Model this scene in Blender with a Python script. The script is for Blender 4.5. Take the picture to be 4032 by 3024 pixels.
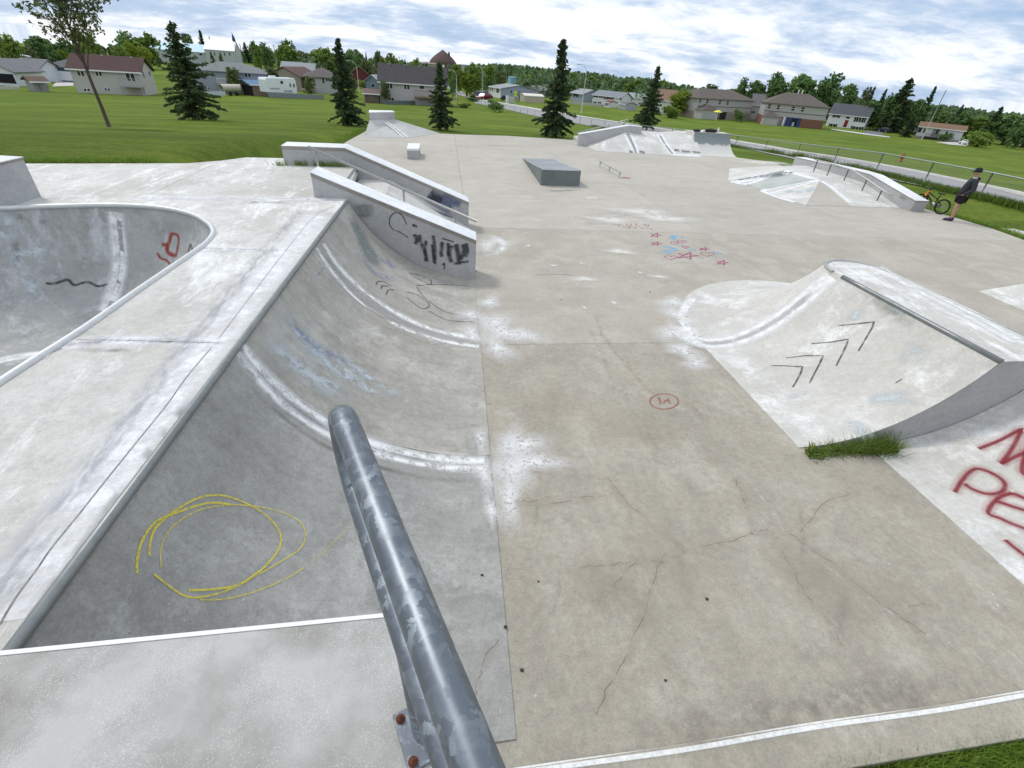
import bpy, bmesh, math, random
from mathutils import Vector, Matrix
from mathutils.bvhtree import BVHTree
R = math.radians
random.seed(7)
for o in list(bpy.data.objects):
    bpy.data.objects.remove(o, do_unlink=True)
SC = bpy.context.scene
COL = SC.collection

# ---------------------------------------------------------------- camera
F_PX, IW, IH = 1850.0, 4032.0, 3024.0
CAM_H, HOR_C, ROLL, VP_X = 3.7, 252.0, R(4.5), 1700.0
_sl = math.tan(ROLL)
_dh = (IH/2-HOR_C)*math.cos(ROLL)
PITCH = math.atan(_dh/F_PX)
_up = Vector((math.sin(ROLL)*math.cos(PITCH), math.cos(ROLL)*math.cos(PITCH), math.sin(PITCH))).normalized()
_vy = HOR_C+(VP_X-IW/2)*_sl
_Y = Vector((VP_X-IW/2, IH/2-_vy, -F_PX)).normalized()
_X = _Y.cross(_up).normalized()
_Yw = _up.cross(_X)
ROT = Matrix((_X, _Yw, _up))           # world = ROT @ camera-space
CAM_LOC = Vector((0, 0, CAM_H))
cam_d = bpy.data.cameras.new('camera')
cam = bpy.data.objects.new('camera', cam_d)
COL.objects.link(cam)
cam.matrix_world = Matrix.Translation(CAM_LOC) @ ROT.to_4x4()
cam_d.sensor_width = 36.0
cam_d.lens = 36.0*F_PX/IW
cam_d.clip_start = 0.05
cam_d.clip_end = 12000
SC.camera = cam
SC.render.resolution_x, SC.render.resolution_y = 1024, 768

# ---------------------------------------------------------------- world, sun, exposure
SUN_AZ = R(-48)      # compass-style from +Y, negative = left
SUN_EL = R(52)
world = bpy.data.worlds.new('World')
SC.world = world
world.use_nodes = True
wn, wl = world.node_tree.nodes, world.node_tree.links
wn.clear()
def W(t, **k):
    n = wn.new(t)
    for a, b in k.items():
        setattr(n, a, b)
    return n
wout = W('ShaderNodeOutputWorld'); bg = W('ShaderNodeBackground')
sky = W('ShaderNodeTexSky', sky_type='NISHITA')
sky.sun_disc = False
sky.sun_elevation = SUN_EL
sky.sun_rotation = SUN_AZ
sky.air_density = 1.0; sky.dust_density = 0.6; sky.ozone_density = 1.2
tc = W('ShaderNodeTexCoord')
sep = W('ShaderNodeSeparateXYZ'); wl.new(tc.outputs['Generated'], sep.inputs[0])
def wmath(op, a, b=None, clamp=False):
    n = W('ShaderNodeMath', operation=op); n.use_clamp = clamp
    for i, v in enumerate((a, b)):
        if v is None: continue
        if isinstance(v, (int, float)): n.inputs[i].default_value = v
        else: wl.new(v, n.inputs[i])
    return n.outputs[0]
zc = wmath('MAXIMUM', sep.outputs[2], 0.0)
zz = wmath('ADD', zc, 0.20)
px = wmath('DIVIDE', sep.outputs[0], zz); py = wmath('DIVIDE', sep.outputs[1], zz)
cmb = W('ShaderNodeCombineXYZ'); wl.new(px, cmb.inputs[0]); wl.new(py, cmb.inputs[1])
def wnoise(scale, detail, rough, loc, sc, dist=0.0):
    m = W('ShaderNodeMapping'); m.inputs['Location'].default_value = loc; m.inputs['Scale'].default_value = sc
    m.inputs['Rotation'].default_value = (0, 0, R(14))
    wl.new(cmb.outputs[0], m.inputs[0])
    n = W('ShaderNodeTexNoise'); n.inputs['Scale'].default_value = scale
    n.inputs['Detail'].default_value = detail; n.inputs['Roughness'].default_value = rough
    n.inputs['Distortion'].default_value = dist
    wl.new(m.outputs[0], n.inputs[0]); return n.outputs[0]
n1 = wnoise(1.15, 6, 0.6, (3.1, 7.3, 0), (0.75, 1.0, 1), 0.2)
n2 = wnoise(3.4, 6, 0.65, (9.1, 1.3, 0), (0.75, 1.0, 1), 0.2)
cl = wmath('ADD', wmath('MULTIPLY', n1, 0.62), wmath('MULTIPLY', n2, 0.38))
ramp = W('ShaderNodeValToRGB'); wl.new(cl, ramp.inputs[0])
e = ramp.color_ramp.elements
e[0].position = 0.37; e[0].color = (0.36, 0.50, 0.72, 1)
e[1].position = 0.60; e[1].color = (1.0, 1.0, 1.0, 1)
for pos, c in ((0.44, (0.50, 0.61, 0.77, 1)), (0.482, (0.66, 0.74, 0.85, 1)), (0.525, (0.86, 0.90, 0.95, 1))):
    q = e.new(pos); q.color = c
cs = W('ShaderNodeMix', data_type='RGBA', blend_type='MULTIPLY'); cs.inputs[0].default_value = 1
wl.new(ramp.outputs[0], cs.inputs[6]); cs.inputs[7].default_value = (9.6, 9.7, 9.9, 1)
cov = W('ShaderNodeMapRange'); wl.new(cl, cov.inputs[0])
cov.inputs[1].default_value = 0.30; cov.inputs[2].default_value = 0.44
cov.inputs[3].default_value = 0.72; cov.inputs[4].default_value = 0.97
mixs = W('ShaderNodeMix', data_type='RGBA')
wl.new(cov.outputs[0], mixs.inputs[0]); wl.new(sky.outputs[0], mixs.inputs[6]); wl.new(cs.outputs[2], mixs.inputs[7])
wl.new(mixs.outputs[2], bg.inputs[0])
bg.inputs[1].default_value = 0.1
wl.new(bg.outputs[0], wout.inputs[0])

sun_d = bpy.data.lights.new('sun', 'SUN')
sun_d.energy = 1.5; sun_d.angle = R(12); sun_d.color = (1.0, 0.96, 0.9)
sun = bpy.data.objects.new('sun', sun_d); COL.objects.link(sun)
_sd = Vector((math.sin(SUN_AZ)*math.cos(SUN_EL), math.cos(SUN_AZ)*math.cos(SUN_EL), math.sin(SUN_EL)))
sun.rotation_euler = _sd.to_track_quat('Z', 'Y').to_euler()
SC.view_settings.view_transform = 'Standard'
SC.view_settings.look = 'None'
SC.view_settings.exposure = 0.22
SC.view_settings.gamma = 1.0
SC.view_settings.use_curve_mapping = False
SC.render.engine = 'CYCLES'
SC.cycles.transparent_max_bounces = 16

# ---------------------------------------------------------------- pixel helpers (photo pixel -> direction)
def ray(u, v):
    return ROT @ Vector((u-IW/2, IH/2-v, -F_PX))
def at(u, v, z=0.0):
    d = ray(u, v); return CAM_LOC+d*((z-CAM_H)/d.z)
def aty(u, v, y):
    d = ray(u, v); return CAM_LOC+d*(y/d.y)
def atx(u, v, x):
    d = ray(u, v); return CAM_LOC+d*(x/d.x)
def at_dist(u, v, D):
    d = ray(u, v); return CAM_LOC+d*(D/math.hypot(d.x, d.y))
def at_like(u, v, P):
    return at_dist(u, v, math.hypot(P[0], P[1]))
def on_plane(u, v, P, n):
    d = ray(u, v); return CAM_LOC+d*((Vector(P)-CAM_LOC).dot(n)/d.dot(n))

# ---------------------------------------------------------------- terrain height
_TZ = [(0, 0), (31, 0), (36, -0.15), (46, -0.95), (56, -1.75), (75, -3.05), (101, -4.5), (130, -5.6), (190, -6.7), (300, -7.7), (450, -8.9), (800, -11.5), (1100, -18), (3000, -85), (9000, -300)]
DS = 1.28       # distances given by hand below are stretched by this
def zD(D):
    for (a, za), (b, zb) in zip(_TZ, _TZ[1:]):
        if D <= b:
            t = (D-a)/(b-a); return za+(zb-za)*t
    return _TZ[-1][1]
def sstep(a, b, x):
    t = min(1, max(0, (x-a)/(b-a))); return t*t*(3-2*t)
def terr(x, y):
    D = math.hypot(x, y)
    z = zD(D)-0.05
    z += 1.47*sstep(-4.3, -6.2, x)*(1-sstep(12.0, 33.0, y-0.16*(x+6)))*(1-sstep(30, 60, -x))*sstep(-30, -14, y)
    z += 0.10*math.sin(x*0.13+1)*math.sin(y*0.11)*sstep(45, 90, D)
    return z
def terr_hit(u, v, zoff=0.0):
    d = ray(u, v); h = math.hypot(d.x, d.y); d = d/h
    t, p = 2.0, 2.0
    while t < 6000:
        q = CAM_LOC+d*t
        if q.z < terr(q.x, q.y)+zoff:
            a, b = p, t
            for _ in range(30):
                m = (a+b)/2; q = CAM_LOC+d*m
                if q.z < terr(q.x, q.y)+zoff: b = m
                else: a = m
            return CAM_LOC+d*b
        p = t; t += 0.25+t*0.01
    return CAM_LOC+d*2000

# ---------------------------------------------------------------- mesh building
SURF_V, SURF_F = [], []
class MB:
    def __init__(s): s.v = []; s.f = []; s.uv = None; s.sm = []
    def add(s, vs, fs, smooth=False):
        o = len(s.v); s.v += [tuple(p) for p in vs]
        s.f += [tuple(i+o for i in f) for f in fs]; s.sm += [smooth]*len(fs); return s
    def box(s, c, size, rz=0.0, M=None):
        x, y, z = size[0]/2, size[1]/2, size[2]/2
        vs = [Vector((a*x, b*y, d*z)) for d in (-1, 1) for b in (-1, 1) for a in (-1, 1)]
        m = M if M is not None else Matrix.Rotation(rz, 3, 'Z')
        vs = [m @ p+Vector(c) for p in vs]
        return s.add(vs, [(0, 2, 3, 1), (4, 5, 7, 6), (0, 1, 5, 4), (2, 6, 7, 3), (0, 4, 6, 2), (1, 3, 7, 5)])
    def prism(s, poly, z0, z1):
        n = len(poly)
        f0 = z0 if callable(z0) else (lambda x, y: z0)
        f1 = z1 if callable(z1) else (lambda x, y: z1)
        vs = [(p[0], p[1], f0(p[0], p[1])) for p in poly]+[(p[0], p[1], f1(p[0], p[1])) for p in poly]
        a = sum(poly[i][0]*poly[(i+1) % n][1]-poly[(i+1) % n][0]*poly[i][1] for i in range(n))
        idx = list(range(n)) if a > 0 else list(range(n))[::-1]
        fs = [tuple(idx[::-1]), tuple(i+n for i in idx)]
        fs += [(idx[i], idx[(i+1) % n], idx[(i+1) % n]+n, idx[i]+n) for i in range(n)]
        return s.add(vs, fs)
    def solid(s, bottom, top):
        n = len(bottom)
        return s.add(list(bottom)+list(top), [tuple(range(n))[::-1], tuple(range(n, 2*n))]+[(i, (i+1) % n, (i+1) % n+n, i+n) for i in range(n)])
    def grid(s, rows, smooth=True, close=False):
        m = len(rows[0]); vs = [p for r in rows for p in r]; fs = []
        for i in range(len(rows)-1):
            for j in range(m if close else m-1):
                k = (j+1) % m
                fs.append((i*m+j, i*m+k, (i+1)*m+k, (i+1)*m+j))
        return s.add(vs, fs, smooth)
    def tube(s, pts, r, n=8, cap=True, smooth=True):
        pts = [Vector(p) for p in pts]; rows = []
        up = Vector((0, 0, 1)); prev = None
        for i, p in enumerate(pts):
            t = (pts[min(i+1, len(pts)-1)]-pts[max(i-1, 0)]).normalized()
            if prev is None:
                a = t.cross(up)
                if a.length < 1e-3: a = t.cross(Vector((1, 0, 0)))
            else:
                a = prev-t*prev.dot(t)
            a.normalize(); prev = a; b = t.cross(a)
            rr = r[i] if isinstance(r, (list, tuple)) else r
            rows.append([p+(a*math.cos(2*math.pi*k/n)+b*math.sin(2*math.pi*k/n))*rr for k in range(n)])
        o = len(s.v); s.grid(rows, smooth, True)
        if cap:
            L = (len(rows)-1)*n
            s.f.append(tuple(o+k for k in range(n))); s.f.append(tuple(o+L+k for k in range(n))[::-1]); s.sm += [False, False]
        return s
    def lathe(s, prof, c, n=16, M=None, smooth=True):
        rows = []
        for r, z in prof:
            row = [Vector((r*math.cos(2*math.pi*k/n), r*math.sin(2*math.pi*k/n), z)) for k in range(n)]
            if M is not None: row = [M @ p for p in row]
            rows.append([p+Vector(c) for p in row])
        return s.grid(rows, smooth, True)
    def reg(s):
        o = len(SURF_V); SURF_V.extend(s.v); SURF_F.extend([tuple(i+o for i in f) for f in s.f]); return s
def obj(name, mb, mat, parent=None, bevel=0.0, fix=False):
    me = bpy.data.meshes.new(name)
    me.from_pydata([tuple(p) for p in mb.v], [], mb.f)
    me.polygons.foreach_set('use_smooth', mb.sm)
    if mb.uv:
        ul = me.uv_layers.new(name='UVMap')
        for l in me.loops: ul.data[l.index].uv = mb.uv[l.vertex_index]
    if fix:
        b = bmesh.new(); b.from_mesh(me); bmesh.ops.recalc_face_normals(b, faces=b.faces); b.to_mesh(me); b.free()
    me.update()
    o = bpy.data.objects.new(name, me); COL.objects.link(o)
    if mat is not None: me.materials.append(mat)
    if parent is not None: o.parent = parent
    if bevel:
        md = o.modifiers.new('bevel', 'BEVEL'); md.width = bevel; md.segments = 2; md.limit_method = 'ANGLE'; md.angle_limit = R(40)
    return o
def tag(o, label=None, cat=None, group=None, kind=None):
    if label: o['label'] = label
    if cat: o['category'] = cat
    if group: o['group'] = group
    if kind: o['kind'] = kind
    return o
def thing(name, label, cat, loc=(0, 0, 0), group=None, rz=0.0):
    o = bpy.data.objects.new(name, None); COL.objects.link(o)
    o.empty_display_size = 0.2
    o.location = loc; o.rotation_euler = (0, 0, rz)
    return tag(o, label, cat, group)
def copy_tree(o, parent=None):
    c = o.copy(); COL.objects.link(c); c.parent = parent
    for ch in list(o.children): copy_tree(ch, c)
    return c

# ---------------------------------------------------------------- materials
class NT:
    def __init__(s, name):
        s.m = bpy.data.materials.new(name); s.m.use_nodes = True
        s.n, s.l = s.m.node_tree.nodes, s.m.node_tree.links
        s.n.clear()
        s.out = s.n.new('ShaderNodeOutputMaterial'); s.b = s.n.new('ShaderNodeBsdfPrincipled')
        s.l.new(s.b.outputs[0], s.out.inputs[0])
        s.b.inputs['Specular IOR Level'].default_value = 0.35
    def new(s, t, **k):
        n = s.n.new(t)
        for a, b in k.items(): setattr(n, a, b)
        return n
    def put(s, sock, v):
        if v is None: return
        if hasattr(v, 'is_linked') or hasattr(v, 'links'): s.l.new(v, sock)
        elif isinstance(v, (tuple, list)) and len(v) == 3 and sock.type == 'RGBA': sock.default_value = (*v, 1)
        else: sock.default_value = v
    def pos(s, obj_space=False):
        if obj_space: return s.new('ShaderNodeTexCoord').outputs['Object']
        return s.new('ShaderNodeNewGeometry').outputs['Position']
    def noise(s, scale, detail=4, rough=0.55, vec=None, dist=0.0, stretch=None, rot=0.0):
        n = s.new('ShaderNodeTexNoise')
        n.inputs['Scale'].default_value = scale; n.inputs['Detail'].default_value = detail
        n.inputs['Roughness'].default_value = rough; n.inputs['Distortion'].default_value = dist
        v = vec if vec is not None else s.pos()
        if stretch:
            m = s.new('ShaderNodeMapping'); m.inputs['Scale'].default_value = stretch; m.inputs['Rotation'].default_value = (0, 0, rot)
            s.l.new(v, m.inputs[0]); v = m.outputs[0]
        s.l.new(v, n.inputs['Vector']); return n.outputs[0]
    def mr(s, v, a, b, c=0.0, d=1.0):
        n = s.new('ShaderNodeMapRange'); s.put(n.inputs[0], v)
        for i, q in enumerate((a, b, c, d)): n.inputs[i+1].default_value = q
        return n.outputs[0]
    def mix(s, f, a, b, blend='MIX'):
        n = s.new('ShaderNodeMix', data_type='RGBA', blend_type=blend)
        s.put(n.inputs[0], f); s.put(n.inputs[6], a); s.put(n.inputs[7], b); return n.outputs[2]
    def math(s, op, a, b=None, clamp=False):
        n = s.new('ShaderNodeMath', operation=op); n.use_clamp = clamp
        s.put(n.inputs[0], a); s.put(n.inputs[1], b); return n.outputs[0]
    def col(s, c): s.put(s.b.inputs['Base Color'], c)
    def bump(s, h, strength=0.3, dist=0.01):
        n = s.new('ShaderNodeBump'); n.inputs['Strength'].default_value = strength; n.inputs['Distance'].default_value = dist
        s.l.new(h, n.inputs['Height']); s.l.new(n.outputs[0], s.b.inputs['Normal'])
    def set(s, **k):
        for a, b in k.items(): s.put(s.b.inputs[a.replace('_', ' ').title() if a not in ('ior',) else 'IOR'], b)
        return s
def concrete(name, a, b, light=None, grain=0.10, stain=0.35, rough=0.85, streak=None, big=0.45, wheel=None):
    t = NT(name)
    n1 = t.noise(big, 5, 0.62)
    c = t.mix(t.mr(n1, 0.36, 0.64), a, b)
    n2 = t.noise(2.1, 6, 0.74, dist=0.2)
    c = t.mix(t.mr(n2, 0.47, 0.68, 0, stain), c, tuple(q*0.70 for q in a))
    if light is not None:
        n3 = t.noise(1.2, 7, 0.80, dist=0.2, stretch=streak or (1, 1, 1))
        c = t.mix(t.mr(n3, 0.51, 0.63, 0, 0.85), c, light)
    if wheel is not None:
        n5 = t.noise(1.0, 6, 0.7, stretch=wheel)
        c = t.mix(t.mr(n5, 0.40, 0.66, 0, 0.5), c, tuple(q*0.78 for q in a))
    n4 = t.math('ADD', t.math('MULTIPLY', t.noise(14, 5, 0.8), 0.55), t.math('MULTIPLY', t.noise(70, 3, 0.7), 0.45))
    c = t.mix(1.0, c, t.mix(t.mr(n4, 0.30, 0.70), (1-grain*2.0,)*3, (1+grain*2.0,)*3), 'MULTIPLY')
    sp = t.new('ShaderNodeTexVoronoi'); sp.inputs['Scale'].default_value = 7
    t.l.new(t.pos(), sp.inputs['Vector'])
    c = t.mix(t.mr(sp.outputs['Distance'], 0.025, 0.05, 0.6, 0.0), c, (0.10, 0.095, 0.09))
    sp2 = t.new('ShaderNodeTexVoronoi'); sp2.inputs['Scale'].default_value = 4.3
    t.l.new(t.pos(), sp2.inputs['Vector'])
    c = t.mix(t.mr(sp2.outputs['Distance'], 0.02, 0.05, 0.6, 0.0), c, (0.72, 0.70, 0.66))
    rnd = t.new('ShaderNodeObjectInfo').outputs['Random']
    c = t.mix(1.0, c, t.mix(rnd, (0.96,)*3, (1.04,)*3), 'MULTIPLY')
    t.col(c); t.b.inputs['Roughness'].default_value = rough
    t.bump(n4, 0.3, 0.006)
    return t.m
def plain(name, c, rough=0.6, var=0.12, scale=6.0, metal=0.0, bump=0.0, spec=None):
    t = NT(name)
    n = t.noise(scale, 5, 0.6)
    t.col(t.mix(n, tuple(q*(1-var) for q in c), tuple(min(1, q*(1+var)) for q in c)))
    t.b.inputs['Roughness'].default_value = rough; t.b.inputs['Metallic'].default_value = metal
    if spec is not None: t.b.inputs['Specular IOR Level'].default_value = spec
    if bump: t.bump(t.noise(scale*8, 4), bump, 0.01)
    return t.m
M = {}
M['floor'] = concrete('floor_concrete', (0.425, 0.393, 0.335), (0.48, 0.445, 0.385), (0.505, 0.472, 0.412), stain=0.25, streak=(0.7, 1.6, 1), grain=0.07)
M['floor_near'] = concrete('floor_concrete_worn_dimmed', (0.35, 0.317, 0.258), (0.425, 0.388, 0.32), (0.45, 0.414, 0.348), stain=0.42, big=0.8, grain=0.15, wheel=(1.6, 0.4, 1))  # worn, and darkened further to paint in the floor's near-to-far sheen gradient
M['floor_mid'] = concrete('floor_concrete_mid', (0.39, 0.358, 0.297), (0.45, 0.415, 0.35), (0.475, 0.442, 0.378), stain=0.32, big=0.6, grain=0.10)  # halfway tone of the painted sheen gradient
M['deck'] = concrete('deck_concrete', (0.50, 0.482, 0.44), (0.64, 0.625, 0.59), (0.82, 0.82, 0.81), stain=0.45, streak=(1.6, 0.5, 1), grain=0.12)
M['qp'] = concrete('transition_concrete', (0.36, 0.34, 0.298), (0.465, 0.44, 0.39), (0.56, 0.535, 0.485), stain=0.5, wheel=(0.3, 3.0, 0.3), grain=0.13)
M['qp_grey'] = concrete('grey_transition_concrete', (0.325, 0.318, 0.295), (0.415, 0.405, 0.375), (0.49, 0.48, 0.45), stain=0.5, wheel=(0.4, 2.2, 0.4), grain=0.14)
M['bowl'] = concrete('bowl_concrete', (0.33, 0.335, 0.325), (0.42, 0.42, 0.40), (0.54, 0.55, 0.56), stain=0.6, streak=(2.0, 2.0, 0.5))
M['ramp'] = concrete('ramp_concrete', (0.56, 0.54, 0.49), (0.67, 0.655, 0.615), (0.81, 0.81, 0.80), stain=0.3, wheel=(0.5, 2.0, 0.5))
M['ledge'] = concrete('ledge_concrete', (0.385, 0.385, 0.385), (0.465, 0.465, 0.465), None, stain=0.4)
M['ledge_top'] = concrete('waxed_ledge_concrete', (0.68, 0.69, 0.70), (0.80, 0.81, 0.82), (0.88, 0.88, 0.88), stain=0.2)
M['kerb'] = concrete('kerb_concrete', (0.46, 0.44, 0.40), (0.56, 0.54, 0.49), (0.64, 0.62, 0.57))
def aggregate():
    t = NT('exposed_aggregate')
    n1 = t.noise(2.2, 6, 0.65)
    c = t.mix(t.mr(n1, 0.38, 0.62), (0.29, 0.278, 0.25), (0.48, 0.475, 0.455))
    for sc, col, th, am in ((175, (0.72, 0.70, 0.65), 0.32, 0.6), (115, (0.68, 0.66, 0.62), 0.24, 0.6), (120, (0.14, 0.13, 0.12), 0.14, 0.7)):
        v = t.new('ShaderNodeTexVoronoi'); v.inputs['Scale'].default_value = sc
        t.l.new(t.pos(), v.inputs['Vector'])
        c = t.mix(t.math('MULTIPLY', t.mr(v.outputs['Distance'], th*0.6, th, am, 0), t.mr(t.noise(3+sc*0.02, 4), 0.40, 0.58)), c, col)
    t.col(c); t.b.inputs['Roughness'].default_value = 0.85
    t.bump(t.noise(160, 3, 0.6), 0.35, 0.004); return t.m
M['aggregate'] = aggregate()
def galvanised():
    t = NT('galvanised_steel')
    v = t.new('ShaderNodeTexVoronoi'); v.inputs['Scale'].default_value = 58
    n = t.new('ShaderNodeTexNoise'); n.inputs['Scale'].default_value = 30; n.inputs['Detail'].default_value = 3
    mx = t.new('ShaderNodeMix', data_type='VECTOR'); mx.inputs[0].default_value = 0.06
    t.l.new(t.pos(), n.inputs['Vector']); t.l.new(t.pos(), mx.inputs[4]); t.l.new(n.outputs['Color'], mx.inputs[5])
    t.l.new(mx.outputs[1], v.inputs['Vector'])
    sep = t.new('ShaderNodeSeparateColor'); t.l.new(v.outputs['Color'], sep.inputs[0])
    f = t.math('POWER', sep.outputs[0], 2.6)
    c = t.mix(f, (0.155, 0.175, 0.198), (0.35, 0.385, 0.415))
    c = t.mix(t.mr(t.noise(14, 5), 0.42, 0.64), c, (0.16, 0.18, 0.205))
    t.col(c); t.b.inputs['Metallic'].default_value = 0.75
    t.put(t.b.inputs['Roughness'], t.mr(f, 0, 1, 0.40, 0.55)); return t.m
M['galv'] = galvanised()
M['steel'] = plain('weathered_steel', (0.44, 0.44, 0.42), 0.5, 0.25, 14, 0.6)
M['coping'] = plain('coping_steel', (0.25, 0.265, 0.26), 0.42, 0.35, 9, 0.7)
M['rust'] = plain('rusty_bolt', (0.13, 0.045, 0.025), 0.8, 0.4, 60)
M['bleached'] = plain('white_worn_edge', (0.80, 0.80, 0.78), 0.8, 0.08, 20)
def grassmat():
    t = NT('mown_grass')
    a = t.noise(0.10, 5, 0.6); b = t.noise(0.55, 7, 0.75, stretch=(0.55, 1.5, 1)); d = t.noise(5, 7, 0.8)
    c = t.mix(t.mr(a, 0.35, 0.65), (0.118, 0.176, 0.020), (0.195, 0.254, 0.034))
    c = t.mix(t.mr(b, 0.45, 0.66, 0, 0.75), c, (0.080, 0.132, 0.016))
    c = t.mix(t.mr(b, 0.28, 0.44, 0.6, 0.0), c, (0.215, 0.265, 0.048))
    w = t.noise(0.25, 3, 0.5, stretch=(0.12, 2.2, 1))          # faint mowing swathes
    c = t.mix(t.mr(w, 0.42, 0.58, 0, 0.35), c, (0.068, 0.115, 0.016))
    c = t.mix(1.0, c, t.mix(t.mr(d, 0.25, 0.75), (0.55,)*3, (1.45,)*3), 'MULTIPLY')
    t.col(c); t.b.inputs['Roughness'].default_value = 0.95; t.b.inputs['Specular IOR Level'].default_value = 0.1
    t.bump(d, 0.9, 0.15); return t.m
M['grass'] = grassmat()
def leafmat(name, a, b, var=0.5):
    t = NT(name)
    rnd = t.new('ShaderNodeNewGeometry').outputs['Random Per Island']
    c = t.mix(rnd, a, b)
    c = t.mix(1.0, c, t.mix(t.noise(0.9, 3, vec=t.pos(True)), (1-var,)*3, (1+var,)*3), 'MULTIPLY')
    oi = t.new('ShaderNodeObjectInfo').outputs['Random']
    c = t.mix(1.0, c, t.mix(oi, (0.8, 0.82, 0.8), (1.2, 1.15, 1.1)), 'MULTIPLY')
    t.col(c); t.b.inputs['Roughness'].default_value = 0.8; t.b.inputs['Specular IOR Level'].default_value = 0.15
    tr = t.new('ShaderNodeBsdfTranslucent'); t.put(tr.inputs[0], c)
    m = t.new('ShaderNodeMixShader'); m.inputs[0].default_value = 0.3
    t.l.new(t.b.outputs[0], m.inputs[1]); t.l.new(tr.outputs[0], m.inputs[2]); t.l.new(m.outputs[0], t.out.inputs[0])
    return t.m
M['blade'] = leafmat('grass_blades', (0.113, 0.206, 0.028), (0.244, 0.355, 0.064), 0.3)
M['spruce'] = leafmat('spruce_needles', (0.052, 0.088, 0.039), (0.104, 0.150, 0.068), 0.4)
M['leaf'] = leafmat('broad_leaves', (0.136, 0.217, 0.047), (0.241, 0.337, 0.080), 0.35)
M['leaf_dark'] = leafmat('dark_leaves', (0.101, 0.183, 0.070), (0.200, 0.309, 0.108), 0.35)
M['leaf_bright'] = leafmat('bright_leaves', (0.157, 0.224, 0.034), (0.268, 0.335, 0.056), 0.3)
M['leaf_grey'] = leafmat('grey_green_leaves', (0.124, 0.169, 0.072), (0.208, 0.247, 0.111), 0.3)
M['forest'] = leafmat('forest_leaves', (0.078, 0.146, 0.078), (0.186, 0.264, 0.127), 0.5)
M['bark'] = plain('bark', (0.085, 0.065, 0.052), 0.9, 0.35, 12, bump=0.5)
M['asphalt'] = plain('pale_worn_asphalt', (0.33, 0.32, 0.32), 0.9, 0.12, 3, bump=0.3)
M['glass'] = plain('window_glass', (0.02, 0.024, 0.032), 0.12, 0.4, 2, spec=0.6)
M['white'] = plain('white_siding', (0.74, 0.75, 0.77), 0.6, 0.05, 3)
M['trim'] = plain('white_trim', (0.78, 0.78, 0.78), 0.5, 0.03, 3)
M['black'] = plain('black_plastic', (0.012, 0.012, 0.014), 0.5, 0.2, 10)
M['rubber'] = plain('tyre_rubber', (0.018, 0.018, 0.018), 0.8, 0.2, 20)
M['dark'] = plain('dark_interior', (0.012, 0.012, 0.014), 0.9, 0.2, 3)
M['wood'] = plain('weathered_wood', (0.22, 0.16, 0.11), 0.85, 0.25, 8)
_pc = {}
def colmat(c, rough=0.7, var=0.1, scale=5, **k):
    key = (tuple(c), rough, var, scale, tuple(sorted(k.items())))
    if key not in _pc: _pc[key] = plain('paint_%d' % len(_pc), c, rough, var, scale, **k)
    return _pc[key]
def roofmat(c):
    key = ('roof', tuple(c))
    if key not in _pc:
        t = NT('shingles_%d' % len(_pc))
        n = t.noise(1.2, 8, 0.75); g = t.noise(9, 5, 0.8)
        k = t.mix(t.mr(n, 0.3, 0.7), tuple(q*0.8 for q in c), tuple(q*1.15 for q in c))
        t.col(t.mix(1.0, k, t.mix(g, (0.75,)*3, (1.25,)*3), 'MULTIPLY'))
        t.b.inputs['Roughness'].default_value = 0.9; t.bump(g, 0.4, 0.03); _pc[key] = t.m
    return _pc[key]
# ================================================================ terrain sheet
def build_ground():
    mb = MB(); rows = []
    rad = [0.0]+[1.2*i for i in range(1, 60)]
    r = rad[-1]
    while r < 9000: r *= 1.06; rad.append(r)
    nA = 180
    for r in rad:
        rows.append([(r*math.sin(2*math.pi*k/nA), r*math.cos(2*math.pi*k/nA), terr(r*math.sin(2*math.pi*k/nA), r*math.cos(2*math.pi*k/nA))-(0.12 if r < 14 else 0.0)*0) for k in range(nA)])
    mb.grid(rows, True, True)
    o = obj('ground', mb, M['grass']); tag(o, kind='structure'); return o
DECK = 1.47
def catmull(pts, n, closed=False):
    P = [Vector((*p, 0)) if len(p) == 2 else Vector(p) for p in pts]; out = []
    m = len(P)
    for i in range(m if closed else m-1):
        if closed: a, b, c, d = P[(i-1) % m], P[i], P[(i+1) % m], P[(i+2) % m]
        else: a, b, c, d = P[max(i-1, 0)], P[i], P[i+1], P[min(i+2, m-1)]
        for k in range(n):
            t = k/n
            out.append(0.5*((2*b)+(c-a)*t+(2*a-5*b+4*c-d)*t*t+(3*b-a-3*c+d)*t**3))
    if not closed: out.append(P[-1])
    return out
# terrain is dug out under the park so that it never pokes through
_terr0 = terr
PARK = [(-4.4, 13), (-4.3, 26.6), (-3.8, 31.3), (-3.0, 31.6), (1.9, 32.0), (4.6, 32.5), (9.0, 32.2), (18.0, 33.0), (17.8, 28.5), (19.18, 27.24), (19.1, 24.5), (19.36, 16.08), (19.46, 14.27), (19.19, 12.97), (19.0, 0.8), (-0.03, 0.8)]
def inpoly(x, y, P):
    c = False; n = len(P)
    for i in range(n):
        (a, b), (d, e_) = P[i], P[(i+1) % n]
        if (b > y) != (e_ > y) and x < (d-a)*(y-b)/(e_-b)+a: c = not c
    return c
_DIG = [(-14, 1.2), (-14, 9.4), (-8, 10.6), (-5.3, 11.3), (-4.4, 12.3), (-3.0, 12.6), (-1, 12.6), (-1, 0.5), (-0.5, -2), (-14, -2)]
def terr(x, y):
    z = _terr0(x, y)
    if inpoly(x, y, _DIG): z = min(z, -0.25)
    return z
build_ground()

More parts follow.
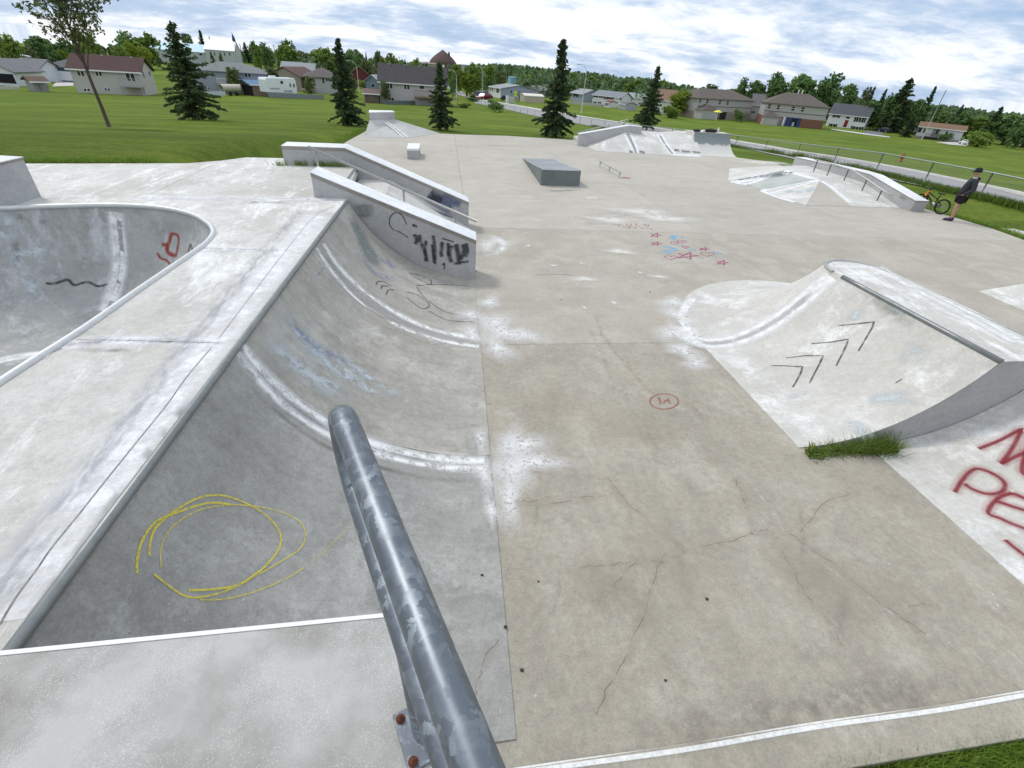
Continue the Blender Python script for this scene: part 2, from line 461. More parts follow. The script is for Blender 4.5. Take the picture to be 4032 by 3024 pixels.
# ================================================================ floor slabs
def clip(poly, a, b, c):          # keep a*x+b*y<=c
    out = []
    for i in range(len(poly)):
        p, q = poly[i], poly[(i+1) % len(poly)]
        fp, fq = a*p[0]+b*p[1]-c, a*q[0]+b*q[1]-c
        if fp <= 0: out.append(p)
        if (fp < 0 < fq) or (fq < 0 < fp):
            t = fp/(fp-fq); out.append((p[0]+(q[0]-p[0])*t, p[1]+(q[1]-p[1])*t))
    return out
FLOOR = [(-4.35, 13.2), (-4.3, 26.6), (-3.8, 31.3), (-3.0, 31.6), (1.9, 32.0), (4.6, 32.5), (9.0, 32.2), (17.9, 33.0), (17.7, 28.4), (19.18, 27.24), (19.1, 24.5), (19.36, 16.08), (19.46, 14.27), (19.19, 12.97), (19.0, 1.06), (-1.8, 1.03), (-1.8, 13.2)][::-1]
floor_o = obj('pavement', MB().prism(PARK, -0.20, -0.07), colmat((0.16, 0.145, 0.12), 0.95))
tag(floor_o, kind='structure')
XJ = [lambda y: -99, lambda y: 0.62+0.0185*y, lambda y: 7.9-0.02*y, lambda y: 13.9, lambda y: 99]
YJ = [-99, 6.47, 12.85, 19.2, 25.6, 99]
for i in range(4):
    for j in range(5):
        p = list(FLOOR); g = 0.004
        if j < 2 and i == 0: continue
        y0, y1 = YJ[j], YJ[j+1]
        p = clip(p, 0, -1, -(y0+g)); p = clip(p, 0, 1, y1-g) if p else p
        for k, sgn in ((i, -1), (i+1, 1)):
            if j < 2 and k == 1: continue
            if not p or abs(XJ[k](0)) > 50: continue
            x0, x1 = XJ[k](0), XJ[k](1)
            s = x1-x0                      # x = x0+s*y
            p = clip(p, sgn, -sgn*s, sgn*x0-g)
        if not p or len(p) < 3: continue
        mb = MB().prism(p, -0.12, 0.0).reg()
        obj('slab', mb, M['floor_near'] if j == 0 else M['floor_mid'] if j == 1 else M['floor'], floor_o)  # slab colours carry the painted sheen: darker near, paler far
# border kerb with a bleached edge along the near side
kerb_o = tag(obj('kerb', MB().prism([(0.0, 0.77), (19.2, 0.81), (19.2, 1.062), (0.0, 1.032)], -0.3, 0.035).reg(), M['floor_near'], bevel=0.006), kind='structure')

# ================================================================ bowl and decks
BW = [(-3.30, 2.6), (-3.27, 3.41), (-3.17, 4.26), (-3.12, 5.12), (-3.05, 6.1), (-3.02, 6.6), (-3.05, 6.96), (-3.13, 7.25), (-3.34, 7.62), (-3.74, 8.06), (-4.29, 8.36), (-4.93, 8.44), (-5.68, 8.29), (-6.3, 8.08), (-7.5, 7.7), (-9, 7.0), (-10, 5.6), (-10.3, 4.2), (-9.8, 2.8), (-8.6, 1.7), (-6.8, 1.25), (-5.0, 1.3), (-3.8, 1.75)]
BC = [(p.x, p.y) for p in catmull(BW, 6, True)]
SPINE = [Vector((-4.75, 6.6)), Vector((-8, 4.0))]
def near_spine(p):
    best = None
    for a, b in zip(SPINE, SPINE[1:]):
        t = max(0, min(1, (p-a).dot(b-a)/(b-a).length_squared)); q = a+(b-a)*t
        if best is None or (p-q).length < (p-best).length: best = q
    return best
bowl = thing('skate_bowl', 'sunken grey concrete bowl with rounded end and steel coping', 'bowl', (-6, 4.5, 0))
bowl.location = (0, 0, 0)
rows = []
RB, HB = 1.75, DECK-0.04
RUN = math.sqrt(2*RB*HB-HB*HB)
for k in range(23):
    s = k/22; row = []
    for (x, y) in BC:
        p = Vector((x, y)); q = near_spine(p); L = (q-p).length
        d = s*min(L, RUN) if s < 1 else min(L, RUN)
        run = min(L, RUN)
        dx = run*(1-s)*RUN/run
        z = 0.02+RB-math.sqrt(max(0, RB*RB-dx*dx))
        a = p+(q-p).normalized()*d
        row.append((a.x, a.y, z))
    rows.append(row)
rows.append([(*near_spine(Vector((x, y))), 0.02) for x, y in BC])
obj('wall', MB().grid(rows, True, True).reg(), M['bowl'], bowl)
cp = [(x, y, DECK+0.002) for x, y in BC]; cp.append(cp[0])
obj('coping', MB().tube(cp, 0.036, 10, cap=False), plain('bowl_coping_steel', (0.62, 0.63, 0.62), 0.5, 0.15, 12, 0.5), bowl)

deck_o = tag(obj('deck', MB().prism([(-1.95, 1.0), (-1.75, 9.1), (-2.0, 12.3), (-2.6, 12.3), (-2.6, 1.0)], 0.4, DECK-0.16), colmat((0.2, 0.19, 0.17), 0.95)), kind='structure')
def cop_x(y): return -1.87+(y-0.9)*0.29/8.29
def bowl_right(y0, y1):
    pts = [p for p in BC if y0 < p[1] < y1 and p[0] > -3.45]
    return sorted(pts, key=lambda p: p[1])
g = 0.004
def bx_at(y):
    pts = sorted([p for p in BC if p[0] > -3.6 and p[1] < 7.2], key=lambda p: abs(p[1]-y)); return pts[0][0]
def slab(poly): obj('slab', MB().prism(poly, DECK-0.15, DECK).reg(), M['deck'], deck_o)
slab([(cop_x(0.6), 0.6), (cop_x(4.03), 4.03-g), (bx_at(4.03), 4.03-g)]+[p for p in bowl_right(2.7, 4.02)][::-1]+[(-3.42, 2.2), (-3.65, 0.6)])
slab([(cop_x(4.03), 4.03+g), (cop_x(6.51), 6.51-g), (bx_at(6.51), 6.51-g)]+bowl_right(4.05, 6.49)[::-1]+[(bx_at(4.03), 4.03+g)])
iA = min(range(len(BC)), key=lambda i: abs(BC[i][1]-6.53)+(9 if BC[i][0] < -3.3 else 0))
iB = min(range(len(BC)), key=lambda i: abs(BC[i][0]+4.93)+(9 if BC[i][1] < 7 else 0))
slab([(cop_x(6.51), 6.51+g), (cop_x(9.19), 9.19-g), (-4.93, 9.19-g)]+[BC[i] for i in range(iB, iA-1, -1)])
backp = [BC[i] for i in range(iB, len(BC)) if BC[i][1] > 5.5]
slab([(-4.93-g, 9.19+g), (-1.62, 9.19+g), (-1.80, 12.33), (-3.32, 12.25), (-3.6, 13.05), (-4.4, 12.95), (-4.75, 12.45), (-4.80, 9.19+g)][1:] + [])
slab([(-4.81, 9.19+g), (-4.76, 12.42), (-5.3, 11.95), (-8, 11.25), (-14, 10.2), (-14, 5.6)]+backp[::-1]+[(-4.93-2*g, 9.19+g)])
slab([(-14, 5.59), backp[-1]]+[BC[i] for i in range(BC.index(backp[-1]), len(BC))]+[(-3.42, 2.19), (-3.66, 0.6), (-14, 0.6)])

# ================================================================ quarter pipe on the left
qp = thing('quarter_pipe', 'long concrete quarter pipe with steel coping and yellow sprayed circles', 'ramp', (0, 0, 0))
def qbot(y): return 0.44+(y-1.2)*0.31/7.97
def qz(x, y):
    b, c_ = qbot(y), cop_x(y); run = b-c_; r_ = (run*run+DECK*DECK)/(2*DECK)
    dx = max(0, b-x); return r_-math.sqrt(max(0, r_*r_-dx*dx))+0.012
for (ya, yb) in ((0.92, 3.92), (3.92, 6.49), (6.49, 9.22)):
    rows = []
    for k in range(29):
        s = k/28; row = []
        for m in range(7):
            y = ya+g+(yb-ya-2*g)*m/6
            if ya < 1: y = (1.2 if s > 0.55 else 1.2-(0.55-s)*0.4)*(1-m/6)+(yb-g)*m/6
            x = cop_x(y)+(qbot(y)-cop_x(y))*s
            row.append((x, y, min(DECK-0.02, qz(x, y))))
        rows.append(row)
    skirt = [(p[0]+0.002, p[1], -0.03) for p in rows[-1]]
    mb = MB().grid(rows, True)
    mb.grid([rows[-1], skirt], False)
    if ya < 1:
        e0 = [r[0] for r in rows]; mb.grid([[(p[0], p[1]-0.001, -0.03) for p in e0], e0], False)
    obj('panel', mb.reg(), M['qp_grey'] if ya < 1 else M['qp'], qp)
obj('coping', MB().tube([(cop_x(y), y, DECK+0.004) for y in (0.8, 2, 4, 6, 8, 9.22)], 0.031, 12), M['coping'], qp)

# ================================================================ raised platform the viewer stands on
plat = thing('viewing_platform', 'raised exposed aggregate concrete platform with white worn edge', 'platform', (0, 0, 0))
PZ = 2.15
obj('body', MB().prism([(-7, -2.5), (-0.03, -2.5), (-0.03, 0.905), (-7, 0.89)], -0.1, PZ-0.02).reg(), M['ledge'], plat)
obj('top', MB().prism([(-7, -2.5), (-0.028, -2.5), (-0.028, 0.892), (-7, 0.877)], PZ-0.02, PZ).reg(), M['aggregate'], plat)
obj('edge_strip', MB().prism([(-7, 0.879), (-0.027, 0.894), (-0.027, 0.908), (-7, 0.893)], PZ-0.03, PZ+0.003), M['bleached'], plat)

# galvanised guard rail
gr = thing('guard_rail', 'thick galvanised steel pipe rail looping over the near platform', 'railing', (-0.09, 0.5, PZ))
gr.location = (0, 0, 0)
e0 = at(1318, 1552, 3.05); e1 = at(1850, 2950, 3.05)
dr = (e1-e0).normalized()
RL, LOW = 0.0285, 2.84
path = [e0+dr*1.9, e0+dr*1.0, e0+dr*0.5, e0+dr*0.22]
mid = (3.05+LOW)/2; rr = (3.05-LOW)/2
for k in range(0, 13):
    a = math.pi*k/12
    path.append(e0+dr*(0.10-rr*0.9*math.sin(a)+0.02)+Vector((0, 0, mid+rr*math.cos(a)-3.05)))
path += [e0+dr*0.3+Vector((0, 0, LOW-3.05)), e0+dr*1.0+Vector((0, 0, LOW-3.05)), e0+dr*1.9+Vector((0, 0, LOW-3.05))]
rail_pts = catmull(path, 4)
obj('rail', MB().tube(rail_pts, RL, 24), M['galv'], gr)
pc = Vector((-0.075, 0.548, PZ))
obj('post', MB().tube([pc+Vector((0, 0, 0.008)), pc+Vector((-0.02, 0, 0.69))], 0.024, 18), M['galv'], gr)
ang = math.atan2(dr.y, dr.x)
pl = obj('base_plate', MB().box((pc.x, pc.y, PZ+0.006), (0.15, 0.12, 0.012), ang), M['galv'], gr, bevel=0.003)
for a_, b_ in ((-0.055, 0.042), (0.055, 0.042), (-0.055, -0.042), (0.055, -0.042)):
    q = Vector((pc.x, pc.y, 0))+Vector((math.cos(ang)*a_-math.sin(ang)*b_, math.sin(ang)*a_+math.cos(ang)*b_, 0))
    bm_ = MB().lathe([(0.0, PZ+0.0145), (0.0135, PZ+0.0145), (0.0135, PZ+0.011)], (q.x, q.y, 0), 14)
    bm_.lathe([(0, PZ+0.026), (0.0095, PZ+0.026), (0.0095, PZ+0.0145)], (q.x, q.y, 0), 6, smooth=False)
    bm_.lathe([(0, PZ+0.036), (0.005, PZ+0.035), (0.0055, PZ+0.026)], (q.x, q.y, 0), 8)
    obj('bolt', bm_, M['rust'], pl)

# ================================================================ ledges
M['band'] = concrete('stained_edge_band', (0.25, 0.23, 0.20), (0.33, 0.31, 0.28), None)
def ledge(name, label, st, w, zb, top_mat=None, body_mat=None, band=0.085):
    t = thing(name, label, 'ledge', (0, 0, 0))
    w = Vector((w[0], w[1], 0))
    def loft(outs, zlo, zhi, mat, nm):
        rows = []
        for i, (x, y, zt) in enumerate(st):
            d = (Vector(st[min(i+1, len(st)-1)])-Vector(st[max(i-1, 0)])); d.z = 0; d.normalize()
            ext = -outs if i == 0 else (outs if i == len(st)-1 else 0)
            p = Vector((x, y, 0))+d*ext-w.normalized()*outs; q = Vector((x, y, 0))+d*ext+w+w.normalized()*outs
            lo, hi = zlo(zt), zhi(zt)
            rows.append([(p.x, p.y, lo), (p.x, p.y, hi), (q.x, q.y, hi), (q.x, q.y, lo)])
        mb = MB().grid(rows, False, True)
        n = len(mb.v); mb.f += [(0, 1, 2, 3), (n-1, n-2, n-3, n-4)]; mb.sm += [False, False]
        return obj(nm, mb.reg(), mat, t, bevel=0.006, fix=True)
    loft(0.0, lambda z: zb, lambda z: z-0.012, body_mat or M['ledge'], 'body')
    if band: loft(0.004, lambda z: z-band, lambda z: z-0.013, M['band'], 'edge_band')
    loft(0.007, lambda z: z-0.0135, lambda z: z, top_mat or M['ledge_top'], 'top')
    return t
hub_near = ledge('hubba_ledge', 'sloping concrete ledge with black tag beside the quarter pipe', [(-2.17, 9.36, 1.90), (0.77, 9.175, 0.81)], (0.03, 0.53), -0.05)
hub_far = ledge('hubba_ledge', 'long bent concrete ledge with blue and black paint at its low end', [(-3.37, 12.24, 1.87), (-2.03, 12.36, 1.87), (0.85, 12.67, 0.69)], (0.0, 0.56), -0.05)
# drop, landing and bank between the ledges
gap = thing('stair_gap', 'drop and concrete bank between the two sloping ledges', 'bank', (0, 0, 0))
obj('landing', MB().prism([(-1.80, 9.72), (-1.05, 9.68), (-1.05, 12.5), (-1.78, 12.4)], 0.0, 1.19).reg(), M['ramp'], gap)
mb = MB().add([(-1.05, 9.68, 1.187), (0.85, 9.62, 0.004), (0.9, 12.7, 0.004), (-1.05, 12.5, 1.187)], [(0, 1, 2, 3)]); obj('bank', mb.reg(), M['ramp'], gap)
obj('edge_strip', MB().prism([(-1.86, 9.7), (-1.795, 9.7), (-1.775, 12.4), (-1.84, 12.4)], DECK-0.08, DECK+0.004), M['coping'], gap)
# stair handrail
hr = thing('handrail', 'straight steel grind rail on three posts between two sloping ledges', 'railing', (0, 0, 0))
pb = at(1253, 694, DECK); ry = pb.y
ra, rb = aty(1213, 578, ry), aty(1878, 872, ry)
obj('rail', MB().tube([ra, rb], 0.03, 12), M['steel'], hr)
for u, z0 in ((1243, DECK), (1588, 0.55), (1795, 0.1)):
    q = None
    for k in range(200):
        c_ = ra.lerp(rb, k/199); d = ROT.transposed() @ (c_-CAM_LOC); uu = IW/2+F_PX*d.x/-d.z
        if q is None or abs(uu-u) < q[0]: q = (abs(uu-u), c_)
    c_ = q[1]
    zb = DECK if c_.x < -1.8 else (1.19 if c_.x < -1.05 else max(0, 1.187*(0.85-c_.x)/1.9))
    obj('post', MB().tube([(c_.x, c_.y, zb), (c_.x, c_.y, c_.z-0.02)], 0.022, 10), M['steel'], hr)

# block at the far left of the deck
blk = ledge('concrete_ledge', 'grey concrete ledge block standing on the deck behind the bowl', [(-9.5, 8.42, 2.05), (-6.23, 8.20, 2.05)], (0.02, 0.63), DECK-0.02, band=0.05)

# ================================================================ pill-shaped ramp on the right
sp = thing('pill_ramp', 'pale concrete island ramp with rounded end and chevron graffiti', 'ramp', (0, 0, 0))
C0, RT, HT, RBm = Vector((7.0, 6.62)), 0.54, 1.21, 2.62
run = RBm-RT; r_ = (run*run+HT*HT)/(2*HT)
outl = [(Vector((C0.x, y)), Vector((-1, 0))) for y in (3.80, 4.5, 5.2, 5.9, 6.4)]
for k in range(0, 41):
    a = math.pi-math.pi*k/40; outl.append((C0, Vector((math.cos(a), math.sin(a)))))
outl += [(Vector((C0.x, y)), Vector((1, 0))) for y in (6.4, 5.2, 3.80)]
rows = []
for k in range(25):
    s = k/24; d = RT+run*s; dx = run*(1-s)
    z = r_-math.sqrt(max(0, r_*r_-dx*dx))+0.008
    rows.append([(c_.x+n_.x*d, c_.y+n_.y*d, z) for c_, n_ in outl])
mb = MB().grid(rows, True); mb.grid([rows[-1], [(p[0], p[1], -0.03) for p in rows[-1]]], False)
obj('transition', mb.reg(), M['ramp'], sp)
top = [(c_.x+n_.x*(RT-0.01), c_.y+n_.y*(RT-0.01)) for c_, n_ in outl]
obj('top', MB().prism(top, 0.4, HT+0.004).reg(), M['deck'], sp)
wl_ = [(p[0], 3.796, p[2]) for p in [r[0] for r in rows]][::-1]; wr_ = [(p[0], 3.796, p[2]) for p in [r[-1] for r in rows]]
mb = MB(); lo = [(p[0], p[1], -0.03) for p in wl_+wr_]; mb.grid([lo, wl_+wr_], False)
obj('side_wall', mb.reg(), M['ledge'], sp)
obj('coping', MB().tube([(c_.x+n_.x*RT, c_.y+n_.y*RT, HT+0.004) for c_, n_ in outl[:5]], 0.034, 10), M['coping'], sp)
obj('coping', MB().tube([(c_.x+n_.x*RT, c_.y+n_.y*RT, HT+0.004) for c_, n_ in outl[5:]], 0.026, 8), M['steel'], sp)
# bigger transition with the red lettering
rq = thing('quarter_pipe', 'pale concrete bank with dark red spray painted letters', 'ramp', (0, 0, 0))
rows = []
for k in range(25):
    x = 5.33+2.3*k/24; dx = x-5.33; z = 2.4-math.sqrt(2.4*2.4-dx*dx)+0.008
    rows.append([(x-0.03*(y-3.79)*0, y, z) for y in (1.066, 1.8, 2.6, 3.3, 3.79)])
mb = MB().grid(rows, True); mb.grid([rows[0], [(p[0], p[1], -0.03) for p in rows[0]]], False)
obj('transition', mb.reg(), M['ramp'], rq)
zt_ = rows[-1][0][2]
obj('deck', MB().prism([(7.63, 1.066), (9.5, 1.066), (9.5, 3.79), (7.63, 3.79)], 0, zt_).reg(), M['deck'], rq)
obj('side_wall', MB().grid([[(r[0][0], 1.068, -0.02) for r in rows], [(r[0][0], 1.068, r[0][2]) for r in rows]], False), M['ledge'], rq)
# low wedge at the right
wd = tag(obj('wedge_bank', MB().solid([(12.6, 8.72, 0.0), (12.6, 7.2, 0.0), (17, 7.2, 0.0), (17, 8.72, 0)], [(12.62, 8.71, 0.01), (12.62, 7.21, 0.01), (17, 7.21, 0.75), (17, 8.71, 0.75)]).reg(), M['ramp'], fix=True), 'pale low wedge shaped concrete bank beyond the island ramp', 'ramp')

# ================================================================ grey kicker box
kb = thing('kicker_ramp', 'dark green grey wedge kicker standing alone on the floor', 'ramp', (0, 0, 0))
gm = concrete('grey_painted_concrete', (0.14, 0.165, 0.165), (0.19, 0.215, 0.21), None, grain=0.05)
A, B_, Cc, Dd = (3.93, 18.46), (5.45, 18.55), (5.75, 24.6), (4.18, 24.4)
def kz(t): return 0.54 if t < 0.04 else 0.54*(1-(t-0.04)/0.96)**1.15
st = [0, 0.04, 0.2, 0.4, 0.6, 0.8, 1.0]
L = [(A[0]+(Dd[0]-A[0])*t, A[1]+(Dd[1]-A[1])*t, kz(t)) for t in st]; Rr = [(B_[0]+(Cc[0]-B_[0])*t, B_[1]+(Cc[1]-B_[1])*t, kz(t)) for t in st]
mb = MB().grid([[(p[0], p[1], 0) for p in L], L, Rr, [(p[0], p[1], 0) for p in Rr]], False); mb.f.append((0, 7, 14, 21)); mb.sm.append(False)
obj('body', mb.reg(), gm, kb, fix=True)
obj('top_plate', MB().grid([[(p[0]-0.006, p[1]-0.004, p[2]+0.006) for p in L], [(p[0]+0.006, p[1]-0.004, p[2]+0.006) for p in Rr]], False), concrete('worn_plate', (0.25, 0.27, 0.29), (0.35, 0.36, 0.37), None), kb)

# ================================================================ small concrete bench
bn = thing('concrete_bench', 'small pale concrete bench block open at the side', 'bench', (0, 0, 0))
obj('top', MB().prism([(-1.17, 22.7), (-0.64, 22.84), (-0.62, 24.4), (-1.15, 24.3)], 0.33, 0.42), M['ledge_top'], bn, bevel=0.01)
obj('leg', MB().prism([(-1.155, 22.72), (-0.655, 22.85), (-0.65, 23.2), (-1.15, 23.15)], 0, 0.33), M['ledge'], bn, bevel=0.01)
obj('leg', MB().prism([(-1.15, 24.0), (-0.64, 24.1), (-0.635, 24.38), (-1.14, 24.28)], 0, 0.33), M['ledge'], bn, bevel=0.01)
# flat bar
fb = thing('flat_bar', 'low straight steel grind rail on three legs in mid floor', 'rail', (0, 0, 0))
obj('rail', MB().tube([(7.60, 23.05, 0.235), (7.72, 20.40, 0.235)], 0.028, 10), M['steel'], fb)
for q in ((7.605, 22.95), (7.66, 21.7), (7.715, 20.5)):
    obj('leg', MB().tube([(q[0], q[1], 0), (q[0], q[1], 0.225)], 0.025, 8), M['steel'], fb)

# ================================================================ back-left launch bank with block
lb = thing('launch_bank', 'concrete corner bank topped with a grey block at the far edge', 'ramp', (0, 0, 0))
b0, b1, b2 = (-3.65, 28.68, 0.005), (-1.32, 29.3, 0.005), (0.34, 32.0, 0.005)
t0, t1 = (-3.45, 30.27, 0.65), (-2.16, 31.38, 0.65)
mb = MB().add([b0, b1, b2, t0, t1], [(0, 1, 4, 3), (1, 2, 4)]); mb.add([b0, t0, (-3.6, 32.3, 0.0), (-3.6, 32.3, 0.65), (b0[0], b0[1], 0)], [(4, 1, 0), (4, 2, 3, 1)])
obj('bank', mb.reg(), M['ledge_top'] and concrete('bank_concrete', (0.47, 0.465, 0.44), (0.55, 0.545, 0.52), None), lb)
obj('plateau', MB().prism([(-3.45, 30.27), (-2.16, 31.38), (0.3, 32.05), (-0.6, 32.9), (-3.6, 32.9)], -0.2, lambda x, y: 0.64 if x < -2 else 0.0).reg(), M['ledge'], lb)
obj('block', MB().prism([(-3.45, 30.29), (-2.17, 31.37), (-2.35, 32.0), (-3.55, 31.5)], 0.60, 1.0).reg(), M['ledge'], lb, bevel=0.01)
obj('block_top', MB().prism([(-3.47, 30.27), (-2.15, 31.37), (-2.34, 32.02), (-3.57, 31.52)], 1.0, 1.03), M['ledge_top'], lb)

# ================================================================ back bank with hubba, rail and quarter pipe
bb = thing('bank_ramp', 'wide pale concrete bank with white seams along the far edge', 'ramp', (0, 0, 0))
q0, q1, q2 = (8.75, 29.75, 0.006), (8.92, 27.92, 0.006), (11.05, 29.7, 0.85)
q3, q4, q5 = (15.35, 27.95, 0.006), (15.75, 30.5, 0.9), (12.3, 30.3, 0.9)
obj('face', MB().add([q1, q3, q4, q5, q2], [(0, 1, 2, 3, 4)]).reg(), M['ramp'], bb)
obj('side_face', MB().add([q0, q1, q2], [(0, 1, 2)]).reg(), M['deck'], bb)
obj('top', MB().prism([(11.0, 29.75), (12.3, 30.3), (15.75, 30.5), (17.75, 30.0), (18.0, 33.5), (9.0, 33.5), (8.75, 30.2)], -0.3, lambda x, y: 0.897 if x > 10.5 else 0.1).reg(), M['deck'], bb)
hub3 = ledge('hubba_ledge', 'grey rising concrete ledge with side rail at the far bank', [(8.33, 29.66, 0.62), (11.23, 29.66, 1.21), (12.07, 29.75, 1.17)], (0.0, 0.42), -0.05, band=0)
r3 = thing('handrail', 'steel rail climbing behind the rising ledge at the far bank', 'railing', (0, 0, 0))
obj('rail', MB().tube([(8.30, 30.25, 0.60), (11.3, 30.25, 1.46)], 0.03, 10), M['steel'], r3)
for x in (9.0, 10.2, 11.1): obj('post', MB().tube([(x, 30.25, 0.1), (x, 30.25, 0.6+(x-8.3)*0.287)], 0.024, 8), M['steel'], r3)
q_ = thing('quarter_pipe', 'small concrete quarter pipe with grey painted top at the far corner', 'ramp', (0, 0, 0))
rows = []
H3, ya, yb = 1.03, 28.2, 29.85
r_ = ((yb-ya)**2+H3*H3)/(2*H3)
for k in range(17):
    y = ya+(yb-ya)*k/16; z = r_-math.sqrt(r_*r_-(y-ya)**2)+0.006
    rows.append([(15.3+(x-15.3)*1.0+0.12*k/16, y+0.12*(x-15.3)/2.4, z) for x in (15.3, 16.1, 16.9, 17.72)])
mq = NT('half_painted_concrete'); sepz = mq.new('ShaderNodeSeparateXYZ'); mq.l.new(mq.pos(), sepz.inputs[0])
f_ = mq.mr(mq.math('ADD', sepz.outputs[2], mq.math('MULTIPLY', mq.noise(2.2, 6, 0.7), 0.45)), 0.66, 0.74)
mq.col(mq.mix(f_, (0.60, 0.585, 0.54), mq.mix(mq.noise(4, 5), (0.19, 0.225, 0.22), (0.26, 0.29, 0.285)))); mq.b.inputs['Roughness'].default_value = 0.85
obj('transition', MB().grid(rows, True).reg(), mq.m, q_)
obj('side_wall', MB().grid([[r[-1] for r in rows], [(r[-1][0], r[-1][1], -0.1) for r in rows]], False), M['ledge'], q_)
obj('side_wall', MB().grid([[r[0] for r in rows], [(r[0][0], r[0][1], -0.1) for r in rows]], False), M['ledge'], q_)
obj('top', MB().prism([(15.42, 29.86), (17.84, 29.98), (17.9, 31.0), (15.42, 31.0)], 0.2, H3+0.01).reg(), M['deck'], q_)
obj('coping', MB().tube([(15.42, 29.85, H3+0.01), (17.84, 29.97, H3+0.01)], 0.03, 8), M['steel'], q_)
bgp = thing('backpack', 'black backpack lying on the far quarter pipe deck', 'bag', (0, 0, 0))
def blob(c, r, seed, n=10):
    rnd = random.Random(seed); mb = MB()
    mb.lathe([(0.0, -1), (0.75, -0.85), (1.0, -0.2), (0.9, 0.45), (0.55, 0.85), (0.0, 1.0)], (0, 0, 0), n)
    mb.v = [(c[0]+p[0]*r[0]*(1+rnd.uniform(-.15, .15)), c[1]+p[1]*r[1]*(1+rnd.uniform(-.15, .15)), c[2]+p[2]*r[2]*(1+rnd.uniform(-.1, .1))) for p in mb.v]; return mb
obj('body', blob((16.65, 30.25, H3+0.12), (0.42, 0.2, 0.11), 3), M['black'], bgp)
obj('strap', MB().tube([(16.3, 30.1, H3+0.05), (16.2, 30.05, H3+0.09), (16.1, 30.1, H3+0.03)], 0.02, 6), M['black'], bgp)
bt = tag(obj('bottle', MB().lathe([(0, 0), (0.05, 0), (0.05, 0.2), (0.025, 0.25), (0.025, 0.3), (0, 0.3)], (17.1, 30.2, H3+0.01), 10), M['trim']), 'white bottle standing beside a black backpack on the ramp deck', 'bottle')
cap_ = tag(obj('folded_jacket', blob((15.75, 30.25, H3+0.08), (0.25, 0.17, 0.07), 5), M['black']), 'small black folded jacket at the corner of the far ramp deck', 'clothing')

# ================================================================ fun box on the right
fx = thing('fun_box', 'pale concrete pyramid fun box with white painted hip lines', 'ramp', (0, 0, 0))
ZT = 0.5
gA, gB, gC, gD, gE, gF = (12.94, 20.85), (13.46, 20.4), (13.58, 19.0), (13.85, 16.75), (15.9, 16.85), (18.2, 16.9)
T1, T2, T3 = (16.0, 19.1), (16.05, 20.9), (15.2, 20.75)
lo3 = lambda p: (p[0], p[1], 0.006)
up3 = lambda p: (p[0], p[1], ZT)
greenp = concrete('green_patch_concrete', (0.40, 0.43, 0.40), (0.50, 0.52, 0.48), (0.58, 0.58, 0.54))
obj('face', MB().add([lo3(gC), up3(T1), up3(T2), lo3(gB)][::-1], [(0, 1, 2, 3)]).reg(), greenp, fx, fix=True)
obj('face', MB().add([lo3(gA), lo3(gB), up3(T2), up3(T3)], [(0, 1, 2), (0, 2, 3)]).reg(), M['ramp'], fx)
obj('face', MB().add([lo3(gC), lo3(gD), up3(T1)], [(0, 1, 2)]).reg(), M['ramp'], fx)
obj('face', MB().add([lo3(gD), lo3(gE), up3(T1)], [(0, 1, 2)]).reg(), M['floor'], fx)
obj('face', MB().add([lo3(gE), lo3(gF), (18.2, 19.2, ZT), up3(T1)], [(0, 1, 2, 3)]).reg(), M['ramp'], fx)
obj('top', MB().add([up3(T1), (18.2, 19.2, ZT), (18.2, 23.0, ZT), (16.3, 22.5, ZT), up3(T2)], [(0, 1, 2, 3, 4)]).reg(), M['ramp'], fx)
obj('face', MB().add([up3(T3), up3(T2), (16.3, 22.5, ZT), (18.2, 23.0, ZT), (18.2, 25.0, 0.0), (15.0, 24.4, 0.0), lo3(gA)], [(0, 6, 5), (0, 5, 1), (1, 5, 2), (2, 5, 4, 3)]).reg(), M['ramp'], fx, fix=True)
fl = ledge('hubba_ledge', 'long low concrete ledge dropping beside the fun box rail', [(18.17, 24.0, 0.74), (18.16, 19.9, 0.86), (18.15, 19.0, 0.85), (18.14, 16.43, 0.40)], (0.60, 0.0), -0.05, band=0.05)
r4 = thing('handrail', 'bent steel rail on five posts across the fun box', 'railing', (0, 0, 0))
rp = [(17.32, 21.5, 0.98), (17.33, 20.4, 0.98), (17.34, 19.15, 0.96), (17.42, 18.2, 0.74), (17.5, 17.4, 0.53), (17.54, 16.95, 0.44)]
obj('rail', MB().tube(rp, 0.03, 10), M['steel'], r4)
for (x, y, z) in ((17.32, 21.3, 0.98), (17.33, 20.4, 0.98), (17.34, 19.35, 0.97), (17.43, 18.3, 0.76), (17.5, 17.45, 0.53)):
    zb = ZT if y > 19.15 else ZT*(y-16.87)/2.3
    obj('post', MB().tube([(x, y, zb), (x, y, z)], 0.025, 8), colmat((0.16, 0.13, 0.12), 0.6), r4)
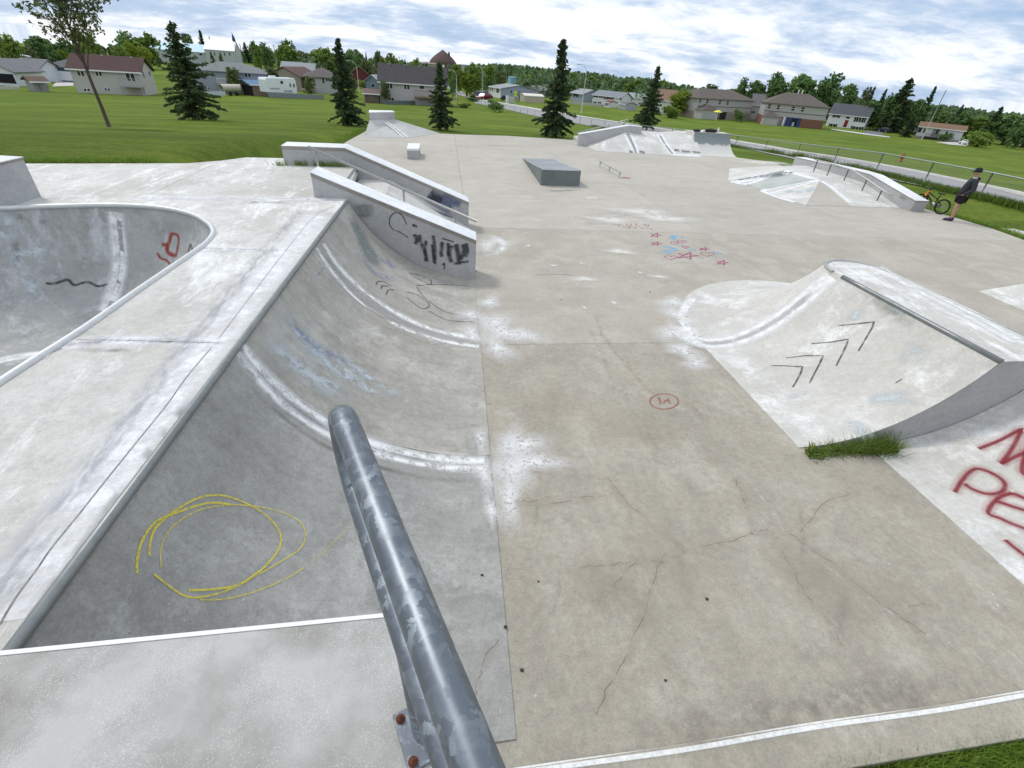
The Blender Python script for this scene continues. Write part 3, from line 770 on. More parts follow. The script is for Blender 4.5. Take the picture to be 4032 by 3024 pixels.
# ================================================================ marks draped on the concrete
BVH = BVHTree.FromPolygons([Vector(v) for v in SURF_V], SURF_F, all_triangles=False)
def hit(u, v):
    d = ray(u, v).normalized()
    p, n, i, t = BVH.ray_cast(CAM_LOC, d)
    if p is None: return None
    if n.dot(d) > 0: n = -n
    return p, n
def stain_mat(name, c, alpha=1.0, soft=0.35, wear=0.5, scale=14.0, stretch=None, lo=0.40, hi=0.60, rough=0.85, endfade=0.0, ragged=0.35):
    """paint, dust or painted-in shade on concrete: soft across the stroke, broken up by noise"""
    t = NT(name)
    uv = t.new('ShaderNodeTexCoord').outputs['UV']
    s = t.new('ShaderNodeSeparateXYZ'); t.l.new(uv, s.inputs[0])
    d = t.math('ABSOLUTE', t.math('SUBTRACT', s.outputs[1], 0.5))
    n = t.noise(scale, 6, 0.72, stretch=stretch)
    edge = t.math('ADD', d, t.math('MULTIPLY', t.math('SUBTRACT', n, 0.5), ragged*wear))
    a = t.mr(edge, 0.5-soft*0.5, 0.5, 1, 0)
    if wear > 0: a = t.math('MULTIPLY', a, t.mr(n, lo, hi, 1-wear, 1))
    # keep the very rim clear
    a = t.math('MULTIPLY', a, t.mr(d, 0.44, 0.5, 1, 0))
    if endfade:
        a = t.math('MULTIPLY', a, t.mr(s.outputs[0], 0, endfade, 0, 1)); a = t.math('MULTIPLY', a, t.mr(s.outputs[0], 1-endfade, 1, 1, 0))
    a = t.math('MULTIPLY', a, alpha)
    t.col(t.mix(t.noise(25, 3), tuple(q*0.9 for q in c), tuple(min(1, q*1.08) for q in c)))
    t.b.inputs['Roughness'].default_value = rough; t.b.inputs['Specular IOR Level'].default_value = 0.2
    t.put(t.b.inputs['Alpha'], a); return t.m
_off = [0]
def ribbon(name, mat, px, width, parent, n=6, smooth=True, across=4, wprof=None, pts3=None, lift=0.0, keep=None):
    _off[0] += 1; off = 0.0025+0.00004*(_off[0] % 60)+lift
    if pts3 is None:
        q = catmull(px, n) if (smooth and len(px) > 2) else [Vector((*px[0], 0)).lerp(Vector((*px[-1], 0)), k/(n*2)) for k in range(n*2+1)] if len(px) == 2 else [Vector((*a, 0)).lerp(Vector((*b, 0)), k/n) for a, b in zip(px, px[1:]) for k in range(n)]+[Vector((*px[-1], 0))]
        H = [hit(p.x, p.y) for p in q]; H = [h for h in H if h]
    else: H = pts3
    if len(H) < 2: return None
    # drop jumps onto another surface
    rows, us, L = [], [], 0
    for i, (p, nn) in enumerate(H):
        a, b = H[max(i-1, 0)][0], H[min(i+1, len(H)-1)][0]
        tg = (b-a)
        if tg.length < 1e-6: continue
        tg.normalize(); sd = nn.cross(tg).normalized()
        w = width*(wprof(i/(len(H)-1)) if wprof else 1.0)
        row = []
        for k in range(across+1):
            c = p+sd*(k/across-0.5)*w
            if keep: c = keep(c)
            r = BVH.ray_cast(c+nn*0.12, -nn, 0.25)
            if r[0] is not None and r[1].normalized().dot(nn)**2 > 0.4: c = r[0]+nn*off
            else: c = c+nn*off
            row.append(c)
        if i: L += (p-H[i-1][0]).length
        rows.append(row); us.append(L)
    mb = MB().grid(rows, True)
    mb.uv = [(us[i]/max(L, 1e-6), k/across) for i in range(len(rows)) for k in range(across+1)]
    return obj(name, mb, mat, parent)
def blotch(name, mat, u, v, rx, ry, parent, seed=0, lift=0.0, rot=0.0):
    """irregular round patch lying on a surface, v runs from the middle to the rim"""
    h = hit(u, v)
    if not h: return
    _off[0] += 1; off = 0.0025+0.00004*(_off[0] % 60)+lift
    p, n = h; r = random.Random(seed); ph = [r.uniform(0, 6.28) for _ in range(4)]
    t1 = Vector((1, 0, 0))-n*n.x; t1.normalize(); t2 = n.cross(t1)
    rows = []; NA = 28
    for k in range(7):
        row = []
        for j in range(NA):
            a = 2*math.pi*j/NA; rr = (k/6)*(1+0.22*math.sin(2*a+ph[0])+0.16*math.sin(3*a+ph[1])+0.12*math.sin(5*a+ph[2]))
            x, y = rx*rr*math.cos(a), ry*rr*math.sin(a); x, y = x*math.cos(rot)-y*math.sin(rot), x*math.sin(rot)+y*math.cos(rot)
            c = p+t1*x+t2*y; q = BVH.ray_cast(c+n*0.15, -n, 0.35)
            c = (q[0] if q[0] is not None and abs(q[1].dot(n)) > 0.8 else c)+n*off
            row.append(c)
        rows.append(row)
    mb = MB().grid(rows, True, True); mb.uv = [(0.5, 0.5+0.5*k/6) for k in range(7) for _ in range(NA)]
    return obj(name, mb, mat, parent)
SPL = None
def Z(ox, oy, s): return lambda l: [(ox+x*s, oy+y*s) for x, y in l]
D = Z(0, 0, 1.8228)
WHITE = stain_mat('white_filler_streak', (0.84, 0.84, 0.83), 1.0, 0.5, 0.45, 7)
WHITE2 = stain_mat('white_filler_splash', (0.84, 0.835, 0.82), 1.0, 1.0, 0.75, 5, lo=0.34, hi=0.56, endfade=0.35)
GREYF = stain_mat('grey_filler', (0.34, 0.34, 0.34), 0.8, 0.6, 0.5, 8)
DIRT = stain_mat('dark_dirt_and_shade', (0.14, 0.13, 0.11), 0.42, 1.0, 0.8, 4, endfade=0.3)  # dirt streaks, also the painted shadow before the kicker
CRACK = stain_mat('crack', (0.13, 0.11, 0.085), 0.75, 0.7, 0.55, 10)
CRACKF = stain_mat('fine_crack', (0.13, 0.115, 0.10), 0.62, 0.7, 0.95, 5, lo=0.44, hi=0.56)
CRACKH = stain_mat('crack_halo', (0.46, 0.38, 0.30), 0.2, 1.0, 0.8, 5)
BLACKP = stain_mat('black_spray', (0.055, 0.055, 0.065), 0.82, 0.75, 0.75, 12, lo=0.36, hi=0.54)
REDP = stain_mat('red_spray', (0.27, 0.035, 0.05), 0.9, 0.8, 0.35, 14)
REDH = stain_mat('red_overspray', (0.42, 0.08, 0.09), 0.45, 1.0, 0.3, 30)
YEL = stain_mat('yellow_paint', (0.76, 0.64, 0.10), 0.95, 0.7, 0.8, 40, lo=0.36, hi=0.52)
PINK = stain_mat('pink_chalk', (0.42, 0.07, 0.20), 0.9, 0.5, 0.45, 30)
ORNG = stain_mat('red_chalk', (0.42, 0.11, 0.07), 0.75, 0.5, 0.5, 30)
BLUEC = stain_mat('blue_chalk', (0.24, 0.52, 0.74), 0.85, 0.7, 0.7, 14)
BLUEP = stain_mat('faded_blue_paint', (0.26, 0.33, 0.48), 0.55, 0.9, 0.9, 9, lo=0.44, hi=0.58, endfade=0.2)
PALEB = stain_mat('pale_blue_wash', (0.60, 0.65, 0.68), 0.8, 0.9, 0.95, 7, lo=0.44, hi=0.53, endfade=0.25)
GREENP = stain_mat('grey_green_paint', (0.25, 0.285, 0.26), 0.8, 0.7, 0.6, 5, endfade=0.2)
SHADEW = stain_mat('bleached_blotch', (0.58, 0.55, 0.49), 0.85, 0.9, 0.7, 2.2, lo=0.36, hi=0.56, endfade=0.25)
QP1, QP2 = [c for c in qp.children if c.name.startswith('panel')][0], [c for c in qp.children if c.name.startswith('panel')][1]
QP3 = [c for c in qp.children if c.name.startswith('panel')][2]
# --- seams on the quarter pipe
s1 = [(938, 1368), (1010, 1465), (1130, 1580), (1290, 1690), (1470, 1765), (1650, 1812), (1790, 1828), (1905, 1832)]
s2 = [(1258, 968), (1320, 1062), (1420, 1165), (1560, 1258), (1700, 1315), (1800, 1338), (1888, 1350)]
RAG = stain_mat('ragged_white_filler', (0.84, 0.835, 0.82), 1.0, 0.8, 0.85, 7, lo=0.36, hi=0.54)
PATCH = stain_mat('smooth_grey_filler', (0.47, 0.46, 0.45), 0.75, 0.7, 0.6, 5, endfade=0.12, lo=0.36, hi=0.55)
for s, w in ((s1, 0.30), (s2, 0.30)):
    ribbon('filler_streak', PATCH, s, w*0.75, QP2, 6, across=6)
    for o_, ww in ((-1, 0.20), (1, 0.15)):
        q = [(x+o_*(-14 if k < 4 else -3), y+o_*(16 if k > 1 else 9)) for k, (x, y) in enumerate(s)]
        ribbon('filler_streak', RAG, q, ww, QP2, 6, across=5, wprof=lambda t: 0.75+0.5*abs(math.sin(t*9)), lift=0.004)
    ribbon('crack', CRACKF, [(x+random.uniform(-4, 4), y+random.uniform(-4, 4)) for x, y in s], 0.010, QP2, 6, lift=0.008)
ribbon('dirt_shade_streak', DIRT, [(x-16, y+62) for x, y in s1], 0.09, QP1)
SPL = stain_mat('chalky_splash', (0.85, 0.845, 0.83), 0.95, 0.9, 0.9, 17, lo=0.38, hi=0.53, ragged=1.0)
for i, (u, v, rx, ry, par) in enumerate(((2010, 1760, 0.26, 0.36, floor_o), (2020, 1850, 0.30, 0.40, floor_o), (2005, 1960, 0.17, 0.42, floor_o), (2100, 1820, 0.42, 0.22, floor_o), (2065, 1750, 0.26, 0.26, floor_o), (1905, 1860, 0.13, 0.34, QP1), (1890, 1730, 0.14, 0.22, QP2), (1935, 2010, 0.08, 0.25, floor_o),
                                         (1945, 1270, 0.34, 0.55, floor_o), (1985, 1310, 0.42, 0.42, floor_o), (1960, 1370, 0.30, 0.45, floor_o), (2060, 1320, 0.40, 0.30, floor_o), (1858, 1310, 0.20, 0.40, QP2), (1850, 1240, 0.22, 0.35, QP3), (1930, 1190, 0.22, 0.4, floor_o),
                                         (1920, 965, 0.30, 0.62, floor_o), (1965, 950, 0.30, 0.45, floor_o), (2665, 1240, 0.30, 0.55, floor_o), (2650, 1310, 0.34, 0.45, floor_o), (2690, 1380, 0.40, 0.32, floor_o), (2740, 1430, 0.30, 0.22, floor_o), (2655, 1190, 0.3, 0.4, floor_o))):
    blotch('filler_splash', SPL, u, v, rx*1.15, ry*1.15, par, i, lift=0.0012*(i % 5))
ribbon('filler_patch', stain_mat('grey_patch', (0.48, 0.48, 0.46), 0.75, 0.7, 0.5, 9, endfade=0.25), [(1845, 1690), (1858, 1760), (1865, 1810)], 0.16, QP2, lift=0.006)
ribbon('filler_splash', WHITE2, [(1885, 925), (1950, 935), (1985, 965), (1950, 1000), (1885, 1005)], 0.32, floor_o)
# --- colour washes on the quarter pipe
for px, w, m in (([(1080, 1180), (1180, 1320), (1320, 1430), (1480, 1520)], 0.5, PALEB), ([(1010, 1290), (1120, 1400), (1260, 1500), (1400, 1560)], 0.5, PALEB), ([(1180, 1330), (1300, 1440), (1450, 1530), (1560, 1560)], 0.30, PALEB),
                 ([(1120, 1240), (1250, 1370), (1400, 1440)], 0.22, BLUEP), ([(1380, 840), (1430, 950), (1480, 1060)], 0.55, GREENP), ([(1430, 800), (1440, 860)], 0.4, GREENP),
                 ([(1410, 940), (1500, 1020), (1590, 1070)], 0.30, BLUEP), ([(1420, 1010), (1480, 1080), (1560, 1100)], 0.24, BLUEP), ([(1340, 1400), (1500, 1520), (1600, 1560)], 0.2, PALEB)):
    ribbon('paint_wash', m, px, w, QP3 if px[0][1] < 1100 else QP2)
# --- loose curved strokes near the ledge
for px in ([(1618, 1082), (1690, 1120), (1694, 1100), (1660, 1085), (1610, 1076)], [(1600, 1170), (1660, 1215), (1690, 1200), (1640, 1160), (1600, 1150)],
           [(1640, 1125), (1720, 1120), (1840, 1126)], [(1640, 1130), (1680, 1180), (1760, 1230), (1855, 1245)], [(1690, 1225), (1760, 1260), (1860, 1268)],
           [(1480, 1120), (1490, 1108), (1515, 1112), (1540, 1128)], [(1500, 1138), (1505, 1126), (1530, 1128)], [(1520, 1160), (1530, 1142), (1552, 1142)]):
    ribbon('graffiti', BLACKP, px, 0.03, QP3)
ribbon('graffiti', BLUEP, [(1220, 1050), (1245, 1092), (1278, 1048)], 0.05, QP3, smooth=False)
ribbon('graffiti', BLUEP, [(1520, 1010), (1560, 1080), (1610, 1100)], 0.09, QP3)
# --- yellow loops
YZ = Z(0, 1600, 0.633)
for px, w in (([(925, 930), (935, 830), (975, 745), (1080, 655), (1230, 572), (1380, 556), (1530, 605), (1660, 685), (1735, 780), (1742, 860), (1690, 950), (1590, 1045), (1470, 1115), (1310, 1140), (1170, 1145)], 0.022),
              ([(850, 1040), (850, 960), (880, 840), (960, 725), (1090, 665), (1290, 603), (1440, 612)], 0.024), ([(1440, 612), (1570, 622), (1720, 650), (1850, 710), (1898, 790), (1870, 880), (1740, 970), (1600, 1050)], 0.013),
              ([(1000, 1000), (998, 880), (1060, 760), (1200, 662), (1330, 625), (1440, 612)], 0.011), ([(955, 1045), (1050, 1120), (1160, 1185), (1300, 1180), (1470, 1120), (1600, 1035)], 0.018),
              ([(1240, 1205), (1400, 1200), (1600, 1148), (1800, 1062), (1890, 1003)], 0.011), ([(1935, 965), (2000, 920), (2070, 850), (2200, 735)], 0.005)):
    ribbon('graffiti', YEL, YZ(px), w, QP1, 5)
# --- deck streaks along coping and seams
band = [(0, 2450), (160, 2220), (350, 1970), (545, 1715), (730, 1475), (910, 1255), (1090, 1040), (1250, 850)]
DECKW = stain_mat('bleached_deck', (0.86, 0.86, 0.87), 0.9, 0.6, 0.55, 5)
DECKG = stain_mat('grey_wash', (0.42, 0.43, 0.46), 0.5, 0.9, 0.9, 7, stretch=(3, 0.6, 1), lo=0.45, hi=0.58)
ds = deck_o.children[0]
def on_deck(c): return Vector((min(c.x, cop_x(c.y)-0.045), c.y, c.z))
ribbon('filler_streak', DECKW, band, 0.56, ds, 6, across=6, keep=on_deck)
ribbon('filler_streak', DECKG, [(x-75, y-15) for x, y in band], 0.26, ds, 6, across=6, lift=0.004)
ribbon('crack', CRACK, [(0, 2462), (63, 2355), (146, 2243), (203, 2160), (310, 2028), (405, 1908), (500, 1790), (563, 1712), (655, 1598), (740, 1480), (840, 1362)], 0.016, ds)
ribbon('crack', CRACK, [(840, 1362), (1000, 1150), (1100, 1020), (1230, 860), (1320, 810)], 0.012, ds)
for px, w in (([(255, 1360), (450, 1342), (650, 1345), (860, 1352)], 0.26), ([(775, 982), (900, 982), (1094, 985)], 0.20), ([(530, 783), (800, 780), (1100, 782), (1340, 792)], 0.30)):
    ribbon('filler_streak', DECKW, px, w, ds); ribbon('filler_streak', DECKG, px, w*0.4, ds, lift=0.004)
ribbon('crack', CRACK, [(300, 1338), (500, 1341), (870, 1352)], 0.014, ds)
ribbon('dirt_shade_streak', DIRT, [(930, 802), (1040, 796), (1140, 800)], 0.22, ds)
ribbon('dirt_shade_streak', DIRT, [(290, 1378), (400, 1380), (540, 1380)], 0.10, ds)
# --- bowl marks
bwall = bowl.children[0]
ribbon('filler_streak', WHITE, [(455, 835), (462, 900), (470, 980), (470, 1060), (450, 1140), (420, 1225)], 0.30, bwall)
ribbon('filler_streak', GREYF, [(468, 840), (472, 900), (480, 980), (480, 1060), (460, 1140), (430, 1215)], 0.09, bwall)
ribbon('graffiti', BLACKP, Z(0, 550, .4521)([(400, 1250), (470, 1255), (560, 1225), (600, 1225), (650, 1265), (760, 1240), (850, 1275), (940, 1262)]), 0.06, bwall)
REDT = stain_mat('red_paint', (0.36, 0.06, 0.04), 0.9, 0.5, 0.6, 18)
for px, w in (([(1490, 820), (1545, 830), (1555, 900), (1530, 1020)], 0.06), ([(1495, 815), (1480, 870), (1455, 970), (1530, 1015)], 0.09), ([(1370, 985), (1400, 1030), (1450, 1050), (1480, 1085)], 0.05), ([(1410, 915), (1460, 920), (1460, 970)], 0.07)):
    ribbon('graffiti', REDT, Z(0, 550, .4521)(px), w, bwall)
ribbon('graffiti', BLACKP, Z(0, 550, .4521)([(1635, 1000), (1660, 905), (1680, 970)]), 0.05, bwall, smooth=False)
for px, w in (([(0, 960), (30, 880), (60, 840)], 0.4), ([(20, 1020), (120, 1000), (200, 960)], 0.35), ([(90, 1000), (60, 1060)], 0.25), ([(140, 1090), (110, 1180)], 0.3)):
    ribbon('paint_wash', PALEB, px, w, bwall)
for px in ([(70, 840), (90, 870)], [(150, 880), (180, 870)], [(60, 930), (70, 1050)]):
    ribbon('graffiti', DIRT, px, 0.12, bwall)
ribbon('filler_streak', WHITE, [(0, 1420), (80, 1405), (200, 1390)], 0.25, bwall)
# --- right ramp
rt = sp.children[0]; rtop = sp.children[1]
sr = [(2700, 1290), (2725, 1335), (2800, 1352), (2900, 1338), (3010, 1290), (3118, 1218), (3210, 1140), (3272, 1088)]
ribbon('filler_streak', stain_mat('white_filler_broad', (0.84, 0.84, 0.83), 1.0, 0.5, 0.4, 7), sr, 0.50, rt, 6, across=8); ribbon('filler_streak', PATCH, sr[1:-1], 0.15, rt, 6, lift=0.005)
ribbon('filler_streak', WHITE, [(2730, 1175), (2692, 1220), (2692, 1270), (2730, 1320)], 0.22, rt)
cz = Z(2600, 800, .6474)
for px in ([(1080, 745), (1190, 735), (1300, 722), (1290, 755), (1255, 815), (1205, 900)], [(920, 855), (1040, 845), (1143, 828), (1130, 870), (1100, 930), (1070, 990)], [(765, 942), (880, 928), (990, 928), (970, 975), (930, 1050), (908, 1095)], [(670, 988), (760, 990), (865, 996), (855, 1030), (830, 1080), (805, 1120)]):
    ribbon('graffiti', BLACKP, cz(px), 0.04, rt, 4, smooth=False, wprof=lambda t: 1-0.5*abs(t-0.5))
for px, w in (([(1200, 640), (1180, 720)], 0.3), ([(1380, 600), (1500, 680)], 0.25), ([(1150, 1380), (1250, 1350)], 0.5), ([(820, 1150), (860, 1180)], 0.4), ([(1250, 1200), (1450, 1180), (1540, 1150)], 0.3), ([(1440, 900), (1650, 930)], 0.4)):
    ribbon('paint_wash', PALEB, cz(px), w, rt)
ribbon('dirt_shade_streak', DIRT, cz([(1230, 520), (1420, 660), (1560, 760)]), 0.25, rt)
ribbon('graffiti', BLACKP, cz([(1430, 1095), (1470, 1070)]), 0.02, rt)
ribbon('filler_streak', DECKW, cz([(1060, 388), (1200, 392), (1330, 398), (1450, 450), (1700, 570), (2000, 730), (2180, 830)]), 0.2, rtop)
ribbon('filler_streak', DECKW, cz([(1130, 435), (1260, 440), (1360, 430), (1500, 500), (1800, 660), (2150, 850)]), 0.16, rtop)
# --- red letters
rtr = rq.children[0]; lz = Z(2832, 1600, .8584)
for px in ([(1190, 195), (1290, 155), (1375, 110), (1395, 108)], [(1385, 112), (1345, 190), (1295, 262)], [(1292, 265), (1350, 235), (1440, 195)], [(1440, 100), (1410, 200), (1390, 300), (1450, 330)],
           [(1080, 395), (1110, 345), (1150, 300), (1190, 287), (1260, 312), (1308, 352), (1295, 392), (1230, 402), (1160, 380), (1125, 355)],
           [(1345, 398), (1290, 415), (1250, 450), (1235, 492), (1290, 515), (1345, 540), (1440, 575)], [(1262, 432), (1330, 455), (1440, 490)], [(1345, 398), (1440, 440)], [(1310, 612), (1350, 645), (1440, 715)]):
    ribbon('graffiti', REDH, lz(px), 0.15, rtr); ribbon('graffiti', REDP, lz(px), 0.055, rtr)
# --- floor cracks
for px in ([(1440, 1195), (1420, 1225), (1390, 1330), (1350, 1420), (1310, 1490), (1290, 1545)], [(1255, 1225), (1310, 1220), (1380, 1210), (1440, 1215), (1480, 1190), (1560, 1175), (1625, 1155), (1660, 1145)],
           [(1590, 1035), (1610, 1090), (1625, 1155)], [(1310, 1030), (1360, 1090), (1420, 1140), (1480, 1195)], [(1070, 1090), (1130, 1082), (1200, 1085), (1310, 1070)],
           [(1660, 1125), (1720, 1160), (1790, 1210), (1860, 1270), (1940, 1330), (2000, 1370)], [(1690, 1190), (1730, 1270), (1790, 1340), (1830, 1410)], [(1960, 1310), (2000, 1308), (2030, 1315)],
           [(1290, 680), (1300, 720), (1340, 770), (1380, 820), (1430, 870)], [(1380, 1210), (1330, 1260), (1300, 1300)], [(1085, 1370), (1050, 1420), (1030, 1480), (1025, 1505)],
           [(1730, 1150), (1780, 1090), (1850, 1060)], [(1480, 870), (1530, 910)]):
    j = []
    q = D(px)
    for a, b in zip(q, q[1:]):
        for k in range(5):
            t = k/5; j.append((a[0]+(b[0]-a[0])*t+random.uniform(-7, 7), a[1]+(b[1]-a[1])*t+random.uniform(-7, 7)))
    j.append(q[-1])
    ribbon('crack_stain', CRACKH, q, 0.16, floor_o, 5); ribbon('crack', CRACKF, j, 0.0075, floor_o, 2)
for px in ([(1610, 1030), (1700, 1150)], [(1720, 1170), (1830, 1260), (1930, 1330)], [(1420, 870), (1500, 890)]):
    ribbon('filler_splash', stain_mat('pale_crack_filler', (0.66, 0.64, 0.58), 0.6, 0.8, 0.9, 10, lo=0.5, hi=0.6), D(px), 0.08, floor_o)
# --- smiley, chalk stars, hearts
def ell(cx, cy, rx, ry, n=16, a0=0, a1=2*math.pi): return [(cx+rx*math.cos(a0+(a1-a0)*k/n), cy+ry*math.sin(a0+(a1-a0)*k/n)) for k in range(n+1)]
FZ = floor_o
ribbon('graffiti', ORNG, ell(2615, 1581, 56, 30), 0.03, FZ, 2)
ribbon('graffiti', ORNG, [(2595, 1565), (2600, 1590)], 0.03, FZ); ribbon('graffiti', ORNG, [(2612, 1590), (2625, 1575), (2640, 1590)], 0.028, FZ); ribbon('graffiti', ORNG, [(2630, 1568), (2634, 1580)], 0.03, FZ)
kz_ = Z(2000, 500, .4521)
def star(cx, cy, rx, ry, m, w=0.035, a0=0.3):
    p = [(cx+rx*math.sin(a0+k*4*math.pi/5), cy-ry*math.cos(a0+k*4*math.pi/5)) for k in range(6)]
    for a, b in zip(p, p[1:]): ribbon('chalk_mark', m, kz_([a, b]), w, FZ, 3)
def heart(cx, cy, rx, ry, m, w=0.035):
    p = [(cx+rx*(16*math.sin(t)**3)/16, cy-ry*(13*math.cos(t)-5*math.cos(2*t)-2*math.cos(3*t)-math.cos(4*t))/16) for t in [k*2*math.pi/18 for k in range(19)]]
    ribbon('chalk_mark', m, kz_(p), w, FZ, 2)
star(1285, 943, 55, 22, PINK); star(1290, 1017, 52, 20, PINK); star(1560, 1122, 100, 34, PINK, 0.045); star(1708, 1064, 50, 16, PINK); star(1865, 1182, 58, 24, PINK)
heart(1420, 1137, 55, 20, PINK); heart(1738, 1108, 62, 20, PINK); heart(1452, 1010, 34, 14, PINK); heart(1515, 1000, 38, 14, PINK); heart(1545, 1048, 28, 10, PINK)
for px in ([(1410, 962), (1470, 950), (1535, 968)], [(1440, 945), (1450, 985)], [(1340, 1040), (1420, 1050), (1480, 1070)], [(1345, 1085), (1400, 1075), (1470, 1070)], [(1380, 1100), (1440, 1095)], [(1560, 1065), (1600, 1070), (1635, 1072)], [(1790, 1095), (1830, 1098), (1868, 1104)], [(1480, 1030), (1515, 1028)]):
    ribbon('chalk_mark', BLUEC, kz_(px), 0.16, FZ)
for px in ([(925, 830), (985, 835), (985, 855)], [(1035, 838), (1040, 860), (1070, 862), (1072, 838)], [(1115, 835), (1118, 862), (1155, 862)], [(1180, 850), (1225, 852), (1220, 868), (1180, 850)], [(1000, 875), (1060, 885), (1060, 868), (1000, 865)], [(1070, 870), (1115, 875), (1110, 888)], [(1150, 885), (1190, 880), (1220, 885)], [(1235, 885), (1260, 900)], [(905, 850), (960, 850), (970, 870)]):
    ribbon('chalk_mark', ORNG, kz_(px), 0.045, FZ, 3, smooth=False)
for px in ([(1000, 437), (1030, 445), (1065, 443)],): ribbon('chalk_mark', PINK, kz_(px), 0.25, FZ)
# --- bleached blotches, scuffs
for px, w in (([(2270, 862), (2400, 850), (2520, 830), (2660, 860)], 0.9), ([(2430, 820), (2500, 835), (2600, 850)], 0.9), ([(2300, 880), (2480, 868)], 0.5), ([(2330, 780), (2370, 785)], 0.3), ([(2520, 760), (2545, 770)], 0.3), ([(3165, 1018), (3200, 1028), (3270, 1033)], 0.22),
              ([(2280, 1035), (2300, 1036)], 0.16), ([(2510, 1072), (2530, 1074)], 0.13), ([(2540, 1085), (2600, 1090), (2640, 1095)], 0.2), ([(2270, 1090), (2330, 1100)], 0.25), ([(2070, 965), (2090, 970)], 0.2), ([(2160, 1045), (2200, 1046)], 0.12), ([(2295, 1205), (2310, 1220)], 0.08), ([(2400, 990), (2460, 1000)], 0.3), ([(2410, 1185), (2425, 1200)], 0.12)):
    ribbon('scuff', SHADEW if w > 0.25 else WHITE2, px, w, FZ, across=6)
for px, w in (([(1900, 572), (2035, 576)], 0.35), ([(1415, 552), (1490, 556)], 0.35), ([(2120, 748), (2200, 752), (2300, 745)], 0.5), ([(2280, 1085), (2180, 1080), (2100, 1085)], 0.10)):  # the stroke in front of the kicker is its shadow, painted on
    ribbon('dirt_shade_streak', DIRT, px, w, FZ, across=6)
BLEACHN = stain_mat('tan_worn_area', (0.50, 0.43, 0.34), 0.45, 1.0, 0.8, 2.5, lo=0.38, hi=0.6, ragged=0.9)
BLEACH = stain_mat('bleached_area', (0.72, 0.69, 0.63), 0.9, 0.7, 0.6, 3.0, lo=0.34, hi=0.5, ragged=0.7)
for i, (u, v, rx, ry) in enumerate(((2530, 835, 1.5, 0.9), (2620, 860, 1.3, 0.7), (2400, 865, 1.3, 0.5), (2330, 780, 0.4, 0.3), (2440, 990, 0.5, 0.35), (2300, 1100, 0.4, 0.2), (3000, 640, 2.5, 0.8), (2480, 1700, 0.6, 0.5), (2700, 2250, 0.5, 0.5), (2350, 2300, 0.35, 0.5), (3300, 2300, 0.7, 0.5), (2200, 1600, 0.4, 0.6))):
    blotch('scuff', BLEACH if v < 1300 else BLEACHN, u, v, rx, ry, FZ, 40+i, lift=0.001)
# --- tags on ledges
nb = [c for c in hub_near.children if c.name.startswith('body')][0]
tz = Z(1000, 500, .4521)
ribbon('graffiti', BLACKP, tz([(1330, 850), (1290, 770), (1235, 745), (1190, 780), (1180, 840), (1210, 890), (1270, 915), (1340, 960)]), 0.03, nb)
for px, w in (([(1395, 935), (1420, 980), (1405, 1020)], 0.12), ([(1440, 935), (1450, 1000)], 0.1), ([(1450, 1000), (1490, 1090), (1505, 1170)], 0.10), ([(1500, 990), (1490, 1080), (1500, 1170)], 0.09), ([(1560, 945), (1575, 1060), (1575, 1195)], 0.10), ([(1550, 1020), (1570, 1180)], 0.08),
              ([(1640, 1000), (1630, 1080), (1635, 1130)], 0.11), ([(1690, 1010), (1695, 1120)], 0.09), ([(1720, 1030), (1700, 1100), (1720, 1180)], 0.13), ([(1760, 1020), (1780, 1120), (1790, 1200)], 0.15), ([(1820, 1020), (1830, 1080), (1800, 1150)], 0.13), ([(1850, 1010), (1860, 1080), (1840, 1130)], 0.10), ([(1740, 1190), (1800, 1180), (1870, 1170)], 0.07), ([(1640, 1200), (1660, 1190), (1655, 1240)], 0.05), ([(1380, 850), (1420, 870)], 0.08), ([(1640, 970), (1740, 1000)], 0.04)):
    ribbon('graffiti', BLACKP, tz(px), w, nb)
SLB = stain_mat('slate_blue_spray', (0.12, 0.16, 0.27), 0.8, 0.8, 0.4, 5, endfade=0.15)
fbd = [c for c in hub_far.children if c.name.startswith('body')][0]
for px, w in (([(1500, 600), (1600, 640), (1740, 720)], 0.42), ([(1500, 700), (1620, 750), (1740, 790)], 0.25), ([(1640, 590), (1740, 650), (1810, 680)], 0.25)):
    ribbon('graffiti', SLB, tz(px), w, fbd)
ribbon('graffiti', BLACKP, tz([(1530, 580), (1570, 610), (1640, 640)]), 0.36, fbd)
# --- far bank seams, fun box hips
face = bb.children[0]
fz = Z(2250, 420, .3165)
BRN = stain_mat('brown_patch', (0.24, 0.22, 0.20), 0.8, 0.4, 0.5, 6)
WB = stain_mat('white_seam_paint', (0.86, 0.86, 0.86), 1.0, 0.4, 0.25, 6)
for px in ([(655, 330), (700, 420), (745, 500), (775, 575)], [(740, 330), (780, 440), (815, 510), (830, 580)], [(1070, 345), (1120, 430), (1180, 520), (1235, 590)], [(1125, 345), (1180, 440), (1240, 530), (1290, 585)]):
    ribbon('filler_streak', WB, fz(px), 0.24, face)
for px in ([(1230, 595), (1400, 605), (1600, 610)],): ribbon('filler_streak', WB, fz(px), 0.3, face)
ribbon('filler_streak', GREYF, fz([(1100, 360), (1170, 480), (1260, 590)]), 0.16, face); ribbon('filler_streak', GREYF, fz([(700, 340), (760, 460), (805, 580)]), 0.2, face)
for px in ([(720, 560), (765, 562)], [(845, 555), (915, 575)], [(1280, 540), (1340, 545)], [(1370, 555), (1480, 560)], [(1510, 565), (1600, 570)]): ribbon('dirt_shade_streak', BRN, fz(px), 0.28, face)
SKYB = stain_mat('sky_blue_paint', (0.46, 0.60, 0.70), 0.6, 0.8, 0.6, 6, endfade=0.2)
xz = Z(2840, 600, .3888); ff = fx.children[0]
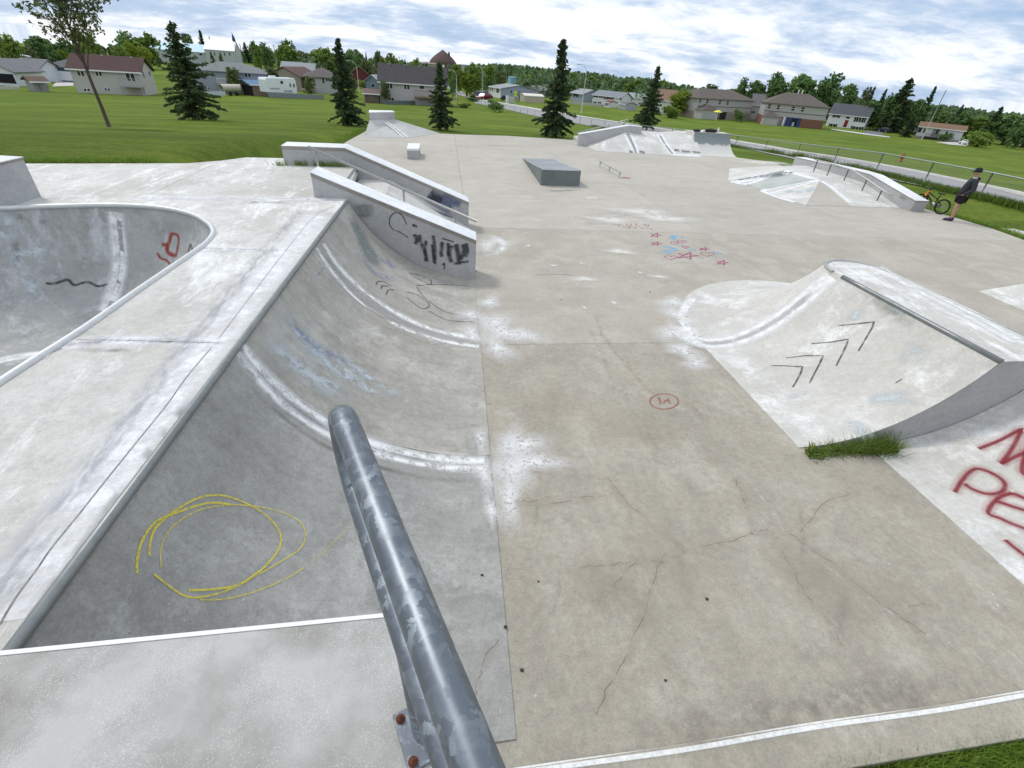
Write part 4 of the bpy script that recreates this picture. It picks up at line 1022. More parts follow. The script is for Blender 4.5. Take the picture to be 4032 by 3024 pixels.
for px, w in (([(85, 290), (200, 295), (300, 275), (440, 235), (600, 200)], 0.22), ([(90, 300), (200, 320), (260, 325)], 0.25), ([(270, 320), (350, 295), (480, 240), (600, 205)], 0.2), ([(600, 200), (720, 200), (850, 240), (990, 275)], 0.3), ([(410, 390), (600, 350), (800, 310), (990, 283)], 0.2), ([(500, 415), (700, 360), (990, 288)], 0.10), ([(410, 392), (560, 450), (740, 505)], 0.24), ([(1010, 290), (1110, 350), (1210, 430), (1310, 510)], 0.18)):
    ribbon('filler_streak', WB, xz(px), w*1.5, ff)
for px in ([(640, 405), (740, 380)], [(750, 400), (830, 400)], [(860, 400), (940, 360)]): ribbon('graffiti', SKYB, xz(px), 0.4, ff)
flb = [c for c in fl.children if c.name.startswith('body')][0]
ribbon('graffiti', DIRT, xz([(1800, 430), (1840, 460), (1880, 490)]), 0.22, flb)
lbk = lb.children[0]
for px in ([(1575, 478), (1620, 520), (1690, 600)],): pass
ribbon('filler_streak', WHITE, Z(1400, 420, .1808)([(620, 335), (780, 440), (920, 560), (1030, 660)]), 0.14, lbk); ribbon('filler_streak', WHITE, Z(1400, 420, .1808)([(690, 335), (860, 450), (1010, 570), (1140, 670)]), 0.14, lbk)

DIRTL = stain_mat('faint_dirt', (0.16, 0.145, 0.12), 0.3, 1.0, 0.9, 9, endfade=0.3, lo=0.42, hi=0.6)
# worn white edge of the kerb
KW = [(Vector((x, 1.017+0.0016*x+0.006*math.sin(x*3.1), 0.035)), Vector((0, 0, 1))) for x in [0.02+k*0.12 for k in range(150)]]
ribbon('worn_edge', stain_mat('white_kerb_edge', (0.84, 0.84, 0.82), 1.0, 0.25, 0.25, 30), None, 0.062, kerb_o, across=2, pts3=KW)
ribbon('dirt_shade_streak', DIRTL, [(2300, 2930), (2900, 2840), (3400, 2750), (4032, 2640)], 0.4, floor_o)

rs = random.Random(21)
ARC = stain_mat('wheel_scuff', (0.20, 0.19, 0.175), 0.17, 1.0, 0.9, 6, lo=0.44, hi=0.6, endfade=0.35)
ARCW = stain_mat('polished_scuff', (0.62, 0.60, 0.56), 0.3, 1.0, 0.9, 6, lo=0.44, hi=0.6, endfade=0.35)
for k in range(26):
    u0 = rs.uniform(2050, 3300); v0 = rs.uniform(1450, 2750)
    if u0 > 2700 and v0 < 1500+(u0-2700)*1.1: continue
    a = rs.uniform(-0.5, 0.5); L_ = rs.uniform(120, 420)
    ribbon('scuff', ARC if k % 2 else ARCW, [(u0, v0), (u0+math.sin(a)*L_*0.5+rs.uniform(-30, 30), v0-L_*0.5), (u0+math.sin(a)*L_, v0-L_)], rs.uniform(0.05, 0.16), floor_o, lift=0.002)
for k in range(22):
    y_ = rs.uniform(1.6, 8.6); x0 = rs.uniform(-1.2, 0.1); pts = []
    for j in range(9):
        x = x0+(0.55-x0)*j/8*rs.uniform(0.97, 1.03); pts.append((Vector((x, y_+0.12*j/8*rs.uniform(0.5, 1.5), qz(x, y_))), Vector((0.35, 0, 0.94))))
    ribbon('scuff', ARC if k % 3 else ARCW, None, rs.uniform(0.03, 0.12), QP2 if y_ > 3.9 else QP1, pts3=pts, lift=0.003)
# ================================================================ road
def strip(name, far, near, mat, zo, kind='structure', n=6):
    A = catmull([(u, v) for u, v in far], n); B = catmull([(u, v) for u, v in near], n)
    m = max(len(A), len(B)); rows = []
    for k in range(m):
        a, b = A[min(len(A)-1, k*len(A)//m)], B[min(len(B)-1, k*len(B)//m)]
        p, q = terr_hit(a.x, a.y), terr_hit(b.x, b.y); row = []
        for j in range(7):
            c = p.lerp(q, j/6); row.append((c.x, c.y, terr(c.x, c.y)+zo))
        rows.append(row)
    o = obj(name, MB().grid(rows, True), mat); tag(o, kind=kind); return o, rows
FARE = [(1868, 391), (2017, 415), (2134, 436), (2261, 457), (2480, 492), (2700, 525), (2875, 556), (3142, 602), (3232, 615), (3400, 642), (3662, 692), (4032, 777), (4500, 900)]
NEARE = [(1872, 407), (1976, 427), (2107, 457), (2236, 480), (2351, 502), (2600, 540), (2880, 578), (3050, 612), (3244, 655), (3514, 712), (3780, 768), (4032, 825), (4450, 940)]
road_o, rrows = strip('road', FARE, NEARE, M['asphalt'], 0.05)
strip('road', [(1753, 300), (1757, 330), (1768, 352), (1800, 372), (1868, 392)], [(1759, 300), (1768, 325), (1790, 345), (1830, 368), (1872, 406)], M['asphalt'], 0.08)
# kerb on the far side of the road
rows = []
for r in rrows:
    p, q = Vector(r[0]), Vector(r[1]); d = (p-q); d.z = 0; d.normalize()
    a = p; b = p+d*2.2
    rows.append([(a.x, a.y, terr(a.x, a.y)-0.1), (a.x, a.y, terr(a.x, a.y)+0.19), (b.x, b.y, terr(b.x, b.y)+0.19), (b.x, b.y, terr(b.x, b.y)-0.1)])
tag(obj('kerb', MB().grid(rows, False), concrete('pale_kerb', (0.60, 0.59, 0.56), (0.70, 0.69, 0.66), None)), kind='structure')
DIRTG = concrete('roadside_grit', (0.25, 0.22, 0.18), (0.34, 0.31, 0.27), None)
rows = []
for r in rrows:
    p, q = Vector(r[0]), Vector(r[1]); d = (q-p); d.z = 0; d.normalize()
    rows.append([(c.x, c.y, terr(c.x, c.y)+0.056) for c in (p+d*0.02, p+d*0.7)])
tag(obj('gutter', MB().grid(rows, True), DIRTG), kind='structure')
# ================================================================ chain-link fence
fence = thing('chain_link_fence', 'grey chain link fence running along the near side of the road', 'fence', (0, 0, 0))
FB = [(1878, 413), (1895, 416), (1912, 419), (1945, 425), (1988, 437), (2024, 445), (2049, 450), (2076, 456), (2104, 461), (2160, 470), (2220, 478), (2283, 489), (2327, 497), (2378, 506), (2450, 520), (2540, 534), (2640, 548), (2760, 562), (2893, 580), (3009, 598), (3133, 622), (3276, 652), (3442, 686), (3630, 732), (3850, 783), (4110, 848), (4420, 930)]
FP = [terr_hit(u, v) for u, v in FB]
FHT = 1.12
pm = plain('fence_post_steel', (0.24, 0.26, 0.25), 0.5, 0.2, 5, 0.7)
for p in FP: obj('post', MB().tube([(p.x, p.y, p.z-0.1), (p.x, p.y, p.z+FHT)], 0.032, 8), pm, fence)
obj('top_rail', MB().tube([(p.x, p.y, p.z+FHT) for p in FP], 0.03, 8), plain('fence_rail_steel', (0.34, 0.40, 0.38), 0.5, 0.2, 5, 0.6), fence)
t = NT('chain_link')
n_ = t.new('ShaderNodeTexCoord').outputs['UV']; s_ = t.new('ShaderNodeSeparateXYZ'); t.l.new(n_, s_.inputs[0])
def dia(sg):
    x = t.math('ADD', s_.outputs[0], t.math('MULTIPLY', s_.outputs[1], sg)); x = t.math('FRACT', t.math('MULTIPLY', x, 14.0))
    return t.math('LESS_THAN', x, 0.06)
t.put(t.b.inputs['Alpha'], t.math('MAXIMUM', dia(1.0), dia(-1.0))); t.col((0.30, 0.31, 0.31)); t.b.inputs['Roughness'].default_value = 0.5
mb = MB(); mb.grid([[(p.x, p.y, p.z+0.03) for p in FP], [(p.x, p.y, p.z+FHT) for p in FP]], False)
L = [0]
for a, b in zip(FP, FP[1:]): L.append(L[-1]+(b-a).length)
mb.uv = [(l, 0) for l in L]+[(l, FHT) for l in L]
obj('mesh', mb, t.m, fence)

# ================================================================ grass blades
def blades(name, spots, mat, kind='stuff', parent=None, label=None):
    vs, fs = [], []
    for (x, y, z, h, w, lean) in spots:
        a = random.uniform(0, 6.28); dx, dy = math.cos(a)*w/2, math.sin(a)*w/2
        la = random.uniform(0, 6.28); lx, ly = math.cos(la)*lean*h, math.sin(la)*lean*h
        o = len(vs)
        vs += [(x-dx, y-dy, z), (x+dx, y+dy, z), (x-dx*.6+lx*.35, y-dy*.6+ly*.35, z+h*.6), (x+dx*.6+lx*.35, y+dy*.6+ly*.35, z+h*.6), (x+lx, y+ly, z+h)]
        fs += [(o, o+1, o+3, o+2), (o+2, o+3, o+4)]
    mb = MB().add(vs, fs, True); return tag(obj(name, mb, mat, parent), kind=kind)
sp_ = []
rnd = random.Random(3)
for _ in range(12000):                        # bottom right corner, right under the kerb
    x = rnd.uniform(2.3, 6.5); y = 0.80-abs(rnd.gauss(0, 0.16))-0.01; sp_.append((x, y, terr(x, y)-0.01, rnd.uniform(0.05, 0.14), 0.006, rnd.uniform(0.2, 0.9)))
for _ in range(9000):                         # mown edge along the left slab
    k = rnd.random()*3; pts = [(-14, 10.25), (-8, 11.28), (-5.3, 11.98), (-4.5, 13.0)]; i = int(k); t_ = k-i
    x = pts[i][0]+(pts[i+1][0]-pts[i][0])*t_; y = pts[i][1]+(pts[i+1][1]-pts[i][1])*t_+abs(rnd.gauss(0, 0.25))+0.02
    sp_.append((x, y, terr(x, y)-0.02, rnd.uniform(0.08, 0.16), 0.02, rnd.uniform(0.2, 0.8)))
edge_r = [(19.2, 12.9), (19.46, 14.27), (19.38, 16.08), (19.1, 24.5), (19.2, 27.2), (17.75, 28.5)]
edge_b = [(9.0, 32.2), (4.6, 32.5), (1.9, 32.0), (0.4, 32.0)]
edge_l = [(-3.0, 31.6), (-3.8, 31.3), (-4.3, 26.6), (-4.4, 20)]
for E_, N, off in ((edge_r, 8000, 1), (edge_b, 4000, 1), (edge_l, 4000, 1)):
    for _ in range(N):
        k = rnd.random()*(len(E_)-1); i = int(k); t_ = k-i
        a, b = Vector(E_[i]), Vector(E_[i+1]); c = a.lerp(b, t_); nrm = Vector(((b-a).y, -(b-a).x)).normalized()
        if E_ is edge_r: nrm = nrm if nrm.x > 0 else -nrm
        elif E_ is edge_b: nrm = Vector((0, 1))
        else: nrm = Vector((-0.9, 0.3))
        c = c+nrm*(abs(rnd.gauss(0, 0.3))+0.03)
        sp_.append((c.x, c.y, terr(c.x, c.y)-0.02, rnd.uniform(0.06, 0.16), 0.025, rnd.uniform(0.2, 0.8)))
blades('grass', sp_, M['blade'])
sp_ = []
for i in range(12, len(FP)-1):                # rank growth along the fence foot
    for _ in range(1400 if i > 16 else 500):
        c = FP[i].lerp(FP[i+1], rnd.random()); off = rnd.gauss(-0.15, 0.32)
        d = (FP[i+1]-FP[i]).normalized(); c = c+Vector((-d.y, d.x, 0))*(-off)
        hh = 0.25+0.22*math.sin(c.x*1.3+c.y*0.7)*math.sin(c.x*0.37)
        sp_.append((c.x, c.y, terr(c.x, c.y)-0.02, max(0.12, hh*rnd.uniform(0.6, 1.4)), 0.045, rnd.uniform(0.2, 0.8)))
blades('tall_grass', sp_, leafmat('tall_grass_blades', (0.070, 0.125, 0.018), (0.13, 0.20, 0.033), 0.3))
# tuft at the foot of the island ramp
sp_ = []
for _ in range(1100):
    t_ = rnd.random()**0.7; x = 4.42+1.18*t_; y = 3.70+rnd.gauss(0, 0.045)-0.05*t_
    sp_.append((x, y, 0.0, rnd.uniform(0.08, 0.28)*(0.45+0.75*t_), 0.008, rnd.uniform(0.3, 1.2)))
for _ in range(60):
    x = rnd.uniform(4.40, 4.62); y = 3.68+rnd.gauss(0, 0.05); sp_.append((x, y, 0.0, rnd.uniform(0.04, 0.09), 0.04, rnd.uniform(0.8, 1.8)))
tf = blades('grass_tuft', sp_, leafmat('tuft_blades', (0.11, 0.18, 0.03), (0.26, 0.34, 0.07), 0.2), kind=None)
tag(tf, 'tuft of green grass growing from the crack beside the ramp', 'grass')
sp_ = []
for (x0, y0) in ((-3.0, 12.25), (-2.6, 12.28), (-2.45, 12.28), (-2.2, 12.3), (-3.42, 12.15)):
    for _ in range(60): sp_.append((x0+rnd.gauss(0, 0.08), y0-abs(rnd.gauss(0, 0.03)), DECK, rnd.uniform(0.05, 0.16), 0.012, rnd.uniform(0.3, 1)))
tag(blades('weeds', sp_, M['blade'], kind=None), 'weeds sprouting at the foot of the long bent ledge', 'weeds')

# ================================================================ trees
def quad(vs, fs, c, a, b):
    o = len(vs); vs += [c-a-b, c+a-b, c+a+b, c-a+b]; fs.append((o, o+1, o+2, o+3))
def mesh_of(name, vs, fs, mat, smooth=False):
    me = bpy.data.meshes.new(name); me.from_pydata([tuple(v) for v in vs], [], fs); me.materials.append(mat)
    if smooth: me.polygons.foreach_set('use_smooth', [True]*len(fs))
    return me
def rv(r): 
    while True:
        v = Vector((r.uniform(-1, 1), r.uniform(-1, 1), r.uniform(-1, 1)))
        if 0.05 < v.length < 1: return v.normalized()
def spruce_mesh(h, R0, seed, dens=1.0, bare=0.0):
    r = random.Random(seed); vs, fs = [], []
    z = 0.09*h
    side = [r.uniform(0.8, 1.2) for _ in range(8)]
    while z < 0.985*h:
        t = z/h
        tier = r.uniform(0.62, 1.18)
        Lr = R0*((1-t)**0.85)*tier*(0.6 if t < 0.13 else 1)+0.07
        nb = int(6+6*(1-t))
        for k in range(nb):
            a = r.uniform(0, 6.28); L = Lr*r.uniform(0.55, 1.2)*side[int(a/6.2832*8) % 8]*(1.0 if r.random() > bare else 0.4)
            d = Vector((math.cos(a), math.sin(a), 0)); sdv = Vector((-d.y, d.x, 0)); n = max(3, int(L*8*dens))
            rise = (0.75*t-0.15+r.uniform(-0.08, 0.08))
            for i in range(n):
                s = (i+0.6)/n
                c = d*L*s+Vector((0, 0, z+L*(rise*s-0.42*s*s*(1.1-t)+0.12*s**4)))
                wsp = L*0.20*(1-s)*min(1, s*3)+0.04          # flat fan of twigs along the branch
                for _ in range(5):
                    o_ = r.uniform(-1, 1)*wsp
                    q = c+sdv*o_+Vector((0, 0, -abs(o_)*0.35+r.gauss(-0.03, 0.03)))
                    ax = (d*0.8+sdv*(0.6 if o_ > 0 else -0.6)+rv(r)*0.45+Vector((0, 0, -0.35))).normalized(); b = ax.cross(rv(r)).normalized()
                    quad(vs, fs, q, ax*r.uniform(0.06, 0.135), b*r.uniform(0.02, 0.05))
        z += h*0.030*r.uniform(0.6, 1.5)
    for k in range(16): quad(vs, fs, Vector((0, 0, h*(0.95+0.05*k/16))), rv(r)*0.05, Vector((0, 0, 0.05)))
    return mesh_of('needles', vs, fs, M['spruce'])
def trunk_mesh(h, r0, r1=0.02, bends=0.0, seed=0):
    r = random.Random(seed); mb = MB()
    mb.tube([(r.uniform(-bends, bends)*k, r.uniform(-bends, bends)*k, h*k/4) for k in range(5)], [r0*1.25]+[r0+(r1-r0)*k/4 for k in range(1, 5)], 8)
    return mesh_of('trunk', mb.v, mb.f, M['bark'], True)
def crown_mesh(h, rx, seed, mat, n=2600, ls=0.22, zc=0.53, rz=0.47, lobes=13):
    r = random.Random(seed); vs, fs = [], []
    C = [(Vector((r.uniform(-.55, .55)*rx, r.uniform(-.55, .55)*rx, h*(zc+r.uniform(-.6, .72)*rz))), r.uniform(0.36, 0.62)) for _ in range(lobes)]
    for _ in range(n//6):
        c, k = r.choice(C); d = rv(r)
        if d.z < -0.3 and r.random() < 0.5: d.z = -d.z
        rad = r.uniform(0.55, 1.05)
        p = c+Vector((d.x*rx*k*rad, d.y*rx*k*rad, d.z*h*rz*k*rad))
        for _ in range(6):
            q = p+rv(r)*r.uniform(0, ls*2.0); a = rv(r); b = a.cross(rv(r)).normalized(); s = ls*r.uniform(0.5, 1.1)
            quad(vs, fs, q, a*s, b*s*0.6)
    return mesh_of('leaves', vs, fs, mat)
def limbs_mesh(h, rx, seed, trunk=0.035):
    r = random.Random(seed); mb = MB()
    mb.tube([(0, 0, 0), (r.uniform(-.1, .1), r.uniform(-.1, .1), h*0.3), (r.uniform(-.2, .2), r.uniform(-.2, .2), h*0.62)], [h*trunk*1.2, h*trunk*0.8, h*trunk*0.3], 7)
    for k in range(7):
        a = r.uniform(0, 6.28); z = h*r.uniform(0.25, 0.5); L = rx*r.uniform(0.5, 0.85)
        mb.tube([(0, 0, z), (math.cos(a)*L*.5, math.sin(a)*L*.5, z+h*0.13), (math.cos(a)*L, math.sin(a)*L, z+h*r.uniform(0.2, 0.33))], [h*trunk*0.4, h*trunk*0.25, 0.012], 5)
    return mesh_of('trunk', mb.v, mb.f, M['bark'], True)
def tree(name, label, P, trunk, crown, group=None, s=1.0, sz=None, rz=0.0, lean=(0, 0)):
    o = thing(name, label, 'tree', P, group, rz); o.scale = (s, s, sz or s); o.rotation_euler = (lean[0], lean[1], rz)
    for nm, me in (('trunk', trunk), ('crown', crown)):
        c = bpy.data.objects.new(nm, me); COL.objects.link(c); c.parent = o
    return o
SPR = [(spruce_mesh(5.0, 1.45, 11, 1.3), trunk_mesh(5.0, 0.09)), (spruce_mesh(5.0, 1.35, 23, 1.3), trunk_mesh(5.0, 0.09)), (spruce_mesh(5.0, 1.6, 37, 1.2), trunk_mesh(5.0, 0.1)), (spruce_mesh(5.0, 0.85, 41, 1.1, 0.2), trunk_mesh(5.0, 0.08))]
def spruce_at(label, base, top, var, wid=1.0, group=None, lean=(0, 0), name='spruce_tree', D=None, rz=None):
    P = terr_hit(*base) if D is None else at_dist(*base, D)
    if D is not None: P.z = terr(P.x, P.y)
    h = at_like(top[0], top[1], P).z-P.z
    s = h/5.0
    return tree(name, label, P-Vector((0, 0, 0.03)), SPR[var][1], SPR[var][0], group, s*wid, s, rz if rz is not None else random.uniform(0, 6), lean)
spruce_at('broad dark spruce standing beside the bare leaning tree', (775, 472), (612, 75), 2, 1.12)
spruce_at('tall dark spruce between the white trailer and the brown shed', (1368, 492), (1290, 145), 0, 0.95)
spruce_at('slim dark spruce in front of the dark roofed house deck', (1735, 512), (1708, 238), 1, 1.05)
spruce_at('tallest dark spruce behind the flat grind rail and kicker', (2180, 538), (2214, 152), 0, 0.92)
spruce_at('dark spruce growing right behind the wide far bank', (2545, 512), (2592, 258), 1, 0.95)
def pick_top(u, v, D): return at_dist(u, v, D).z
# sparse young tree with bare branches
def bare_tree(h, seed):
    r = random.Random(seed); mb = MB(); vs, fs = [], []
    def grow(p, d, L, rad, lev):
        pts = [p]; q = p; dd = d
        for k in range(4):
            dd = (dd+rv(r)*0.13+Vector((0, 0, 0.06))).normalized(); q = q+dd*L/4; pts.append(q)
        mb.tube(pts, [rad*(1-0.18*k) for k in range(5)], 6 if lev < 2 else 4, cap=False)
        if lev >= 3:
            for _ in range(3):
                c = r.choice(pts[1:])+rv(r)*0.08
                for _ in range(4):
                    a = rv(r); b = a.cross(rv(r)).normalized(); quad(vs, fs, c+rv(r)*0.07, a*0.045, b*0.03)
            return
        for k in range((0, 5, 4, 3)[lev] if lev else 0): 
            b0 = pts[r.choice((1, 2, 3, 4))]; nd = (dd*1.0+rv(r)*0.62).normalized(); grow(b0, nd, L*r.uniform(0.5, 0.75), rad*0.5, lev+1)
    tp = [Vector((0, 0, 0)), Vector((0.02, 0, h*0.12)), Vector((0.0, 0.02, h*0.25)), Vector((0.03, 0, h*0.42)), Vector((0, 0, h*0.62)), Vector((0.02, 0.03, h*0.82)), Vector((0, 0, h))]
    mb.tube(tp, [0.085, 0.068, 0.060, 0.046, 0.032, 0.02, 0.008], 8)
    for k in range(30):
        t_ = 0.30+0.62*(k/30)+r.uniform(-0.01, 0.01); p = Vector((0.01, 0.01, h*t_)); a = k*2.4+r.uniform(-.3, .3)
        d = Vector((math.cos(a)*0.5, math.sin(a)*0.5, 1.0)).normalized()
        grow(p, d, h*0.36*(1.12-t_), 0.024*(1.35-t_), 1)
    return mesh_of('trunk', mb.v, mb.f, M['bark'], True), mesh_of('leaves', vs, fs, M['leaf_grey'])
bt_, bl_ = bare_tree(6.6, 5)
P = terr_hit(430, 500)
tree('young_tree', 'tall sparse young tree with few leaves and a leaning bare trunk', P, bt_, bl_, lean=(0, R(-2)))
# leafy crowns shared by the town trees
CR = {}
for k, (m, n, ls) in {'mid': ('leaf', 2600, 0.34), 'mid2': ('leaf', 2600, 0.34), 'dark': ('leaf_dark', 2800, 0.36), 'dark2': ('leaf_dark', 2800, 0.36), 'bright': ('leaf_bright', 2600, 0.32), 'grey': ('leaf_grey', 2400, 0.32)}.items():
    CR[k] = (limbs_mesh(9, 3.2, hash(k) % 97 if False else len(k)*7+n % 13), crown_mesh(9, 3.3, len(CR)*5+3, M[m], n, ls))
CR['birch'] = (limbs_mesh(9, 1.8, 3, 0.02), crown_mesh(9, 2.0, 77, M['leaf_grey'], 2400, 0.28, 0.58, 0.42, 14))
CR['bush'] = (limbs_mesh(2, 1.0, 9, 0.03), crown_mesh(2, 1.25, 55, M['leaf_dark'], 2600, 0.09, 0.48, 0.5, 12))
CR['bush2'] = (limbs_mesh(2, 1.0, 9, 0.03), crown_mesh(2, 1.25, 56, M['leaf'], 2200, 0.10, 0.48, 0.5, 12))
def town_tree(kind, u, vtop, D, wpx, label, name='leafy_tree', group=None, vb=None, scale=True):
    """u, vtop: where the crown's top shows; D: distance in metres; wpx: crown width in photo pixels"""
    if vb is not None: P = terr_hit(u, vb); D = math.hypot(P.x, P.y); q = at_dist(u+(vb-vtop)*(-0.0), vtop, D)
    if scale: D = D*DS if u < 3380 else max(D*DS, 222)
    T = at_dist(u, vtop, D)
    P = Vector((T.x, T.y, terr(T.x, T.y)))
    h = max(1.0, T.z-P.z)
    d = ROT.transposed() @ (T-CAM_LOC); w = wpx/F_PX*(-d.z)
    base_h, base_w = (2.0, 1.9) if kind.startswith('bush') else (9.0, 4.2 if kind == 'birch' else 6.2)
    if kind.startswith('spr'):
        v = SPR[int(kind[3])]; return tree(name, label, P, v[1], v[0], group, w/2.3, h/5.0, random.uniform(0, 6))
    tr, crn = CR[kind]
    return tree(name, label, P-Vector((0, 0, 0.05)), tr, crn, group, w/base_w, h/(base_h*(1.0 if not kind.startswith('bush') else 0.85)), random.uniform(0, 6))
GT = 'trees among the houses'
for (k, u, v, D_, w, lab) in (
    ('mid', 15, 148, 150, 90, 'round leafy tree behind the white garage house'), ('grey', 80, 160, 155, 80, 'pale leafy tree beside the round tree behind the white garage house'),
    ('dark2', 140, 150, 160, 90, 'dark leafy tree between the white garage house and the dark blue house'), ('dark', 215, 165, 150, 90, 'dark leafy tree rising over the dark blue house'), ('bright', 262, 195, 140, 60, 'yellow green tree beside the dark blue house'),
    ('mid2', 320, 132, 150, 110, 'big leafy tree behind the red roofed house'), ('grey', 372, 172, 160, 60, 'pale leafy tree at the red roofed house ridge'),
    ('dark', 490, 140, 210, 90, 'dark leafy tree left of the white roofed church'), ('mid', 555, 142, 210, 110, 'wide leafy tree close to the white roofed church'), ('bright', 530, 165, 170, 80, 'bright bushy tree below the white roofed church'), ('mid2', 450, 190, 150, 70, 'low leafy tree behind the red roof'),
    ('dark', 730, 145, 440, 40, 'small dark tree behind the long church hall roof'), ('spr0', 785, 118, 440, 40, 'pointed conifer behind the long church hall roof'), ('spr1', 822, 142, 440, 16, 'tiny conifer beside the church gable roof'),
    ('spr1', 828, 202, 240, 24, 'young conifer in front of the church wall'), ('birch', 865, 208, 240, 16, 'slim young tree in front of the church wall'),
    ('mid', 1010, 174, 260, 60, 'leafy tree to the right of the church gable'), ('dark', 1045, 182, 230, 50, 'dark leafy tree beside the utility pole'), ('spr2', 960, 165, 380, 36, 'conifer just behind the church gable'),
    ('mid', 1130, 172, 190, 100, 'tall leafy tree behind the grey metal roof'), ('grey', 1185, 178, 190, 100, 'broad pale tree behind the grey metal roof'), ('mid2', 1240, 198, 190, 100, 'leafy tree between the grey roof and the tall spruce'), ('mid', 1310, 205, 180, 110, 'big leafy tree behind the tall spruce'), ('dark', 1350, 215, 170, 80, 'dark tree beside the tall spruce top'),
    ('birch', 1390, 196, 190, 50, 'slender pale tree left of the tall lamp'), ('dark2', 1412, 212, 175, 46, 'dark round tree behind the curved street lamp'), ('spr3', 1440, 203, 190, 26, 'narrow dark conifer behind the street lamp'), ('grey', 1440, 215, 170, 60, 'grey green tree behind the small blue gable house'),
    ('birch', 1492, 203, 190, 44, 'tall birch behind the dark roof ridge'), ('mid', 1548, 222, 190, 70, 'leafy tree above the dark roof ridge'), ('spr2', 1594, 232, 190, 20, 'small conifer above the dark roof ridge'), ('mid2', 1630, 238, 180, 50, 'round tree above the dark roof beside the tan hall'), ('mid', 1515, 240, 160, 60, 'bushy tree at the end of the dark roof'),
    ('mid', 1790, 262, 170, 60, 'leafy tree beside the brown dome'), ('bright', 1838, 275, 150, 70, 'big bright tree beside the side street'), ('mid2', 1872, 258, 165, 70, 'tall leafy tree behind the parked cars'), ('dark', 1782, 290, 135, 28, 'small dark tree at the side street corner'), ('mid', 1915, 262, 190, 70, 'broad tree behind the pale blue house'), ('birch', 1975, 280, 190, 40, 'slim tree above the pale blue house roof'),
    ('spr3', 1972, 252, 260, 14, 'pointed conifer above the pale blue house'), ('bright', 2110, 290, 210, 80, 'yellow green tree behind the grey gable house'), ('mid', 2070, 300, 210, 50, 'leafy tree right of the blue tank'), ('grey', 2155, 290, 220, 60, 'pale tree to the left of the tallest spruce'), ('mid2', 2250, 285, 220, 70, 'leafy tree to the right of the tallest spruce'),
    ('mid', 2345, 308, 210, 70, 'round tree above the white shuttered house'), ('spr3', 2410, 308, 220, 16, 'dark conifer behind the white shuttered house'), ('dark', 2395, 312, 230, 40, 'dark tree behind the white shuttered house ridge'), ('mid', 2500, 318, 190, 80, 'leafy tree behind the small pale roof'), ('dark', 2450, 318, 230, 60, 'dark leafy tree beyond the white gable end'),
    ('mid2', 2620, 322, 200, 70, 'leafy tree above the brown roofed house'), ('grey', 2650, 335, 170, 70, 'brownish tree beside the bright willow'), ('bright', 2685, 350, 140, 85, 'bright green willow left of the tan duplex'),
    ('birch', 2800, 332, 240, 50, 'thin tree above the first tan duplex roof'), ('grey', 2880, 338, 240, 50, 'sparse tree above the duplex roof ridge'), ('dark', 2925, 322, 200, 60, 'dark pine between the duplex roofs'), ('dark2', 2990, 325, 200, 70, 'dark pine beside the small grey gable'), ('dark', 3080, 308, 200, 100, 'wide dark pine behind the second duplex'), ('dark2', 3180, 302, 190, 120, 'tallest dark pine behind the second duplex'), ('dark', 3280, 310, 190, 110, 'big dark pine above the white bilevel house'), ('dark2', 3350, 340, 180, 70, 'dark pine to the right of the bilevel roof'),
    ('birch', 3425, 345, 200, 30, 'thin pale tree behind the bilevel house'), ('spr2', 3448, 338, 190, 34, 'leaning conifer behind the bilevel house'), ('spr0', 3492, 350, 180, 44, 'conifer left of the great dark conifer'), ('spr2', 3590, 306, 170, 110, 'great dark conifer behind the white bungalow'), ('dark', 3540, 370, 170, 80, 'dark tree behind the white garage'), ('dark2', 3630, 400, 160, 70, 'dark tree above the brown bungalow roof'), ('spr1', 3688, 338, 165, 50, 'conifer behind the tall wooden pole'), ('dark', 3720, 430, 160, 70, 'dark tree right of the wooden pole'),
    ('dark2', 3420, 400, 170, 100, 'dark tree mass over the small white garage'), ('spr0', 3795, 412, 170, 44, 'conifer on the far right slope'), ('dark', 3780, 450, 150, 90, 'dark tree behind the bungalow gable end'), ('mid', 3850, 465, 150, 100, 'leafy tree on the right slope'), ('spr2', 3948, 418, 160, 60, 'conifer rising over the right edge wood'), ('dark', 3930, 470, 140, 110, 'dark tree at the right edge wood'), ('dark2', 4010, 460, 120, 120, 'largest dark tree at the right edge wood'), ('dark', 4090, 470, 110, 120, 'dark tree outside the right edge wood')):
    town_tree(k, u, v, D_, w, lab, 'conifer_tree' if k.startswith('spr') else 'leafy_tree', GT)
def bush(u, vb, vt, wpx, label, kind='bush'):
    P = terr_hit(u, vb); D_ = math.hypot(P.x, P.y)
    lean = (vb-vt)*((u-1797)/(4193-vb))
    return tag(town_tree(kind, u+lean, vt, D_, wpx, label, 'bush', scale=False), cat='bush')
bush(1948, 441, 401, 56, 'round dark bush in front of the road fence')
bush(2900, 480, 438, 36, 'clipped dark bush at the corner of the first duplex')
bush(3716, 556, 528, 40, 'dark bush in front of the bungalow steps')
bush(3838, 578, 520, 70, 'large leafy bush beside the bungalow driveway', 'bush2')
bush(1862, 400, 388, 44, 'low hedge bush by the deck of the dark roofed house')
bush(3990, 585, 500, 70, 'tall dark bush at the edge of the right wood')
bush(2640, 465, 420, 60, 'leafy bush under the bright willow', 'bush2')
bush(1225, 335, 300, 70, 'leafy bush in front of the brown hip roof', 'bush2')
bush(1440, 350, 318, 50, 'leafy bush beside the small blue gable house', 'bush2')
bush(1830, 425, 412, 40, 'low weeds bush inside the road fence corner', 'bush2')
